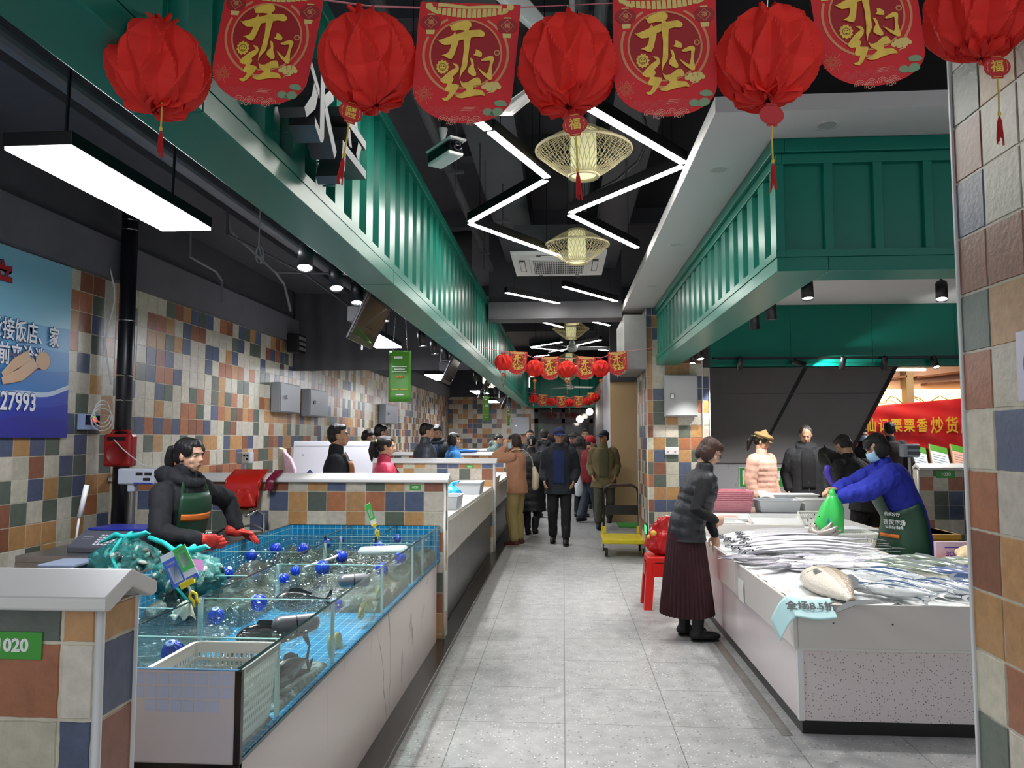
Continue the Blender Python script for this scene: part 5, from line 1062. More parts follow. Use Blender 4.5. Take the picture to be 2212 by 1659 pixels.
def make_tag(word):
    t = thing('lucky_tag', 'x', 'tag'); g = G(); q = [(.029 * math.cos(a) * (1 if abs(math.sin(a)) < .75 else .93), .023 * math.sin(a)) for a in [2 * PI * i / 40 for i in range(40)]]; flat(g, q, .0008, .0016); flat(g, [(-.013, -.021), (.013, -.021), (.012, -.0265), (-.012, -.0265)], .0008, .0016); flat(g, [(-.013, .021), (.013, .021), (.012, .0265), (-.012, .0265)], .0008, .0016); g.build('plate', M_TAG, t)
    g = G(); ringp(g, 0, 0, .0215, .0225, -.0012, R(150), R(210), 8); ringp(g, 0, 0, .0215, .0225, -.0012, R(-30), R(30), 8); flat(g, [(-.009, .0235), (.009, .0235), (.009, .0225), (-.009, .0225)], -.0008); flat(g, [(-.009, -.0235), (.009, -.0235), (.009, -.0225), (-.009, -.0225)], -.0008); g.build('gold_border', M_GOLD, t, fixn=False)
    if len(word) == 1: text('lettering', word, .028, M_GOLD, t, (0, -.0012, 0), bold=.0006, ext=.0004)
    else: text('lettering', word, .0135, M_GOLD, t, (0, -.0012, -.0005), bold=.0004, ext=.0004).data
    G().tube([(-.006, .003, .07), (0, 0, .026)], .0012, n=5).tube([(.008, -.003, .07), (0, 0, .026)], .0012, n=5).build('upper_cord', M_TASSEL, t)
    G().tube([(0, 0, -.026), (.001, 0, -.06), (0, 0, -.105)], .0022, n=6).build('gold_cord', M_CORD, t); G().ell((0, 0, -.108), (.004, .004, .006), nu=8, nv=6).build('bead', M_GOLD, t, smooth=True)
    g = G(); rn = random.Random(2)
    for k in range(16): a = 2 * PI * k / 16; g.tube([(0, 0, -.11), (.004 * math.cos(a), .004 * math.sin(a), -.125), (.007 * math.cos(a), .007 * math.sin(a), -.16 - rn.uniform(0, .02))], .0009, n=4)
    g.build('tassel', M_TASSEL, t)
    return t
TAG1, TAG2 = make_tag('福'), make_tag('招财\n进宝')
used = set()
def place(proto, label, group, loc, rot, s=1):
    if proto.name not in used: used.add(proto.name); t = proto; t['label'] = label
    else: t = dup(proto, label)
    t.location = loc; t.rotation_euler = rot; t.scale = (s, s, s); t['group'] = group; return t
G1 = ('big garland over the near end of the aisle',)
gb, gn, gt = 'red paper balls of the near garland', 'printed banners of the near garland', 'tags under the near paper balls'
for x, z, rx, ry, rz, l in ((-.987, 2.505, .1, .05, .4, 'big red paper ball hanging in front of the solid green soffit, above a gold tag'), (-.465, 2.505, -.12, -.15, 1.3, 'big red paper ball tilted beside the metal letters'), (.014, 2.478, .05, .1, 2.2, 'big red paper ball over the middle of the aisle hiding the fan'),
                        (.477, 2.478, .08, -.05, 3.1, 'big red paper ball in front of the corner of the white soffit'), (.955, 2.575, .0, .1, 4.4, 'big red paper ball beside the huge tiled column')): place(PB, l, gb, (x, 1.72, z), (rx, ry, rz))
for x, z, ry, l in ((-.70, 2.70, 6, 'printed red banner before the green beam, left of the metal letters'), (-.222, 2.64, 2, 'printed red banner directly above the security camera'), (.237, 2.643, -2.5, 'printed red banner left of the white soffit corner ball'), (.685, 2.70, -8, 'printed red banner over the white soffit next to the huge column')):
    place(PBN, l, gn, (x, 1.72, z), (R(-2), R(ry), R(2)))
for pr_, x, z, ry, rz, l in ((TAG1, -.96, 2.447, 0, 5, 'gold 福 tag under the ball before the solid green soffit'), (TAG2, -.497, 2.365, 8, 35, 'four character tag under the ball beside the metal letters'), (TAG1, .03, 2.32, -3, -8, 'gold 福 tag before the largest bamboo lantern'),
                         (TAG2, .475, 2.33, 0, 190, 'back facing four character tag before the white soffit'), (TAG1, .97, 2.425, 0, 0, 'gold 福 tag before the huge tiled column')): place(pr_, l, gt, (x, 1.69, z), (0, R(ry), R(rz)))
g = G().tube([(-1.35, 1.725, 2.86), (-.985, 1.725, 2.74), (-.46, 1.725, 2.645), (-.2, 1.725, 2.627), (.24, 1.725, 2.63), (.48, 1.725, 2.66), (.95, 1.725, 2.76), (1.13, 1.725, 2.82)], .0025, n=6); o = g.build('garland_cord', mat('pink_cord', 'd98a92', rough=.5), None); tag(o, 'pink cord carrying the big near paper balls and banners', 'cord')
for k, (x, z0, z1) in enumerate(((-.975, 2.61, 2.735), (-.455, 2.61, 2.644), (.015, 2.585, 2.627), (.478, 2.585, 2.658), (.955, 2.68, 2.76))): g = G().tube([(x, 1.722, z0 - .01), (x + .004, 1.722, (z0 + z1) / 2), (x, 1.722, z1)], .0015, n=5); o = g.build('hanging_loop', M_CHROME, None); tag(o, 'thin wire loop holding a big red paper ball on the cord', 'loop', 'wire loops of the near garland')
def garland(y, balls, banners, ztop, gname, cordl, dz):
    for i, (x, z) in enumerate(balls): place(PB, f'small red paper ball {balls_l[gname][i]}', 'red paper balls of the ' + gname, (x, y, z), (.1, .05 * i, i), .95)
    for i, (x, z) in enumerate(banners): place(PBN, f'small printed red banner {bann_l[gname][i]}', 'printed banners of the ' + gname, (x, y, z + .15), (0, R((-1) ** i * 3), 0), .98)
    pts = sorted([(x, y + .01, z + .13) for x, z in balls] + [(x, y + .01, z + .145) for x, z in banners]); pts = [(-1.02, y + .01, pts[0][2] + .06)] + pts + [((1.19 if y < 11 else .93), y + .01, pts[-1][2] + .06)]
    o = G().tube(pts, .004, n=5).build('garland_cord', MATS['pink_cord'], None); tag(o, cordl, 'cord')
    for i, (x, z) in enumerate(balls): place(TAG1, f'tiny gold tag {balls_l[gname][i]}', 'tags of the ' + gname, (x, y, z - .16), (0, 0, 0), .9)
balls_l = {'second garland': ['next to the ribbed beam in the second garland', 'second from the ribbed beam in the second garland', 'in the centre of the second garland', 'nearest the grey duct casing in the second garland'], 'third garland': ['next to the far beam end in the third garland', 'second from the beam in the third garland', 'in the centre of the third garland', 'fourth from the beam in the third garland', 'next to the pale wall in the third garland']}
bann_l = {'second garland': ['next to the ribbed beam in the second garland', 'left of the central ball in the second garland', 'right of the central ball in the second garland', 'next to the grey duct casing in the second garland'], 'third garland': ['next to the far beam end in the third garland', 'left of the central ball in the third garland', 'right of the central ball in the third garland', 'next to the pale wall in the third garland']}
garland(9.5, [(-.76, 2.56), (-.36, 2.48), (.05, 2.465), (.475, 2.475)], [(-.57, 2.545), (-.17, 2.475), (.29, 2.475), (.68, 2.53)], 2.7, 'second garland', 'cord of the second garland below the grey cross duct', 0)
garland(19, [(-.757, 2.585), (-.3, 2.501), (.156, 2.476), (.622, 2.521), (.81, 2.614)], [(-.511, 2.537), (-.054, 2.5), (.389, 2.499), (.72, 2.579)], 2.7, 'third garland', 'cord of the third garland before the far green beam', 0)
# ================= metal letters on the green beam
def letters(label, strokes, y0, z0, s, x=-.885, dep=.095, sv=1):
    t = thing('metal_letter', label, 'letter', (x, y0, z0)); mt = mat('brushed_letter_face', '7d7f83', rough=.55, metal=.5, var=.06, vs=9); side = mat('letter_return', '5c5e61', rough=.4, metal=.7)
    for i, p in enumerate(strokes):
        q = [(a * s, b * s * sv) for a, b in p]; g = G(); g.prism(q, (-dep, 0, 0), (0, 1, 0), (0, 0, 1), (dep - .001 * i, 0, 0)); g.m = 0
        G().prism(q, (-.002 - .001 * i, 0, 0), (0, 1, 0), (0, 0, 1), (.004, 0, 0)).build('stroke_face', mt, g.build('stroke', side, t))
    for a, b in ((.2, .3), (.7, .7), (.5, .15)): G().tube([(-dep - .04, a * s, b * s * sv), (-dep + .01, a * s, b * s * sv)], .004, n=6).build('stand_off', M_CHROME, t)
letters('big brushed metal 水 letter on the ribbed green beam', [[(.44, 1.0), (.56, 1.0), (.56, .1), (.53, .03), (.47, 0), (.3, .12), (.3, .22), (.44, .14)], [(.08, .78), (.08, .9), (.42, .62), (.42, .5)], [(.3, .68), (.42, .62), (.32, .32), (.1, .1), (.04, .18), (.22, .42)], [(.56, .62), (.8, .86), (.86, .74), (.62, .5)], [(.56, .66), (.66, .56), (.98, .14), (.92, .02), (.66, .34), (.56, .52)]], 2.44, 2.68, .40, sv=.78)
letters('brushed metal 产 letter partly hidden by a lucky tag on the ribbed beam', [[(.44, 1.0), (.56, .96), (.6, .84), (.5, .82)], [(.06, .84), (.06, .74), (.94, .74), (.94, .84)], [(.24, .7), (.34, .72), (.42, .54), (.32, .52)], [(.66, .72), (.78, .7), (.66, .5), (.58, .54)], [(.12, .5), (.12, .4), (.98, .4), (.98, .5)], [(.12, .45), (.24, .45), (.22, .22), (.08, .0), (.0, .06), (.1, .25)]], 2.86, 2.615, .42, sv=.9)
# ================= fresh fish counter on the other side of the aisle
M_QZ = mat('speckled_quartz', 'cfc4c6', rough=.25)
def quartz():
    m = M_QZ; nt = m.node_tree; N = nt.nodes; L = nt.links; b = N['Principled BSDF']; tc = N.new('ShaderNodeTexCoord')
    v = N.new('ShaderNodeTexVoronoi'); v.inputs['Scale'].default_value = 75; L.new(tc.outputs['Object'], v.inputs['Vector']); l = N.new('ShaderNodeMath'); l.operation = 'LESS_THAN'; l.inputs[1].default_value = .26; L.new(v.outputs['Distance'], l.inputs[0])
    s = N.new('ShaderNodeSeparateColor'); L.new(v.outputs['Color'], s.inputs[0]); k = N.new('ShaderNodeMath'); k.operation = 'GREATER_THAN'; k.inputs[1].default_value = .5; L.new(s.outputs[0], k.inputs[0]); q = N.new('ShaderNodeMath'); q.operation = 'MULTIPLY'; L.new(l.outputs[0], q.inputs[0]); L.new(k.outputs[0], q.inputs[1])
    x = N.new('ShaderNodeMix'); x.data_type = 'RGBA'; x.inputs[6].default_value = lin('dcd1d1'); x.inputs[7].default_value = lin('8d8283'); L.new(q.outputs[0], x.inputs[0]); L.new(x.outputs[2], b.inputs['Base Color'])
quartz()
M_SLAB = mat('white_counter_slab', 'd9d3ce', rough=.25)
t = thing('fish_counter', 'large white L shaped fish counter with a speckled stone base', 'counter', (2.0, 5.2, 0), world=True)
CX, CY = 1.24, 4.24
g = G(); g.box(CX + .02, 4.2, CY + .02, 5.86, .655, .69); g.box(CX + .02, 2.5, 5.86, 7.08, .655, .69); g.build('display_top', M_SLAB, t)
for a in ((CX, CX + .022, CY, 5.65), (CX, CX + .022, 5.652, 7.1)): G().box(*a, .465, .70).build('apron_slab', M_SLAB, t, bevel=.004)
G().box(CX + .0225, 4.2, CY, CY + .02, .465, .70).build('apron_slab', M_SLAB, t, bevel=.004)
for x, z in ((1.45, .6), (1.76, .597), (1.4, .5)): 
    if z > .55: G().lathe([(.005, 0), (.001, .002)], (x, CY - .001, z), n=10, M=Mx.Rotation(PI / 2, 4, 'X')).build('screw_cap', mat('dark_screw', '50483f', rough=.4), t)
for a in ((CX + .03, CX + .05, CY + .03, 5.1), (CX + .03, CX + .05, 5.102, 6.1), (CX + .03, CX + .05, 6.102, 7.08)): G().box(*a, .075, .462).build('base_panel', M_QZ, t)
G().box(CX + .03, 4.2, CY + .03, CY + .05, .075, .45).build('base_panel', M_QZ, t); G().box(CX + .012, 4.2, CY + .012, CY + .04, .45, .466).build('shadow_rail', M_WHITE, t)
G().box(CX + .024, CX + .054, CY + .024, CY + .054, .075, .45).build('corner_trim', M_TRIM, t)
g = G(); g.box(CX + .06, 4.2, CY + .06, 5.8, 0, .66); g.build('carcass', M_DUCT, t); g = G(); g.box(CX + .06, 2.44, 5.8, 7.06, 0, .66); g.build('carcass', M_DUCT, t)
g = G(); g.box(CX + .045, 4.2, CY + .045, CY + .06, 0, .075); g.box(CX + .045, CX + .06, CY + .06, 7.08, 0, .075); g.build('plinth', mat('black_plinth', '121213', rough=.3), t)
G().box(2.5, 2.52, 5.9, 7.1, .6, .70).build('inner_lip', M_SLAB, t, bevel=.003)
g = G(); g.grid(lambda u, v: V((1.27 + 2.9 * u, 4.27 + 1.57 * v, .694 + .012 * noise.noise(V((u * 30, v * 16, 1))) + .006 * noise.noise(V((u * 80, v * 44, 4))))), 120, 70); g.grid(lambda u, v: V((1.27 + 1.2 * u, 5.84 + 1.22 * v, .694 + .012 * noise.noise(V((u * 13, v * 13, 7))) + .006 * noise.noise(V((u * 34, v * 34, 4))))), 50, 50)
o = g.build('crushed_ice', mat('crushed_ice', 'd4d7d8', rough=.4, bump=.5, bs=90, spec=.6), None, smooth=True); tag(o, 'bed of crushed white ice covering the fish counter', 'ice', kind='stuff')
# price paper hanging over the corner
t = thing('price_paper', 'pale blue handwritten price paper folded over the counter corner by the big fish', 'price tag', (0, 0, 0)); pb = mat('pale_blue_paper', 'b9e0e4', rough=.6)
def pf(u, v):
    x = 1.13 + .31 * u; dr = max(0, .34 - u) ** 2 * 1.1; k = max(0, 1.25 - x); return V((x + (.02 * v if u < .3 else 0), 4.287 - .115 * v - .03 * u, .728 - .085 * v - dr + .006 * math.sin(u * 7)))
G().grid(pf, 30, 10).build('sheet', pb, t, smooth=True, solid=.0012)
text('lettering', '全场8.5折', .062, mat('marker_black', '22262a', rough=.6), t, (1.325, 4.212, .694), (R(36), 0, R(-5)), bold=.0014, ext=.0004)
o = G().grid(lambda u, v: V((1.62 + .14 * u, 5.08 + .1 * v - .02 * u, .712 + .005 * math.sin(u * 6))), 6, 4).build('price_paper', mat('blue_label', '3f86d8', rough=.5), None, solid=.002); tag(o, 'small blue label lying on the ice beyond the big silver fish', 'price tag')
o = G().grid(lambda u, v: V((1.236 - .004 * math.sin(v * 3), 5.35 + .16 * u, .46 + .15 * v)), 5, 5).build('notice_paper', mat('white_notice', 'd9d6d2', rough=.6), None, solid=.0015); tag(o, 'blank white paper stuck on the counter apron facing the aisle', 'paper')
# ---- fish
def fish_mesh(L_, H, W_, back, belly, mid=.5, sag=0, n=16, m=16, fins=True, tailw=.9, tap=.16):
    """one fish along +x (head at 0), lying on its side or upright; returns body builder with two-tone skin"""
    g = G(); prof = [(0, .02), (.03, .30), (.09, .62), (.18, .88), (.30, 1), (.42, .98), (.55, .86), (.68, .64), (.8, .40), (.88, .24), (.93, tap), (.965, tap)]
    rr = []
    for u, r in prof:
        c = V((u * L_, 0, sag * math.sin(PI * u)))
        rr.append([c + V((0, W_ * .5 * max(r, .05) ** .8 * math.cos(2 * PI * i / m) , H * .5 * r * math.sin(2 * PI * i / m))) for i in range(m)])
    st = len(g.f); g.rings(rr)
    cb, ch = lin(back), lin(belly); cl = lin('9fb2bd')
    for k in range(st, len(g.f)):
        i = (k - st) % m; s = math.sin(2 * PI * (i + .5) / m); g.c[k] = cb if s > mid else (ch if s < mid - .35 else tuple((a + b) / 2 for a, b in zip(cb, ch)))
    return g
M_SKIN = mat('wet_fish_skin', attr=True, rough=.18, spec=.8, var=.18, vs=60, coat=.12)
M_SILV = mat('silver_fish_skin', attr=True, rough=.2, spec=.8, metal=0, var=.16, vs=90, coat=.15, bump=.15, bs=160)
M_FIN = mat('grey_fish_fin', '8a8f92', rough=.35); M_EYE = mat('fish_eye', '0d0d0f', rough=.1); M_EYEW = mat('fish_eye_ring', 'cfc9a0', rough=.2)
def make_fish(name, cat, L_, H, W_, back, belly, finm, skin=None, mid=.35, sag=0, bend=0, tl=.13, th=.9):
    t = thing(name, 'x', cat); b = fish_mesh(L_, H, W_, back, belly, mid, sag); 
    def bd(p): x, y, z = p; return (x, y, z + bend * (x / L_ - .5) ** 2)
    def BD(g):
        g.v = [bd(p) for p in g.v]; return g
    BD(b).build('body', skin or M_SKIN, t, smooth=True, fixn=True)
    x = L_ * .95; g = G(); g.prism([(0, -H * .07), (L_ * tl * .6, -H * th * .55), (L_ * tl, -H * th * .6), (L_ * tl * .62, 0), (L_ * tl, H * th * .6), (L_ * tl * .6, H * th * .55), (0, H * .07)], (x, -.001, 0), (1, 0, 0), (0, 0, 1), (0, .002, 0)); BD(g).build('tail_fin', finm, t)
    g = G(); g.prism([(.28 * L_, H * .44), (.33 * L_, H * .66), (.5 * L_, H * .62), (.72 * L_, H * .36), (.7 * L_, H * .26), (.5 * L_, H * .42)], (0, -.001, 0), (1, 0, 0), (0, 0, 1), (0, .002, 0)); BD(g).build('dorsal_fin', finm, t)
    g = G(); g.prism([(0, 0), (.13 * L_, .02 * H), (.14 * L_, -.16 * H), (.05 * L_, -.12 * H)], (.26 * L_, -W_ * .47, -H * .08), (1, 0, 0), (0, 0, 1), (0, -.002, 0)); BD(g).build('side_fin', finm, t)
    for s in (-1, 1):
        e = BD(G().ell((L_ * .085, s * W_ * .27, H * .09), (H * .07, W_ * .09, H * .07), nu=10, nv=6)).build('eye', M_EYEW, t, smooth=True); BD(G().ell((L_ * .083, s * W_ * .335, H * .09), (H * .045, W_ * .05, H * .045), nu=8, nv=5)).build('pupil', M_EYE, e, smooth=True)
    return t
ROT = lambda lay, yaw, pitch=0: (Mx.Rotation(yaw, 4, 'Z') @ Mx.Rotation(pitch, 4, 'Y') @ Mx.Rotation(lay, 4, 'X')).to_euler()
def scale_skin():
    m = mat('scaly_fish_skin', attr=True, rough=.24, spec=.7, coat=.1); nt = m.node_tree; N = nt.nodes; L = nt.links; tc = N.new('ShaderNodeTexCoord'); v = N.new('ShaderNodeTexVoronoi'); v.inputs['Scale'].default_value = 95; L.new(tc.outputs['Object'], v.inputs['Vector'])
    bp = N.new('ShaderNodeBump'); bp.inputs['Strength'].default_value = .5; bp.inputs['Distance'].default_value = .006; L.new(v.outputs['Distance'], bp.inputs['Height']); L.new(bp.outputs[0], N['Principled BSDF'].inputs['Normal']); return m
M_SCALE = scale_skin()
big = make_fish('big_fish', 'fish', .66, .25, .13, 'a59580', 'd8d0c2', mat('dark_tail_fin', '5f6266', rough=.35), M_SCALE, mid=.45, bend=-.06, tl=.2, th=.8)
for s_ in (-1, 1):
    bd_ = lambda x, y, z: (x, y, z - .06 * (x / .66 - .5) ** 2); g = G(); g.tube([bd_(.15 + .028 * math.cos(a), s_ * .066 * .93 * math.cos(a) ** .8, .118 * .9 * math.sin(a)) for a in [-1.25 + .25 * i for i in range(11)]], .0035, n=6); g.build('gill_edge', mat('gill_brown', '7d6552', rough=.4), big, smooth=True)
    G().tube([bd_(.002, s_ * .003, -.004), bd_(.03, s_ * .024, -.022), bd_(.055, s_ * .036, -.03)], .0028, n=6).build('mouth', MATS['gill_brown'], big, smooth=True)
big['label'] = 'big silver fish with its tail over the counter corner'; big.location = (1.53, 4.84, .775); big.rotation_euler = ROT(R(-78), R(-88), R(4))
mk = [make_fish('mackerel', 'fish', .36, .075, .055, '2b4668', 'e8ecec', M_FIN, mid=.05, bend=b, th=.5) for b in (.02, -.02, .0)] + [make_fish('grey_mackerel', 'fish', .38, .075, .05, '5d6a5c', 'd9d4c0', M_FIN, mid=.1, bend=.02, th=.5)] + [make_fish('blue_mackerel', 'fish', .46, .085, .06, '46577f', '8b98b5', M_FIN, mid=-.2, th=.5)]
sp = []; rn = random.Random(9)
# three ranks: near edge, middle, rear
near = [(1.66, 4.60, 2, -38), (1.72, 4.50, 0, -50), (1.70, 4.42, 0, -30), (1.78, 4.56, 1, -60), (1.84, 4.62, 2, -52), (1.90, 4.66, 0, -48), (1.95, 4.62, 1, -46), (2.03, 4.64, 0, -46), (2.10, 4.64, 2, -45), (2.17, 4.62, 0, -45), (2.23, 4.64, 1, -44), (2.30, 4.62, 0, -45), (2.38, 4.64, 2, -44)]
mid_ = [(1.80, 4.92, 0, -30), (1.92, 4.98, 2, -34), (2.04, 5.0, 3, -40), (2.14, 5.02, 0, -42), (2.24, 4.96, 4, -42), (2.36, 4.96, 4, -42), (2.48, 4.98, 4, -42), (2.58, 4.9, 4, -42)]
rear = [(2.06, 5.40, 3, -30), (2.18, 5.42, 3, -34), (2.30, 5.46, 3, -26), (2.42, 5.46, 3, -30), (2.54, 5.44, 3, -26), (2.62, 5.34, 3, -30), (2.70, 5.28, 3, -30), (2.2, 5.3, 3, -38), (2.34, 5.28, 3, -38), (2.46, 5.26, 3, -36)]
names = {'near': 'blue backed mackerel in the rank along the near counter edge', 'mid': 'mackerel in the middle rank heading for the huge column', 'rear': 'olive grey mackerel in the rear rank before the pale carton'}
first = set()
for rank, lst, dz in (('near', near, 0), ('mid', mid_, .015), ('rear', rear, .0)):
    for i, (x, y, k, a) in enumerate(lst):
        p = mk[k]; o = p if p.name not in first else dup(p, '')
        first.add(p.name); o['label'] = names[rank]; o['group'] = names[rank].split(' in the')[0] + ' pile, ' + rank
        o.location = (x, y, .738 + dz + .012 * (i % 3)); o.rotation_euler = ROT(R(rn.uniform(-70, -35) if k < 3 else rn.uniform(-30, 10)), R(a + rn.uniform(-5, 5)), R(2))
sm = make_fish('small_fish', 'fish', .27, .085, .035, '8d8a94', 'cfccd0', mat('pale_fin', 'c3bfc4', rough=.35), M_SILV, mid=.5, th=.7)
k = 0
for row, (y, n, x0) in enumerate(((5.28, 6, 1.42), (5.38, 6, 1.5), (5.49, 7, 1.36), (5.60, 7, 1.42), (5.70, 5, 1.62))):
    for i in range(n):
        o = sm if k == 0 else dup(sm, ''); k += 1; o['label'] = 'small flat silver fish strewn on the ice between the ribbon fish and the big fish'; o['group'] = 'small silver fish on the ice'
        o.location = (x0 + i * .135 + rn.uniform(-.03, .03), y + rn.uniform(-.02, .02), .725 + .008 * (k % 3)); o.rotation_euler = ROT(R(-84 + rn.uniform(-6, 6)), R(rn.uniform(-20, 28) + (180 if rn.random() < .3 else 0)), 0)
def make_ribbon(s):
    t = thing('ribbon_fish', 'x', 'fish'); g = G(); n = 22; rr = []; L_ = 1.02; m = 10
    for k in range(n + 1):
        u = k / n; r = min(1, u * 9 + .1) * (1 - u) ** .55 + .03; c = V((u * L_, .03 * math.sin(u * 5 + s) , .035 * math.sin(PI * min(1, u * 1.15))))
        rr.append([c + V((0, .03 * r * math.cos(2 * PI * i / m), .013 * r * math.sin(2 * PI * i / m) + .004)) for i in range(m)])
    g.rings(rr); a, b = lin('c9c7cc'), lin('7d7c8a')
    for k in range(len(g.f)): g.c[k] = b if k % m in (0, 5) else a
    g.build('body', M_SILV, t, smooth=True)
    g = G(); g.limb([(-.0, .002, .01), (.03, .0, .018), (-.005, .0, .004)], [.006, .01, .004], n=8); g.build('jaw', mat('fish_jaw', '77787f', rough=.3), t, smooth=True)
    for s_ in (-1, 1): G().ell((.045, s_ * .02, .012), (.007, .004, .007), nu=8, nv=5).build('eye', M_EYE, t, smooth=True)
    G().tube([(L_, .0, .004), (L_ + .05, .01, .0), (L_ + .1, 0, -.004)], [.003, .002, .001], n=5).build('tail', mat('fish_jaw', '77787f'), t)
    return t
rb = [make_ribbon(s) for s in (0, 1.7, 3.1)]; fr = set()
for i in range(34):
    p = rb[i % 3]; o = p if p.name not in fr else dup(p, ''); fr.add(p.name); lay = i // 17; j = i % 17
    o['label'] = 'long silvery ribbon fish in the heaped bundle on the counter before the pink baskets'; o['group'] = 'ribbon fish in the bundle'
    y = 5.86 + j * .066 + rn.uniform(-.015, .015); flip = rn.random() < .12
    o.location = (1.29 + .02 * j * .3 + lay * .12 + rn.uniform(-.04, .05), y, .712 + lay * .026 + .028 * math.sin(PI * j / 16)); o.rotation_euler = (R(rn.uniform(-14, 14)), R(-1), R(rn.uniform(-3, 9)))
# ---- things beyond the fish
basket('perforated_basket', 'white perforated basket standing on the ice by the vendor apron', (2.36, 6.48, .70), .36, .27, .12, M_BSK, rz=.1, nu=16, nd=10, nv=6, r0=1, r1=5, solid=.003)
t = thing('fish_counter_step', 'white raised counter step behind the ribbon fish', 'counter', (2, 7.6, 0), world=True)
G().box(1.24, 2.2, 7.12, 7.16, .6, .80).build('upstand', M_SLAB, t, bevel=.004); G().box(1.24, 2.9, 7.16, 8.55, .72, .76).build('worktop', M_WHITE, t, bevel=.004); G().box(1.3, 2.86, 7.18, 8.5, 0, .72).build('carcass', M_DUCT, t); G().box(1.26, 1.29, 7.16, 8.55, .1, .72).build('base_panel', M_QZ, t)
def tray(loc, w_, d, label, rz=0, tilt=0):
    t = thing('foam_tray', label, 'tray', loc, rz); t.rotation_euler.x = tilt; g = G(); 
    def rc(k, z): return [V((s * (w_ / 2 - k), u * (d / 2 - k), z)) for s, u in ((-1, -1), (1, -1), (1, 1), (-1, 1))]
    g.rings([rc(.015, 0), rc(0, .035), rc(.008, .038), rc(.025, .008)]); g.build('tray', M_WPL, t, bevel=.003); return t
tray((1.5, 7.4, .762), .42, .28, 'white foam tray closest to the aisle behind the ribbon fish', .1); tray((1.62, 7.85, .762), .46, .3, 'white foam tray with compartments beneath the pink basket stack', -.1); tray((2.06, 7.5, .78), .5, .3, 'long translucent tray lid behind the counter step', .0, R(14))
for k, a in enumerate((.0, .16)): o = G().ell((1.62, 7.78 + a, .785), (.17, .035, .018)).build('fish_fillet', mat('pale_fillet', 'd9bcb4', rough=.3), None, smooth=True); tag(o, 'pale pink fillet lying in the compartment tray, ' + ('front' if k == 0 else 'rear') + ' one', 'fish')
basket('perforated_basket', 'white perforated tray leaning upright behind the upstand', (2.42, 7.38, .77), .36, .22, .07, M_BSK, rz=.0, nu=18, nd=9, nv=4, tilt=R(35))
t = thing('steel_table', 'stainless table carrying the pink baskets and white tubs', 'table', (2.75, 8.9, 0), world=True); G().box(1.7, 3.0, 8.6, 9.3, .72, .76).build('worktop', M_STEEL, t, bevel=.004); G().box(1.7, 3.0, 8.6, 8.62, .64, .72).build('apron', M_STEEL, t)
for x, y in ((1.75, 8.66), (2.95, 8.66), (1.75, 9.25), (2.95, 9.25)): G().box(x - .02, x + .02, y - .02, y + .02, 0, .72).build('leg', M_STEEL, t)
M_PINK = mat('pink_plastic', 'e99cab', rough=.4)
bp = basket('pink_basket', 'pink perforated basket at the bottom of the stack', (1.92, 8.85, .762), .42, .3, .12, M_PINK, nu=18, nd=12, nv=6, taper=.88)
for k in range(5): d = dup(bp, ['second pink basket from the bottom of the stack', 'third pink basket from the bottom of the stack', 'fourth pink basket from the bottom of the stack', 'second pink basket from the top of the stack', 'topmost pink basket of the stack'][k], (1.92, 8.85, .762 + .022 * (k + 1))); d.scale = (1 + .004 * k,) * 2 + (1,)
tub((2.42, 8.8, .762), .46, .3, .13, 'translucent white tub of dark snails beside the pink baskets', M_TUB); rn = random.Random(3)
sn = None
for k in range(14):
    l = 'dark snail in the translucent tub beside the pink baskets'
    if not sn: sn = thing('snail', l, 'snail', (0, 0, 0), 0, 'snails in the white tub'); G().ell((0, 0, 0), (.022, .02, .02)).build('shell', mat('dark_snail_shell', '3a3a42', rough=.3), sn, smooth=True); G().ell((.018, 0, -.006), (.012, .012, .01)).build('foot', mat('snail_foot', '8a7f7a', rough=.4), sn, smooth=True); o = sn
    else: o = dup(sn, l)
    o.location = (2.24 + .026 * k + rn.uniform(-.01, .01), 8.71 + rn.uniform(0, .06), .79 + .012 * (k % 3)); o.rotation_euler = (0, 0, k)
tub((2.83, 8.8, .762), .3, .3, .13, 'white tub with a lid in the middle of the steel table', M_WPL, lid=True); tub((2.7, 9.12, .762), .5, .26, .16, 'bigger white tub at the rear of the steel table', M_WPL, lid=True)
o = G().grid(lambda u, v: V((2.28 + .42 * u, 8.98 + .1 * v, .9 + .08 * (1 - u) * v + .01 * math.sin(u * 9))), 10, 4).build('plastic_film', mat('white_film', 'e9ebee', rough=.3, alpha=.85), None, smooth=True, solid=.002); tag(o, 'crumpled white plastic film lying over the tubs', 'film')
t = thing('yellow_crate', 'yellow plastic crate behind the green bag', 'crate', (3.35, 7.75, .35)); G().box(-.4, .4, -.25, .25, 0, .33).build('body', mat('yellow_crate_plastic', 'd59a1c', rough=.4), t, bevel=.01); G().box(-.42, .42, -.27, .27, .28, .33).build('rim', MATS['yellow_crate_plastic'], t, bevel=.006); 
o = G().box(2.93, 3.77, 7.48, 8.02, 0, .348).build('crate_stand', M_STEEL, None); tag(o, 'low steel stand under the yellow crate', 'stand')
o = G().box(2.53, 2.72, 6.98, 7.25, .70, .78).build('foam_block', M_FOAM, None, bevel=.006); tag(o, 'white foam slab at the inner corner of the counter by the bag of eels', 'foam'); o = G().box(2.53, 2.7, 6.98, 7.12, 0, .699).build('counter_leg', M_SLAB, None); tag(o, 'white support block under the foam slab', 'support')
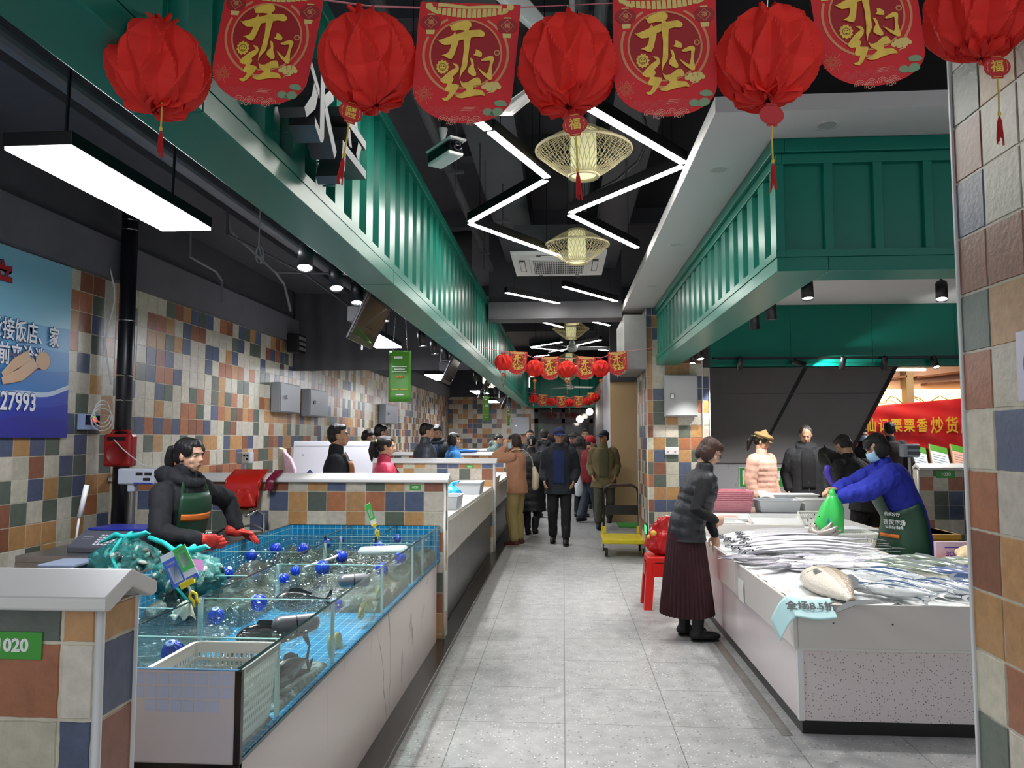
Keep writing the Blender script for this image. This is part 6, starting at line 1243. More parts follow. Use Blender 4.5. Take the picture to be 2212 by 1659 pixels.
# carton and dried goods near the huge column
t = thing('carton', 'pale lilac cardboard carton with blue print behind the olive mackerel', 'box', (3.0, 5.95, .695)); G().box(-.2, .36, -.02, .02, 0, .12).build('flap', mat('lilac_card', 'c9b4c4', rough=.7), t); text('lettering', '3CJ', .045, mat('violet_print', '5a3fae', rough=.6), t, (-.1, -.022, .03), bold=.001); G().box(-.14, -.04, -.0225, -.02, .075, .083).build('print_line', MATS['violet_print'], t)
g = G(); rn = random.Random(8)
for k in range(16): g.ell((3.02 + rn.uniform(-.16, .2), 5.66 + rn.uniform(-.1, .12), .74 + rn.uniform(0, .07)), (rn.uniform(.05, .09), rn.uniform(.04, .07), rn.uniform(.015, .03)), Mx.Rotation(rn.uniform(-.6, .6), 3, 'Y') @ Mx.Rotation(rn.uniform(0, 3), 3, 'Z'), 10, 6)
o = fuse(g, 'dried_fish', mat('dried_fish_skin', 'c8b48c', rough=.6, var=.25, vs=30, bump=.5, bs=40), None, .012, 2, .008, 30); tag(o, 'heap of pale dried fish in front of the lilac carton', 'dried fish', kind='stuff')
o = G().box(2.55, 3.3, 5.87, 5.93, .64, .70).build('orange_board', mat('orange_plastic', 'c9642a', rough=.4), None, bevel=.003); tag(o, 'orange plastic board edge beside the lilac carton', 'board')
# table with tools at the 1030 half wall
t = thing('tool_table', 'steel table with a dark bin standing against half wall 1030', 'table', (4.75, 7.9, 0), world=True); G().box(4.3, 5.4, 7.5, 8.3, .72, .76).build('worktop', M_STEEL, t); 
for x, y in ((4.34, 7.55), (5.3, 7.55), (4.34, 8.25), (5.3, 8.25)): G().box(x - .025, x + .025, y - .025, y + .025, 0, .72).build('leg', M_STEEL, t)
G().box(4.3, 5.4, 7.5, 8.3, .3, .33).build('shelf', M_STEEL, t)
o = G().box(4.36, 5.0, 7.7, 8.1, .762, .98).build('bin', mat('dark_bin', '2b2c2f', rough=.4), None, bevel=.02); tag(o, 'dark plastic bin on the steel table by half wall 1030', 'bin')
t = thing('fish_scraper', 'long fish scraper with an orange ended handle by half wall 1030', 'tool', (4.24, 8.2, .0)); G().tube([(0, 0, .3), (0, .02, .75)], .012).build('rod', M_STEEL, t); G().tube([(0, .02, .74), (0, .04, 1.0)], .022).build('handle', mat('tool_grey', '5c6673', rough=.4), t); G().tube([(0, .04, 1.0), (0, .045, 1.08)], .024).build('grip_end', mat('tool_orange', 'c9752a', rough=.4), t)
o = G().box(4.2, 4.3, 8.1, 8.3, 0, .3).build('tool_holder', M_STEEL, None); tag(o, 'steel tool holder on the floor beside the tool table', 'holder')
# ================= beyond the stall: escalator flank, marble wall, nut shop
struct('wall_right.006', G().box(1.9, 4.5, 12, 12.2, 0, 1.2), M_MARB2)
g = G(); prof = [(2.2, 1.2), (4.36, 1.2), (6.4, 4.9), (2.2, 4.9)]; g.prism(prof, (0, 11.95, 0), (1, 0, 0), (0, 0, 1), (0, 1.3, 0)); o = g.build('escalator_flank', mat('dark_grey_cladding', '7c797b', rough=.6, var=.06, vs=3), None, bevel=.01); tag(o, 'dark grey sloping underside of an escalator behind the fish stall', 'escalator')
dkk = mat('cladding_joint', '2a2a2c', rough=.6)
G().prism([(2.95, 1.2), (2.99, 1.2), (4.2, 3.4), (4.12, 3.4)], (0, 11.945, 0), (1, 0, 0), (0, 0, 1), (0, .01, 0)).build('diagonal_joint', dkk, o); G().box(2.2, 5.0, 11.944, 11.952, 2.28, 2.285).build('horizontal_joint', mat('pale_joint', '5d5d60', rough=.6), o); G().prism([(4.3, 1.2), (4.36, 1.2), (6.0, 4.2), (5.93, 4.2)], (0, 11.94, 0), (1, 0, 0), (0, 0, 1), (0, .012, 0)).build('edge_trim', dkk, o)
t = thing('fair_scale_sign', 'green wall sign with a balance symbol on the grey marble wall', 'sign', (2.98, 11.99, .83)); G().box(-.24, .45, -.012, 0, 0, .3).build('plate', mat('dark_sign_green', '2f8a3c', rough=.4), t); G().box(-.25, .46, -.008, 0, -.01, .31).build('frame', M_TRIM, t)
G().box(-.2, 0, -.016, -.012, .04, .26).build('icon_panel', mat('icon_white', 'd9ded9', rough=.5), t, bevel=.02); g = G(); g.box(-.103, -.097, -.02, -.016, .08, .22); g.box(-.165, -.035, -.02, -.016, .2, .207); g.box(-.13, -.07, -.02, -.016, .075, .083)
for c in (-.155, -.045): g.prism([(c - .028, .14), (c + .028, .14), (c + .015, .12), (c - .015, .12)], (0, -.02, 0), (1, 0, 0), (0, 0, 1), (0, .004, 0)); g.prism([(c - .026, .14), (c, .2), (c + .026, .14), (c + .02, .14), (c, .19), (c - .02, .14)], (0, -.02, 0), (1, 0, 0), (0, 0, 1), (0, .004, 0))
g.build('balance_symbol', MATS['dark_sign_green'], t); text('lettering', '公平秤', .16, M_WHT, t, (.24, -.0135, .17), bold=.003)
struct('wall_back.002', G().box(4.0, 11.6, 19.8, 20, 0, 5), mat('shop_wall', 'c98a6a', rough=.7, var=.1, vs=2))
struct('wall_right.007', G().box(8.9, 9.1, 8.7, 19.8, 0, 4.5), mat('far_pink_wall', 'b88a80', rough=.7))
struct('ceiling.002', G().box(4.6, 7.1, 12, 15.2, 2.95, 3.0), M_DARK)
bm_ = mat('shop_beam_wood', '7a4a30', rough=.6)
wl_ = mat('lit_shop_sign', 'f2e2b4', em=1.5, emc='ffe2a0')
for k, (x0, x1, l) in enumerate(((6.0, 7.15, 'glowing pale panel above the red banner, beside the escalator edge'), (7.35, 8.8, 'glowing pale panel above the red banner, beside the huge column'))):
    t = thing('lit_shop_panel', l, 'lit panel', ((x0 + x1) / 2, 16.4, 2.2), world=True); G().box(x0, x1, 16.38, 16.44, 2.2, 2.62).build('light_box', wl_, t); g = G(); q = [(x0 + (x1 - x0) * i / 10, 16.375, 2.4 + .08 * math.sin(i * 1.7 + k)) for i in range(11)]; g.tube(q, .012, n=5); g.tube([(p[0], p[1], p[2] - .07 + .05 * math.cos(i)) for i, p in enumerate(q)], .008, n=5); g.build('scroll_print', mat('olive_print', 'a8893a', rough=.6), t)
o = G().box(5.6, 8.8, 16.5, 16.6, 2.62, 3.5).build('shop_fascia', mat('pink_lit_wall', 'e0b49c', rough=.7), None); tag(o, 'warmly lit fascia of the nut shop above the red banner', 'fascia')
o = G().box(7.18, 7.32, 16.2, 16.5, 0, 3.5).build('shop_post', mat('tan_post', '9c8564', rough=.6), None); tag(o, 'tan post between the two glowing shop panels', 'post')
for k, (x0, z0, x1, z1, l) in enumerate(((6.1, 2.72, 7.2, 2.86, 'dark wooden rafter beside the escalator edge'), (7.4, 2.84, 8.7, 2.98, 'dark wooden rafter nearest the huge column'), (7.3, 3.05, 8.8, 3.28, 'ribbed wooden eave at the top of the nut shop'), (7.6, 2.7, 8.8, 2.76, 'low wooden rafter above the glowing shop panel'))):
    g = G(); g.prism([(x0, z0), (x1, z1), (x1, z1 + .05), (x0, z0 + .04)], (0, 16.2, 0), (1, 0, 0), (0, 0, 1), (0, .3, 0)); o = g.build('wooden_rafter', bm_, None); tag(o, l, 'rafter')
for k, (x, z, l) in enumerate(((7.6, 3.2, 'bright tube lamp at the top of the nut shop'), (6.7, 2.92, 'bright tube lamp by the escalator edge'))): t = thing('tube_lamp', l, 'lamp', (x, 15.3, z)); G().box(-.45, .45, -.02, .02, 0, .03).build('tube', mat('warm_tube', 'fff0d0', em=70, emc='ffeccf'), t); G().box(-.47, .47, -.025, .025, .03, .05).box(-.02, .02, .025, 1.2, .03, .05).build('holder', M_WPL, t)
t = thing('shop_banner', 'big red cloth banner with yellow characters outside the nut shop', 'banner', (7.2, 16.1, 1.3), world=True)
G().grid(lambda u, v: V((6.0 + 2.85 * u, 16.1 - .05 * math.sin(u * 7) * v - .02 * math.sin(u * 31 + v * 5) + .015 * math.sin(v * 17 + u * 12), 1.36 + (.86 + .24 * u) * v)), 70, 26).build('cloth', mat('banner_cloth_red', 'cc2228', rough=.55), t, smooth=True, solid=.006)
for i, c in enumerate('仙记栗栗香炒货店'): text('lettering', c, .3 if i < 5 else .36, mat('banner_yellow', 'e0b83a', rough=.5), t, (6.35 + i * .255 + (.04 * (i - 4) if i > 4 else 0), 16.0, 1.83), bold=.006, sx=.74, ext=.002)
for i in range(5):
    t = thing('price_board', ['slanted price board with a green top, first from the escalator', 'slanted price board with a green top, second from the escalator', 'slanted price board with a green top, third from the escalator', 'slanted orange toned price board below the red banner', 'slanted price board beside the two far shoppers'][i], 'board', (5.75 + i * .36, 13.4, 1.06), 0, 'price boards of the nut shop'); t.rotation_euler = (R(-38), R(14), 0)
    G().box(-.15, .15, -.01, .01, 0, .5).build('board', mat('board_pale' if i != 3 else 'board_orange', 'd5dcd8' if i != 3 else 'e3a98c', rough=.4), t); G().box(-.15, .15, -.013, -.01, .36, .5).build('green_print', MATS['leaf_green_print'], t); G().box(-.165, -.15, -.012, .02, 0, .5).build('frame', mat('board_frame', 'b98a5e', rough=.5), t)
    g = G()
    for j in range(5): g.box(-.12, .08 + .02 * (j % 3), -.0125, -.01, .06 + j * .055, .072 + j * .055)
    g.build('print_lines', mat('grey_print', '77807c', rough=.6), t)
o = G().box(5.4, 7.6, 13.3, 14.0, 0, 1.05).build('shop_counter', mat('shop_counter_wood', '8d8f82', rough=.6), None); tag(o, 'nut shop counter under the slanted price boards', 'counter')
t = thing('weighing_scale', 'scale display head on a pole behind the blue coated vendor', 'scale', (3.46, 7.8, .0)); G().cbox((0, 0, 1.47), (.16, .1, .13)).build('display_head', MATS['scale_light_grey'], t, bevel=.01)
for z in (1.5, 1.445): G().cbox((0.02, -.052, z), (.12, .006, .03)).build('display_window', MATS['lcd_dark'], t)
G().tube([(0, 0, .05), (0, 0, 1.4)], .02).build('pole', M_STEEL, t); G().cbox((0, 0, .05), (.3, .3, .1)).build('base', MATS['scale_body_grey'], t)
# no smoking notice on the huge column
t = thing('no_smoking_sign', 'white no smoking notice on the huge tiled column', 'sign', (1.124, 1.9, 1.72)); G().box(-.003, 0, -.3, .03, -.03, .14).build('sheet', mat('notice_lilac', 'd5cfe0', rough=.3), t)
g = G()
def yz(g, pts, x, d=.0006): g.prism(pts, (x, 0, 0), (0, -1, 0), (0, 0, 1), (-d, 0, 0))
n = 48
for k in range(n): a, b = 2 * PI * k / n, 2 * PI * (k + 1) / n; yz(g, [(.065 + r * math.cos(q), .055 + r * math.sin(q)) for r, q in ((.06, a), (.068, a), (.068, b), (.06, b))], -.0031)
yz(g, [(.02, .095), (.026, .101), (.112, .015), (.106, .009)], -.0035); g.build('red_ring', mat('sign_red', 'c4202c', rough=.4), t); g = G(); yz(g, [(.03, .045), (.1, .045), (.1, .058), (.03, .058)], -.0031); yz(g, [(.03, .062), (.036, .062), (.036, .075), (.03, .075)], -.0031); g.build('cigarette_symbol', M_BLACK, t)
t = thing('carrier_bag', 'white plastic bag carried by the red beanie shopper', 'bag', (.28, 14.15, .55)); G().limb([(0, 0, 0), (0, 0, .1), (0, 0, .2), (.02, 0, .34)], [(.07, .05), (.09, .06), (.07, .05), (.015, .012)], n=16).build('film', mat('white_bag_film', 'dfe4ea', rough=.35), t, smooth=True)
# ================= aisle things
t = thing('platform_cart', 'yellow platform trolley with a black folding handle', 'trolley', (.82, 10.2, 0)); my = mat('cart_yellow', 'd9c21a', rough=.5, var=.2, vs=14)
G().box(-.3, .3, .02, .72, .19, .235).build('platform', my, t, bevel=.012); G().box(-.31, .31, 0, .05, .18, .24).build('bumper', my, t, bevel=.01)
for x in (-.25, .25): G().box(x - .03, x + .03, .66, .76, .235, .34).build('handle_socket', my, t, bevel=.006)
g = G(); g.tube([(-.25, .71, .26), (-.25, .72, .8), (-.22, .72, .88), (-.15, .72, .92), (.15, .72, .92), (.22, .72, .88), (.25, .72, .8), (.25, .71, .26)], .017, n=12); g.build('handle', M_BLACK, t, smooth=True); G().tube([(-.14, .72, .92), (.14, .72, .92)], .021, n=12).build('grip', mat('dark_red_grip', '3c1f22', rough=.6), t); G().box(-.25, .25, .71, .73, .5, .63).build('cross_plate', M_BLACK, t)
for x in (-.25, .25):
    for y in (.1, .62):
        wv_ = G().lathe([(.001, -.018), (.05, -.018), (.062, -.012), (.062, .012), (.05, .018), (.001, .018)], (x, y, .063), n=20, M=Mx.Rotation(PI / 2, 4, 'Y')).build('wheel', mat('rubber_black', '17171a', rough=.6), t, smooth=False); G().lathe([(.001, -.021), (.03, -.021), (.03, .021), (.001, .021)], (x, y, .063), n=14, M=Mx.Rotation(PI / 2, 4, 'Y')).build('hub', my, wv_); G().box(x - .03, x + .03, y - .025, y + .025, .12, .19).build('caster_bracket', M_STEEL, t)
t = thing('plastic_stool', 'red plastic stool under the crumpled red bag beside the fish counter', 'stool', (.93, 7.35, 0)); ms = mat('stool_red', 'c31812', rough=.35)
G().rings([[V((s * a, u * a, z)) for s, u in ((-1, -1), (1, -1), (1, 1), (-1, 1))] for a, z in ((.155, .43), (.15, .475), (.14, .482))]).build('seat', ms, t, bevel=.008)
for s in (-1, 1):
    for u in (-1, 1): g = G(); g.rings([[V((s * (c - dx), u * (c - dy), z)) for dx, dy in ((0, 0), (.075, 0), (.075, .02), (.02, .02), (.02, .075), (0, .075))] for c, z in ((.19, 0), (.152, .44))]); g.build('leg', ms, t)
g = G()
for a in range(4): M = Mx.Rotation(PI / 2 * a, 4, 'Z'); st = len(g.v); g.box(-.1, .1, .158, .166, .3, .42); g.xf(M, st)
g.build('apron', ms, t)
g = G(); g.ell((.93, 7.35, .62), (.15, .13, .145)); g.limb([(.93, 7.35, .7), (.95, 7.33, .8), (1.0, 7.3, .84)], [.09, .06, .02]); o = fuse(g, 'plastic_bag', mat('red_gift_bag', 'b51f22', rough=.22, var=.12, vs=12), None, .014, 2, .035, 11); tag(o, 'crumpled red gift bag with a yellow mark on the red stool', 'bag'); G().ell((.845, 7.235, .7), (.03, .012, .025)).ell((.80, 7.27, .66), (.02, .012, .018)).build('yellow_mark', M_GOLD, o, smooth=True)
t = thing('exit_light', 'small green lit exit sign low on the tiled column', 'exit sign', (1.066, 9.9, .42)); G().box(-.012, 0, -.12, .12, -.06, .06).build('case', M_BLACK, t); G().box(-.014, -.012, -.11, .11, -.05, .05).build('lit_panel', mat('exit_green', '1fd060', em=2.2, emc='22e070'), t)
o = G().box(.98, 1.5, 13.6, 14.3, .0, .012).build('green_mat', mat('green_doormat', '3c8a36', rough=.9, bump=.6, bs=120), None); tag(o, 'green doormat on the floor before the beige board', 'mat')
for x, z, l in ((1.0 - .1, 2.33, 'bright globe lamp beside the dark glass doors, upper one'), (.62, 2.12, 'bright globe lamp beside the dark glass doors, lower one')):
    t = thing('globe_lamp', l, 'lamp', (x - .15, 21.5, z)); G().ell((0, 0, 0), (.1, .1, .1)).build('globe', mat('globe_glow', 'fffaf0', em=12, emc='fff6ea'), t, smooth=True); G().tube([(0, 0, .09), (0, 0, 4.49 - z)], .008).build('cord', M_BLACK, t)
# fish behind the aisle glass of the live tank
tf = make_fish('tank_fish', 'fish', .27, .10, .05, '2c302e', '6e6d60', mat('dark_fin', '25282a', rough=.4), mid=.1, th=.8); yf = make_fish('yellow_fish', 'fish', .15, .07, .03, '8c8a4a', 'c9c48a', mat('yellow_fin', 'b5b070', rough=.4), mid=.2, th=.8); fs = set()
for p, x, y, z, yaw, pt, l in ((tf, -1.05, 2.70, .73, 82, 0, 'dark grey live fish behind the aisle glass just past the white basket'), (tf, -1.12, 2.78, .70, 70, 8, 'dark grey live fish low behind the aisle glass past the white basket'), (tf, -1.25, 2.72, .76, 100, 0, 'dark live fish deeper in the second compartment'), (tf, -1.3, 2.9, .72, 95, 5, 'dark live fish near the divider of the second compartment'),
        (tf, -1.42, 3.62, .80, 20, 0, 'dark live fish just below the surface of the clear blue compartment'), (tf, -1.3, 2.95, .81, 15, 0, 'dark live fish just below the surface beside the grey pump float'), (yf, -1.02, 3.28, .74, 90, 70, 'yellowish live fish standing upright behind the aisle glass'), (yf, -1.03, 3.40, .72, 85, 60, 'second yellowish live fish upright behind the aisle glass'), (yf, -1.03, 4.15, .75, 95, 20, 'yellowish live fish near the pump float halfway down the glass'),
        (yf, -1.02, 3.75, .70, 92, -20, 'yellowish live fish low behind the aisle glass'), (yf, -1.04, 3.92, .74, 80, 30, 'pale yellow live fish spreading its fins behind the aisle glass')):
    o = p if p.name not in fs else dup(p, l); fs.add(p.name); o['label'] = l; o.location = (x, y, z); o.rotation_euler = (0, R(pt), R(yaw))
# ================= people
def ik(a, b, l1, l2, pole):
    a, b = V(a), V(b); d = b - a; L = min(d.length, (l1 + l2) * .998); L = max(L, .08); d.normalize(); x = (l1 * l1 - l2 * l2 + L * L) / (2 * L); h = math.sqrt(max(0, l1 * l1 - x * x)); p = V(pole) - d * d.dot(V(pole))
    if p.length < 1e-4: p = V((0, 0, 1)) - d * d.z
    return a + d * x + p.normalized() * h, a + d * L
TOR = [(.40, .21, .16), (.70, .195, .15), (.86, .172, .125), (.98, .158, .112), (1.12, .158, .114), (1.26, .176, .122), (1.33, .166, .108), (1.385, .12, .085), (1.44, .072, .065)]
def tor(z):
    for (a, b) in zip(TOR, TOR[1:]):
        if z <= b[0] or b is TOR[-1]: t = max(0, min(1, (z - a[0]) / (b[0] - a[0]))); return a[1] + (b[1] - a[1]) * t, a[2] + (b[2] - a[2]) * t
def hand(g, w, d, n, s, curl=.5, k=1.0, fat=1.0):
    """palm, four unequal bent fingers and a thumb from the side of the palm; d along the hand, n = palm side, s = thumb side sign"""
    d, n = V(d).normalized(), V(n); n = (n - d * n.dot(d)).normalized(); a = d.cross(n) * s; w = V(w)
    g.limb([w - d * .01, w + d * .03 * k, w + d * .07 * k, w + d * .088 * k], [(.026 * fat, .02 * fat), (.036 * k * fat, .017 * fat), (.042 * k * fat, .016 * fat), (.040 * k * fat, .013 * fat)], side=a, n=12)
    for i, (o, L, r) in enumerate(((.030, .068, .0088), (.0105, .076, .009), (-.0095, .071, .0088), (-.028, .056, .008))):
        p = w + d * (.088 - .004 * abs(i - 1)) * k + a * o * k; q = [p - d * .02]; c = curl * (.35 + .06 * i); dd = d
        for j, f in enumerate((.45, .31, .26)):
            dd = (dd * math.cos(c) + (n) * math.sin(c)).normalized() if j == 0 else (Mx.Rotation(c * 1.35 * (1 if True else 1), 3, a if (a.cross(dd)).dot(n) > 0 else -a) @ dd); q.append(q[-1] + dd * (L * f * k + (.02 if j == 0 else 0)))
        g.limb(q, [r * k * fat * 1.08, r * k * fat, r * k * fat * .95, r * k * fat * .78], side=a, n=8, caps=2)
    t0 = w + d * .022 * k + a * .028 * k; t1 = t0 + (d * .6 + a * .7 + n * .35).normalized() * .036 * k; t2 = t1 + (d * .85 + a * (.2 - .3 * curl) + n * .5).normalized() * .03 * k; t3 = t2 + (d * .9 - a * .25 * curl + n * .5).normalized() * .024 * k
    g.limb([t0, t1, t2, t3], [.013 * k * fat, .0115 * k * fat, .010 * k * fat, .008 * k * fat], n=8, caps=2)
def person(label, loc, rz, H=1.68, lean=0, yaw=0, pitch=0, skin='c79a7d', vox=.008, arms=None, legs=None, top='23242a', fat=.012, hem=.84, quilt=0, wr=.006, hood=0, collar=1, topname='jacket', bottom=('trousers', '1b1c20'), shoes='141416', boots=False, hair=('short', '17130f'), hat=None, face=True, glove=None, apron=None, inner=None, mask=None, glasses=False, w=1.0, sleeve=None, curl=.55, tw=0, zipc=None, pat=None):
    s = H / 1.70; t = thing('person', label, 'person', loc, R(rz)); t.scale = (s, s, s)
    lean, yaw, pitch = R(lean), R(yaw), R(pitch); Mi = Mx.Rotation(-R(rz), 3, 'Z'); l0 = V(loc)
    def bend(p):
        p = V(p); k = max(0, min(1, (p.z - .84) / .28)); a = lean * k
        if a: q = p - V((0, 0, .92)); p = V((q.x, q.y * math.cos(a) + q.z * math.sin(a), -q.y * math.sin(a) + q.z * math.cos(a) + .92))
        return p
    def tgt(q):
        if 'w' in q: return (Mi @ (V(q['w']) - l0)) / s
        return V(q['p'])
    sm = mat('skin_' + skin, skin, rough=.5, sub=.12, var=.06, vs=30); far = vox > .0105
    A = {}
    for sd, nm in ((1, 'R'), (-1, 'L')):
        sh = bend((sd * .170 * w, -.012, 1.355)); q = (arms or {}).get(nm) or {'p': bend((sd * .235 * w, .03, .86)) if not lean else sh + V((sd * .05, .04, -.52))}
        el, wr_ = ik(sh, tgt(q), .285, .25, q.get('pole', (sd * .6, -1, -.2))); A[nm] = (sd, sh, el, wr_, q)
    Lg = {}
    for sd, nm in ((1, 'R'), (-1, 'L')):
        an = V((legs or {}).get(nm, (sd * .10, 0, .09))); kn, an = ik((sd * .09, 0, .89), an, .408, .399, (sd * .12, 1, 0)); Lg[nm] = (sd, V((sd * .09, 0, .89)), kn, an)
    nb = bend((0, -.02, 1.43)); hc = nb + Mx.Rotation(-lean * .75, 3, 'X') @ V((0, .028, .172)); Mh = Mx.Translation(hc) @ Mx.Rotation(yaw, 4, 'Z') @ Mx.Rotation(-pitch, 4, 'X')
    def H_(g, st=0): return g.xf(Mh, st)
    # ---- body: one continuous skin
    g = G(); e = g.ell
    e((0, -.012, .028), (.073, .092, .086)); e((0, .018, -.03), (.059, .069, .08)); e((0, .046, -.086), (.033, .03, .024)); e((0, .078, .022), (.042, .014, .011))
    for q in (-1, 1): e((q * .035, .052, -.034), (.025, .021, .024)); e((q * .074, -.004, -.012), (.010, .018, .031)); e((q * .0095, .092, -.034), (.009, .010, .008)); e((q * .03, .05, -.07), (.02, .02, .02))
    g.limb([(0, .084, .006), (0, .099, -.028)], [.008, .0135], n=10); e((0, .085, -.0575), (.021, .010, .006)); e((0, .083, -.068), (.017, .011, .007)); H_(g)
    g.limb([hc + (Mh.to_3x3() @ V((0, -.022, -.05))), nb + V((0, 0, .0)), bend((0, -.01, 1.36))], [.056, .056, .07], n=14)
    zs = [.88, .98, 1.12, 1.26, 1.36]; g.limb([bend((0, 0, z)) for z in zs], [(tor(z)[0] * .86 * w, tor(z)[1] * .82) for z in zs], n=18)
    for nm in 'RL':
        sd, sh, el, wr_, q = A[nm]; g.limb([sh, el, wr_], [.045, .037, .026], n=10)
        _, hp, kn, an = Lg[nm]; g.limb([hp, kn, an, an - V((0, 0, .02))], [.075, .048, .036, .036], n=10); g.limb([an + V((0, -.02, -.03)), an + V((0, .12, -.06))], [.03, .022], n=8)
        if not (glove and q.get('glove', True)) and q.get('hand', True): hand(g, wr_, q.get('d', wr_ - el), q.get('n', (-sd, .2, 0)), q.get('ts', -sd), q.get('curl', curl))
    fuse(g, 'body', sm, t, min(vox, .0095) if not far else .0095, 2)
    if glove:
        for nm in 'RL': sd, sh, el, wr_, q = A[nm]; d = V(q.get('d', wr_ - el)); g = G(); g.limb([wr_ - d.normalized() * .05, wr_ + d.normalized() * .01], [.045, .036], n=12); hand(g, wr_, d, q.get('n', (-sd, .2, 0)), q.get('ts', -sd), q.get('curl', curl), 1.08, 1.25); fuse(g, 'glove', mat('glove_' + glove, glove, rough=.45), t, .006, 2, .003, 40)
    # ---- face details
    if face:
        for q in (-1, 1):
            if mask is None or True:
                g = G(); g.ell((q * .031, .0715, .000), (.0125, .008, .0055), nu=10, nv=6); ey = H_(g).build('eye', mat('eye_white', 'cfc8c0', rough=.3), t, smooth=True); g = G(); g.ell((q * .031, .0765, .000), (.0062, .0045, .0055), nu=8, nv=5); H_(g).build('iris', mat('eye_dark', '15100d', rough=.2), ey, smooth=True)
            g = G(); g.limb([(q * .017, .091, .0145), (q * .032, .087, .0185), (q * .047, .072, .014)], [(.003, .0028)] * 3, n=6, caps=1); H_(g).build('eyebrow', mat('brow_dark', '1d1613', rough=.7), t, smooth=True)
        if not mask: g = G(); g.limb([(-.019, .0885, -.0625), (0, .0945, -.0615), (.019, .0885, -.0625)], [(.0016, .0035)] * 3, n=6, caps=1); H_(g).build('mouth', mat('lip_line', '8a4a42', rough=.5), t, smooth=True)
    if mask:
        g = G(); g.grid(lambda u, v: V((.066 * math.sin((u - .5) * 2.5), .022 + (.086 + .012 * math.sin(PI * v)) * math.cos((u - .5) * 2.5), -.10 + .088 * v)), 16, 8); m = H_(g).build('face_mask', mat('mask_' + mask, mask, rough=.7), t, smooth=True, solid=.002)
    if glasses:
        g = G()
        for q in (-1, 1): g.tube([(q * .032 + .021 * math.cos(a), .094, .0 + .016 * math.sin(a)) for a in [2 * PI * i / 16 for i in range(17)]], .0016, n=5); g.tube([(q * .053, .09, .003), (q * .073, .0, .006)], .0016, n=5)
        g.tube([(-.011, .096, .003), (.011, .096, .003)], .0016, n=5); H_(g).build('glasses', M_BLACK, t)
    # ---- hair and hats
    st_, hcol = hair; hm = mat('hair_' + hcol, hcol, rough=.38, bump=.5, bs=120, stretch=(3, 3, .4)); g = G(); e = g.ell
    e((0, -.024, .036), (.081, .094, .085)); e((0, -.045, -.01), (.077, .07, .07))
    if st_ not in ('buzz', 'pony', 'bun'): e((0, .032, .075), (.066, .048, .035))
    if st_ in ('bob', 'full'):
        for q in (-1, 1): e((q * .066, -.02, -.03), (.025, .06, .075))
        e((0, -.07, -.04), (.07, .045, .075)); e((0, .05, .062), (.062, .038, .036))
        if st_ == 'bob': e((0, .075, .04), (.055, .022, .026)); [e((q * .066, .02, -.04), (.02, .04, .07)) for q in (-1, 1)]
    if st_ in ('pony', 'bun'):
        e((0, .022, .079), (.060, .047, .033)); e((0, .046, .070), (.044, .03, .024))
        for q in (-1, 1): e((q * .062, .02, .035), (.024, .05, .05))
        if st_ == 'pony': g.limb([(0, -.105, .045), (.0, -.15, .03), (0, -.165, -.06), (0, -.15, -.18)], [.022, .034, .036, .012], n=12)
        else: e((0, -.125, -.0), (.045, .035, .045))
    H_(g); fuse(g, 'hair', hm, t, .008, 2, .004, 55, zs=.35)
    if st_ == 'pony': g = G(); g.lathe([(.024, -.012), (.03, 0), (.024, .012)], (0, -.112, .043), n=16, M=Mx.Rotation(PI / 2, 4, 'X')); H_(g).build('hair_tie', mat('hair_tie_yellow', 'd8c07a', rough=.5), t, smooth=True)
    if hat:
        kind, hc_ = hat; m = mat('hat_' + hc_, hc_, rough=.8, bump=.2, bs=90)
        if kind == 'cap': g = G(); g.ell((0, -.018, .05), (.089, .103, .083)); g.v = [(x, y, max(z, .036)) for x, y, z in g.v]; g.grid(lambda u, v: V((.085 * (u * 2 - 1) * (1 - .25 * v * v), .068 + .085 * v + .02 * (1 - (u * 2 - 1) ** 2), .05 - .012 * v - .02 * (u * 2 - 1) ** 2)), 12, 6); H_(g)
        elif kind == 'beanie': g = G(); g.ell((0, -.022, .055), (.09, .104, .092)); g.v = [(x, y, max(z, .025)) for x, y, z in g.v]; g.limb([(0, -.018, .015), (0, -.016, .06)], [(.09, .104), (.093, .107)], side=(1, 0, 0), n=24, caps=1); H_(g)
        elif kind == 'flat': g = G(); g.ell((0, -.01, .085), (.115, .135, .04)); g.limb([(0, -.012, .05), (0, -.012, .085)], [(.088, .102)] * 2, n=24, caps=1); g.grid(lambda u, v: V((.062 * (u * 2 - 1), .08 + .055 * v * (1 - .5 * (u * 2 - 1) ** 2), .056 - .03 * v)), 10, 5); H_(g)
        ho = g.build('hat', m, t, smooth=True)
        if kind == 'cap' : md = ho.modifiers.new('s', 'SOLIDIFY'); md.thickness = .003
    # ---- clothing
    tm = mat('cloth_' + top + topname, top, rough=.5 if quilt else .85, bump=.25, bs=45 if not pat else 28, var=.1 if not pat else .5, vs=14 if not pat else 60)
    g = G(); n = max(10, int((1.43 - hem) / .022)); zs = [hem + (1.41 - hem) * i / n for i in range(n + 1)]
    def rad(z, x=0): a, b = tor(z); q = (1 + .05 * abs(math.sin(PI * z / quilt)) - .03) if quilt else 1; return ((a * w + fat + x) * q, (b + fat + x) * q)
    g.limb([bend((0, 0, z)) for z in zs], [rad(z) for z in zs], n=28, caps=0)
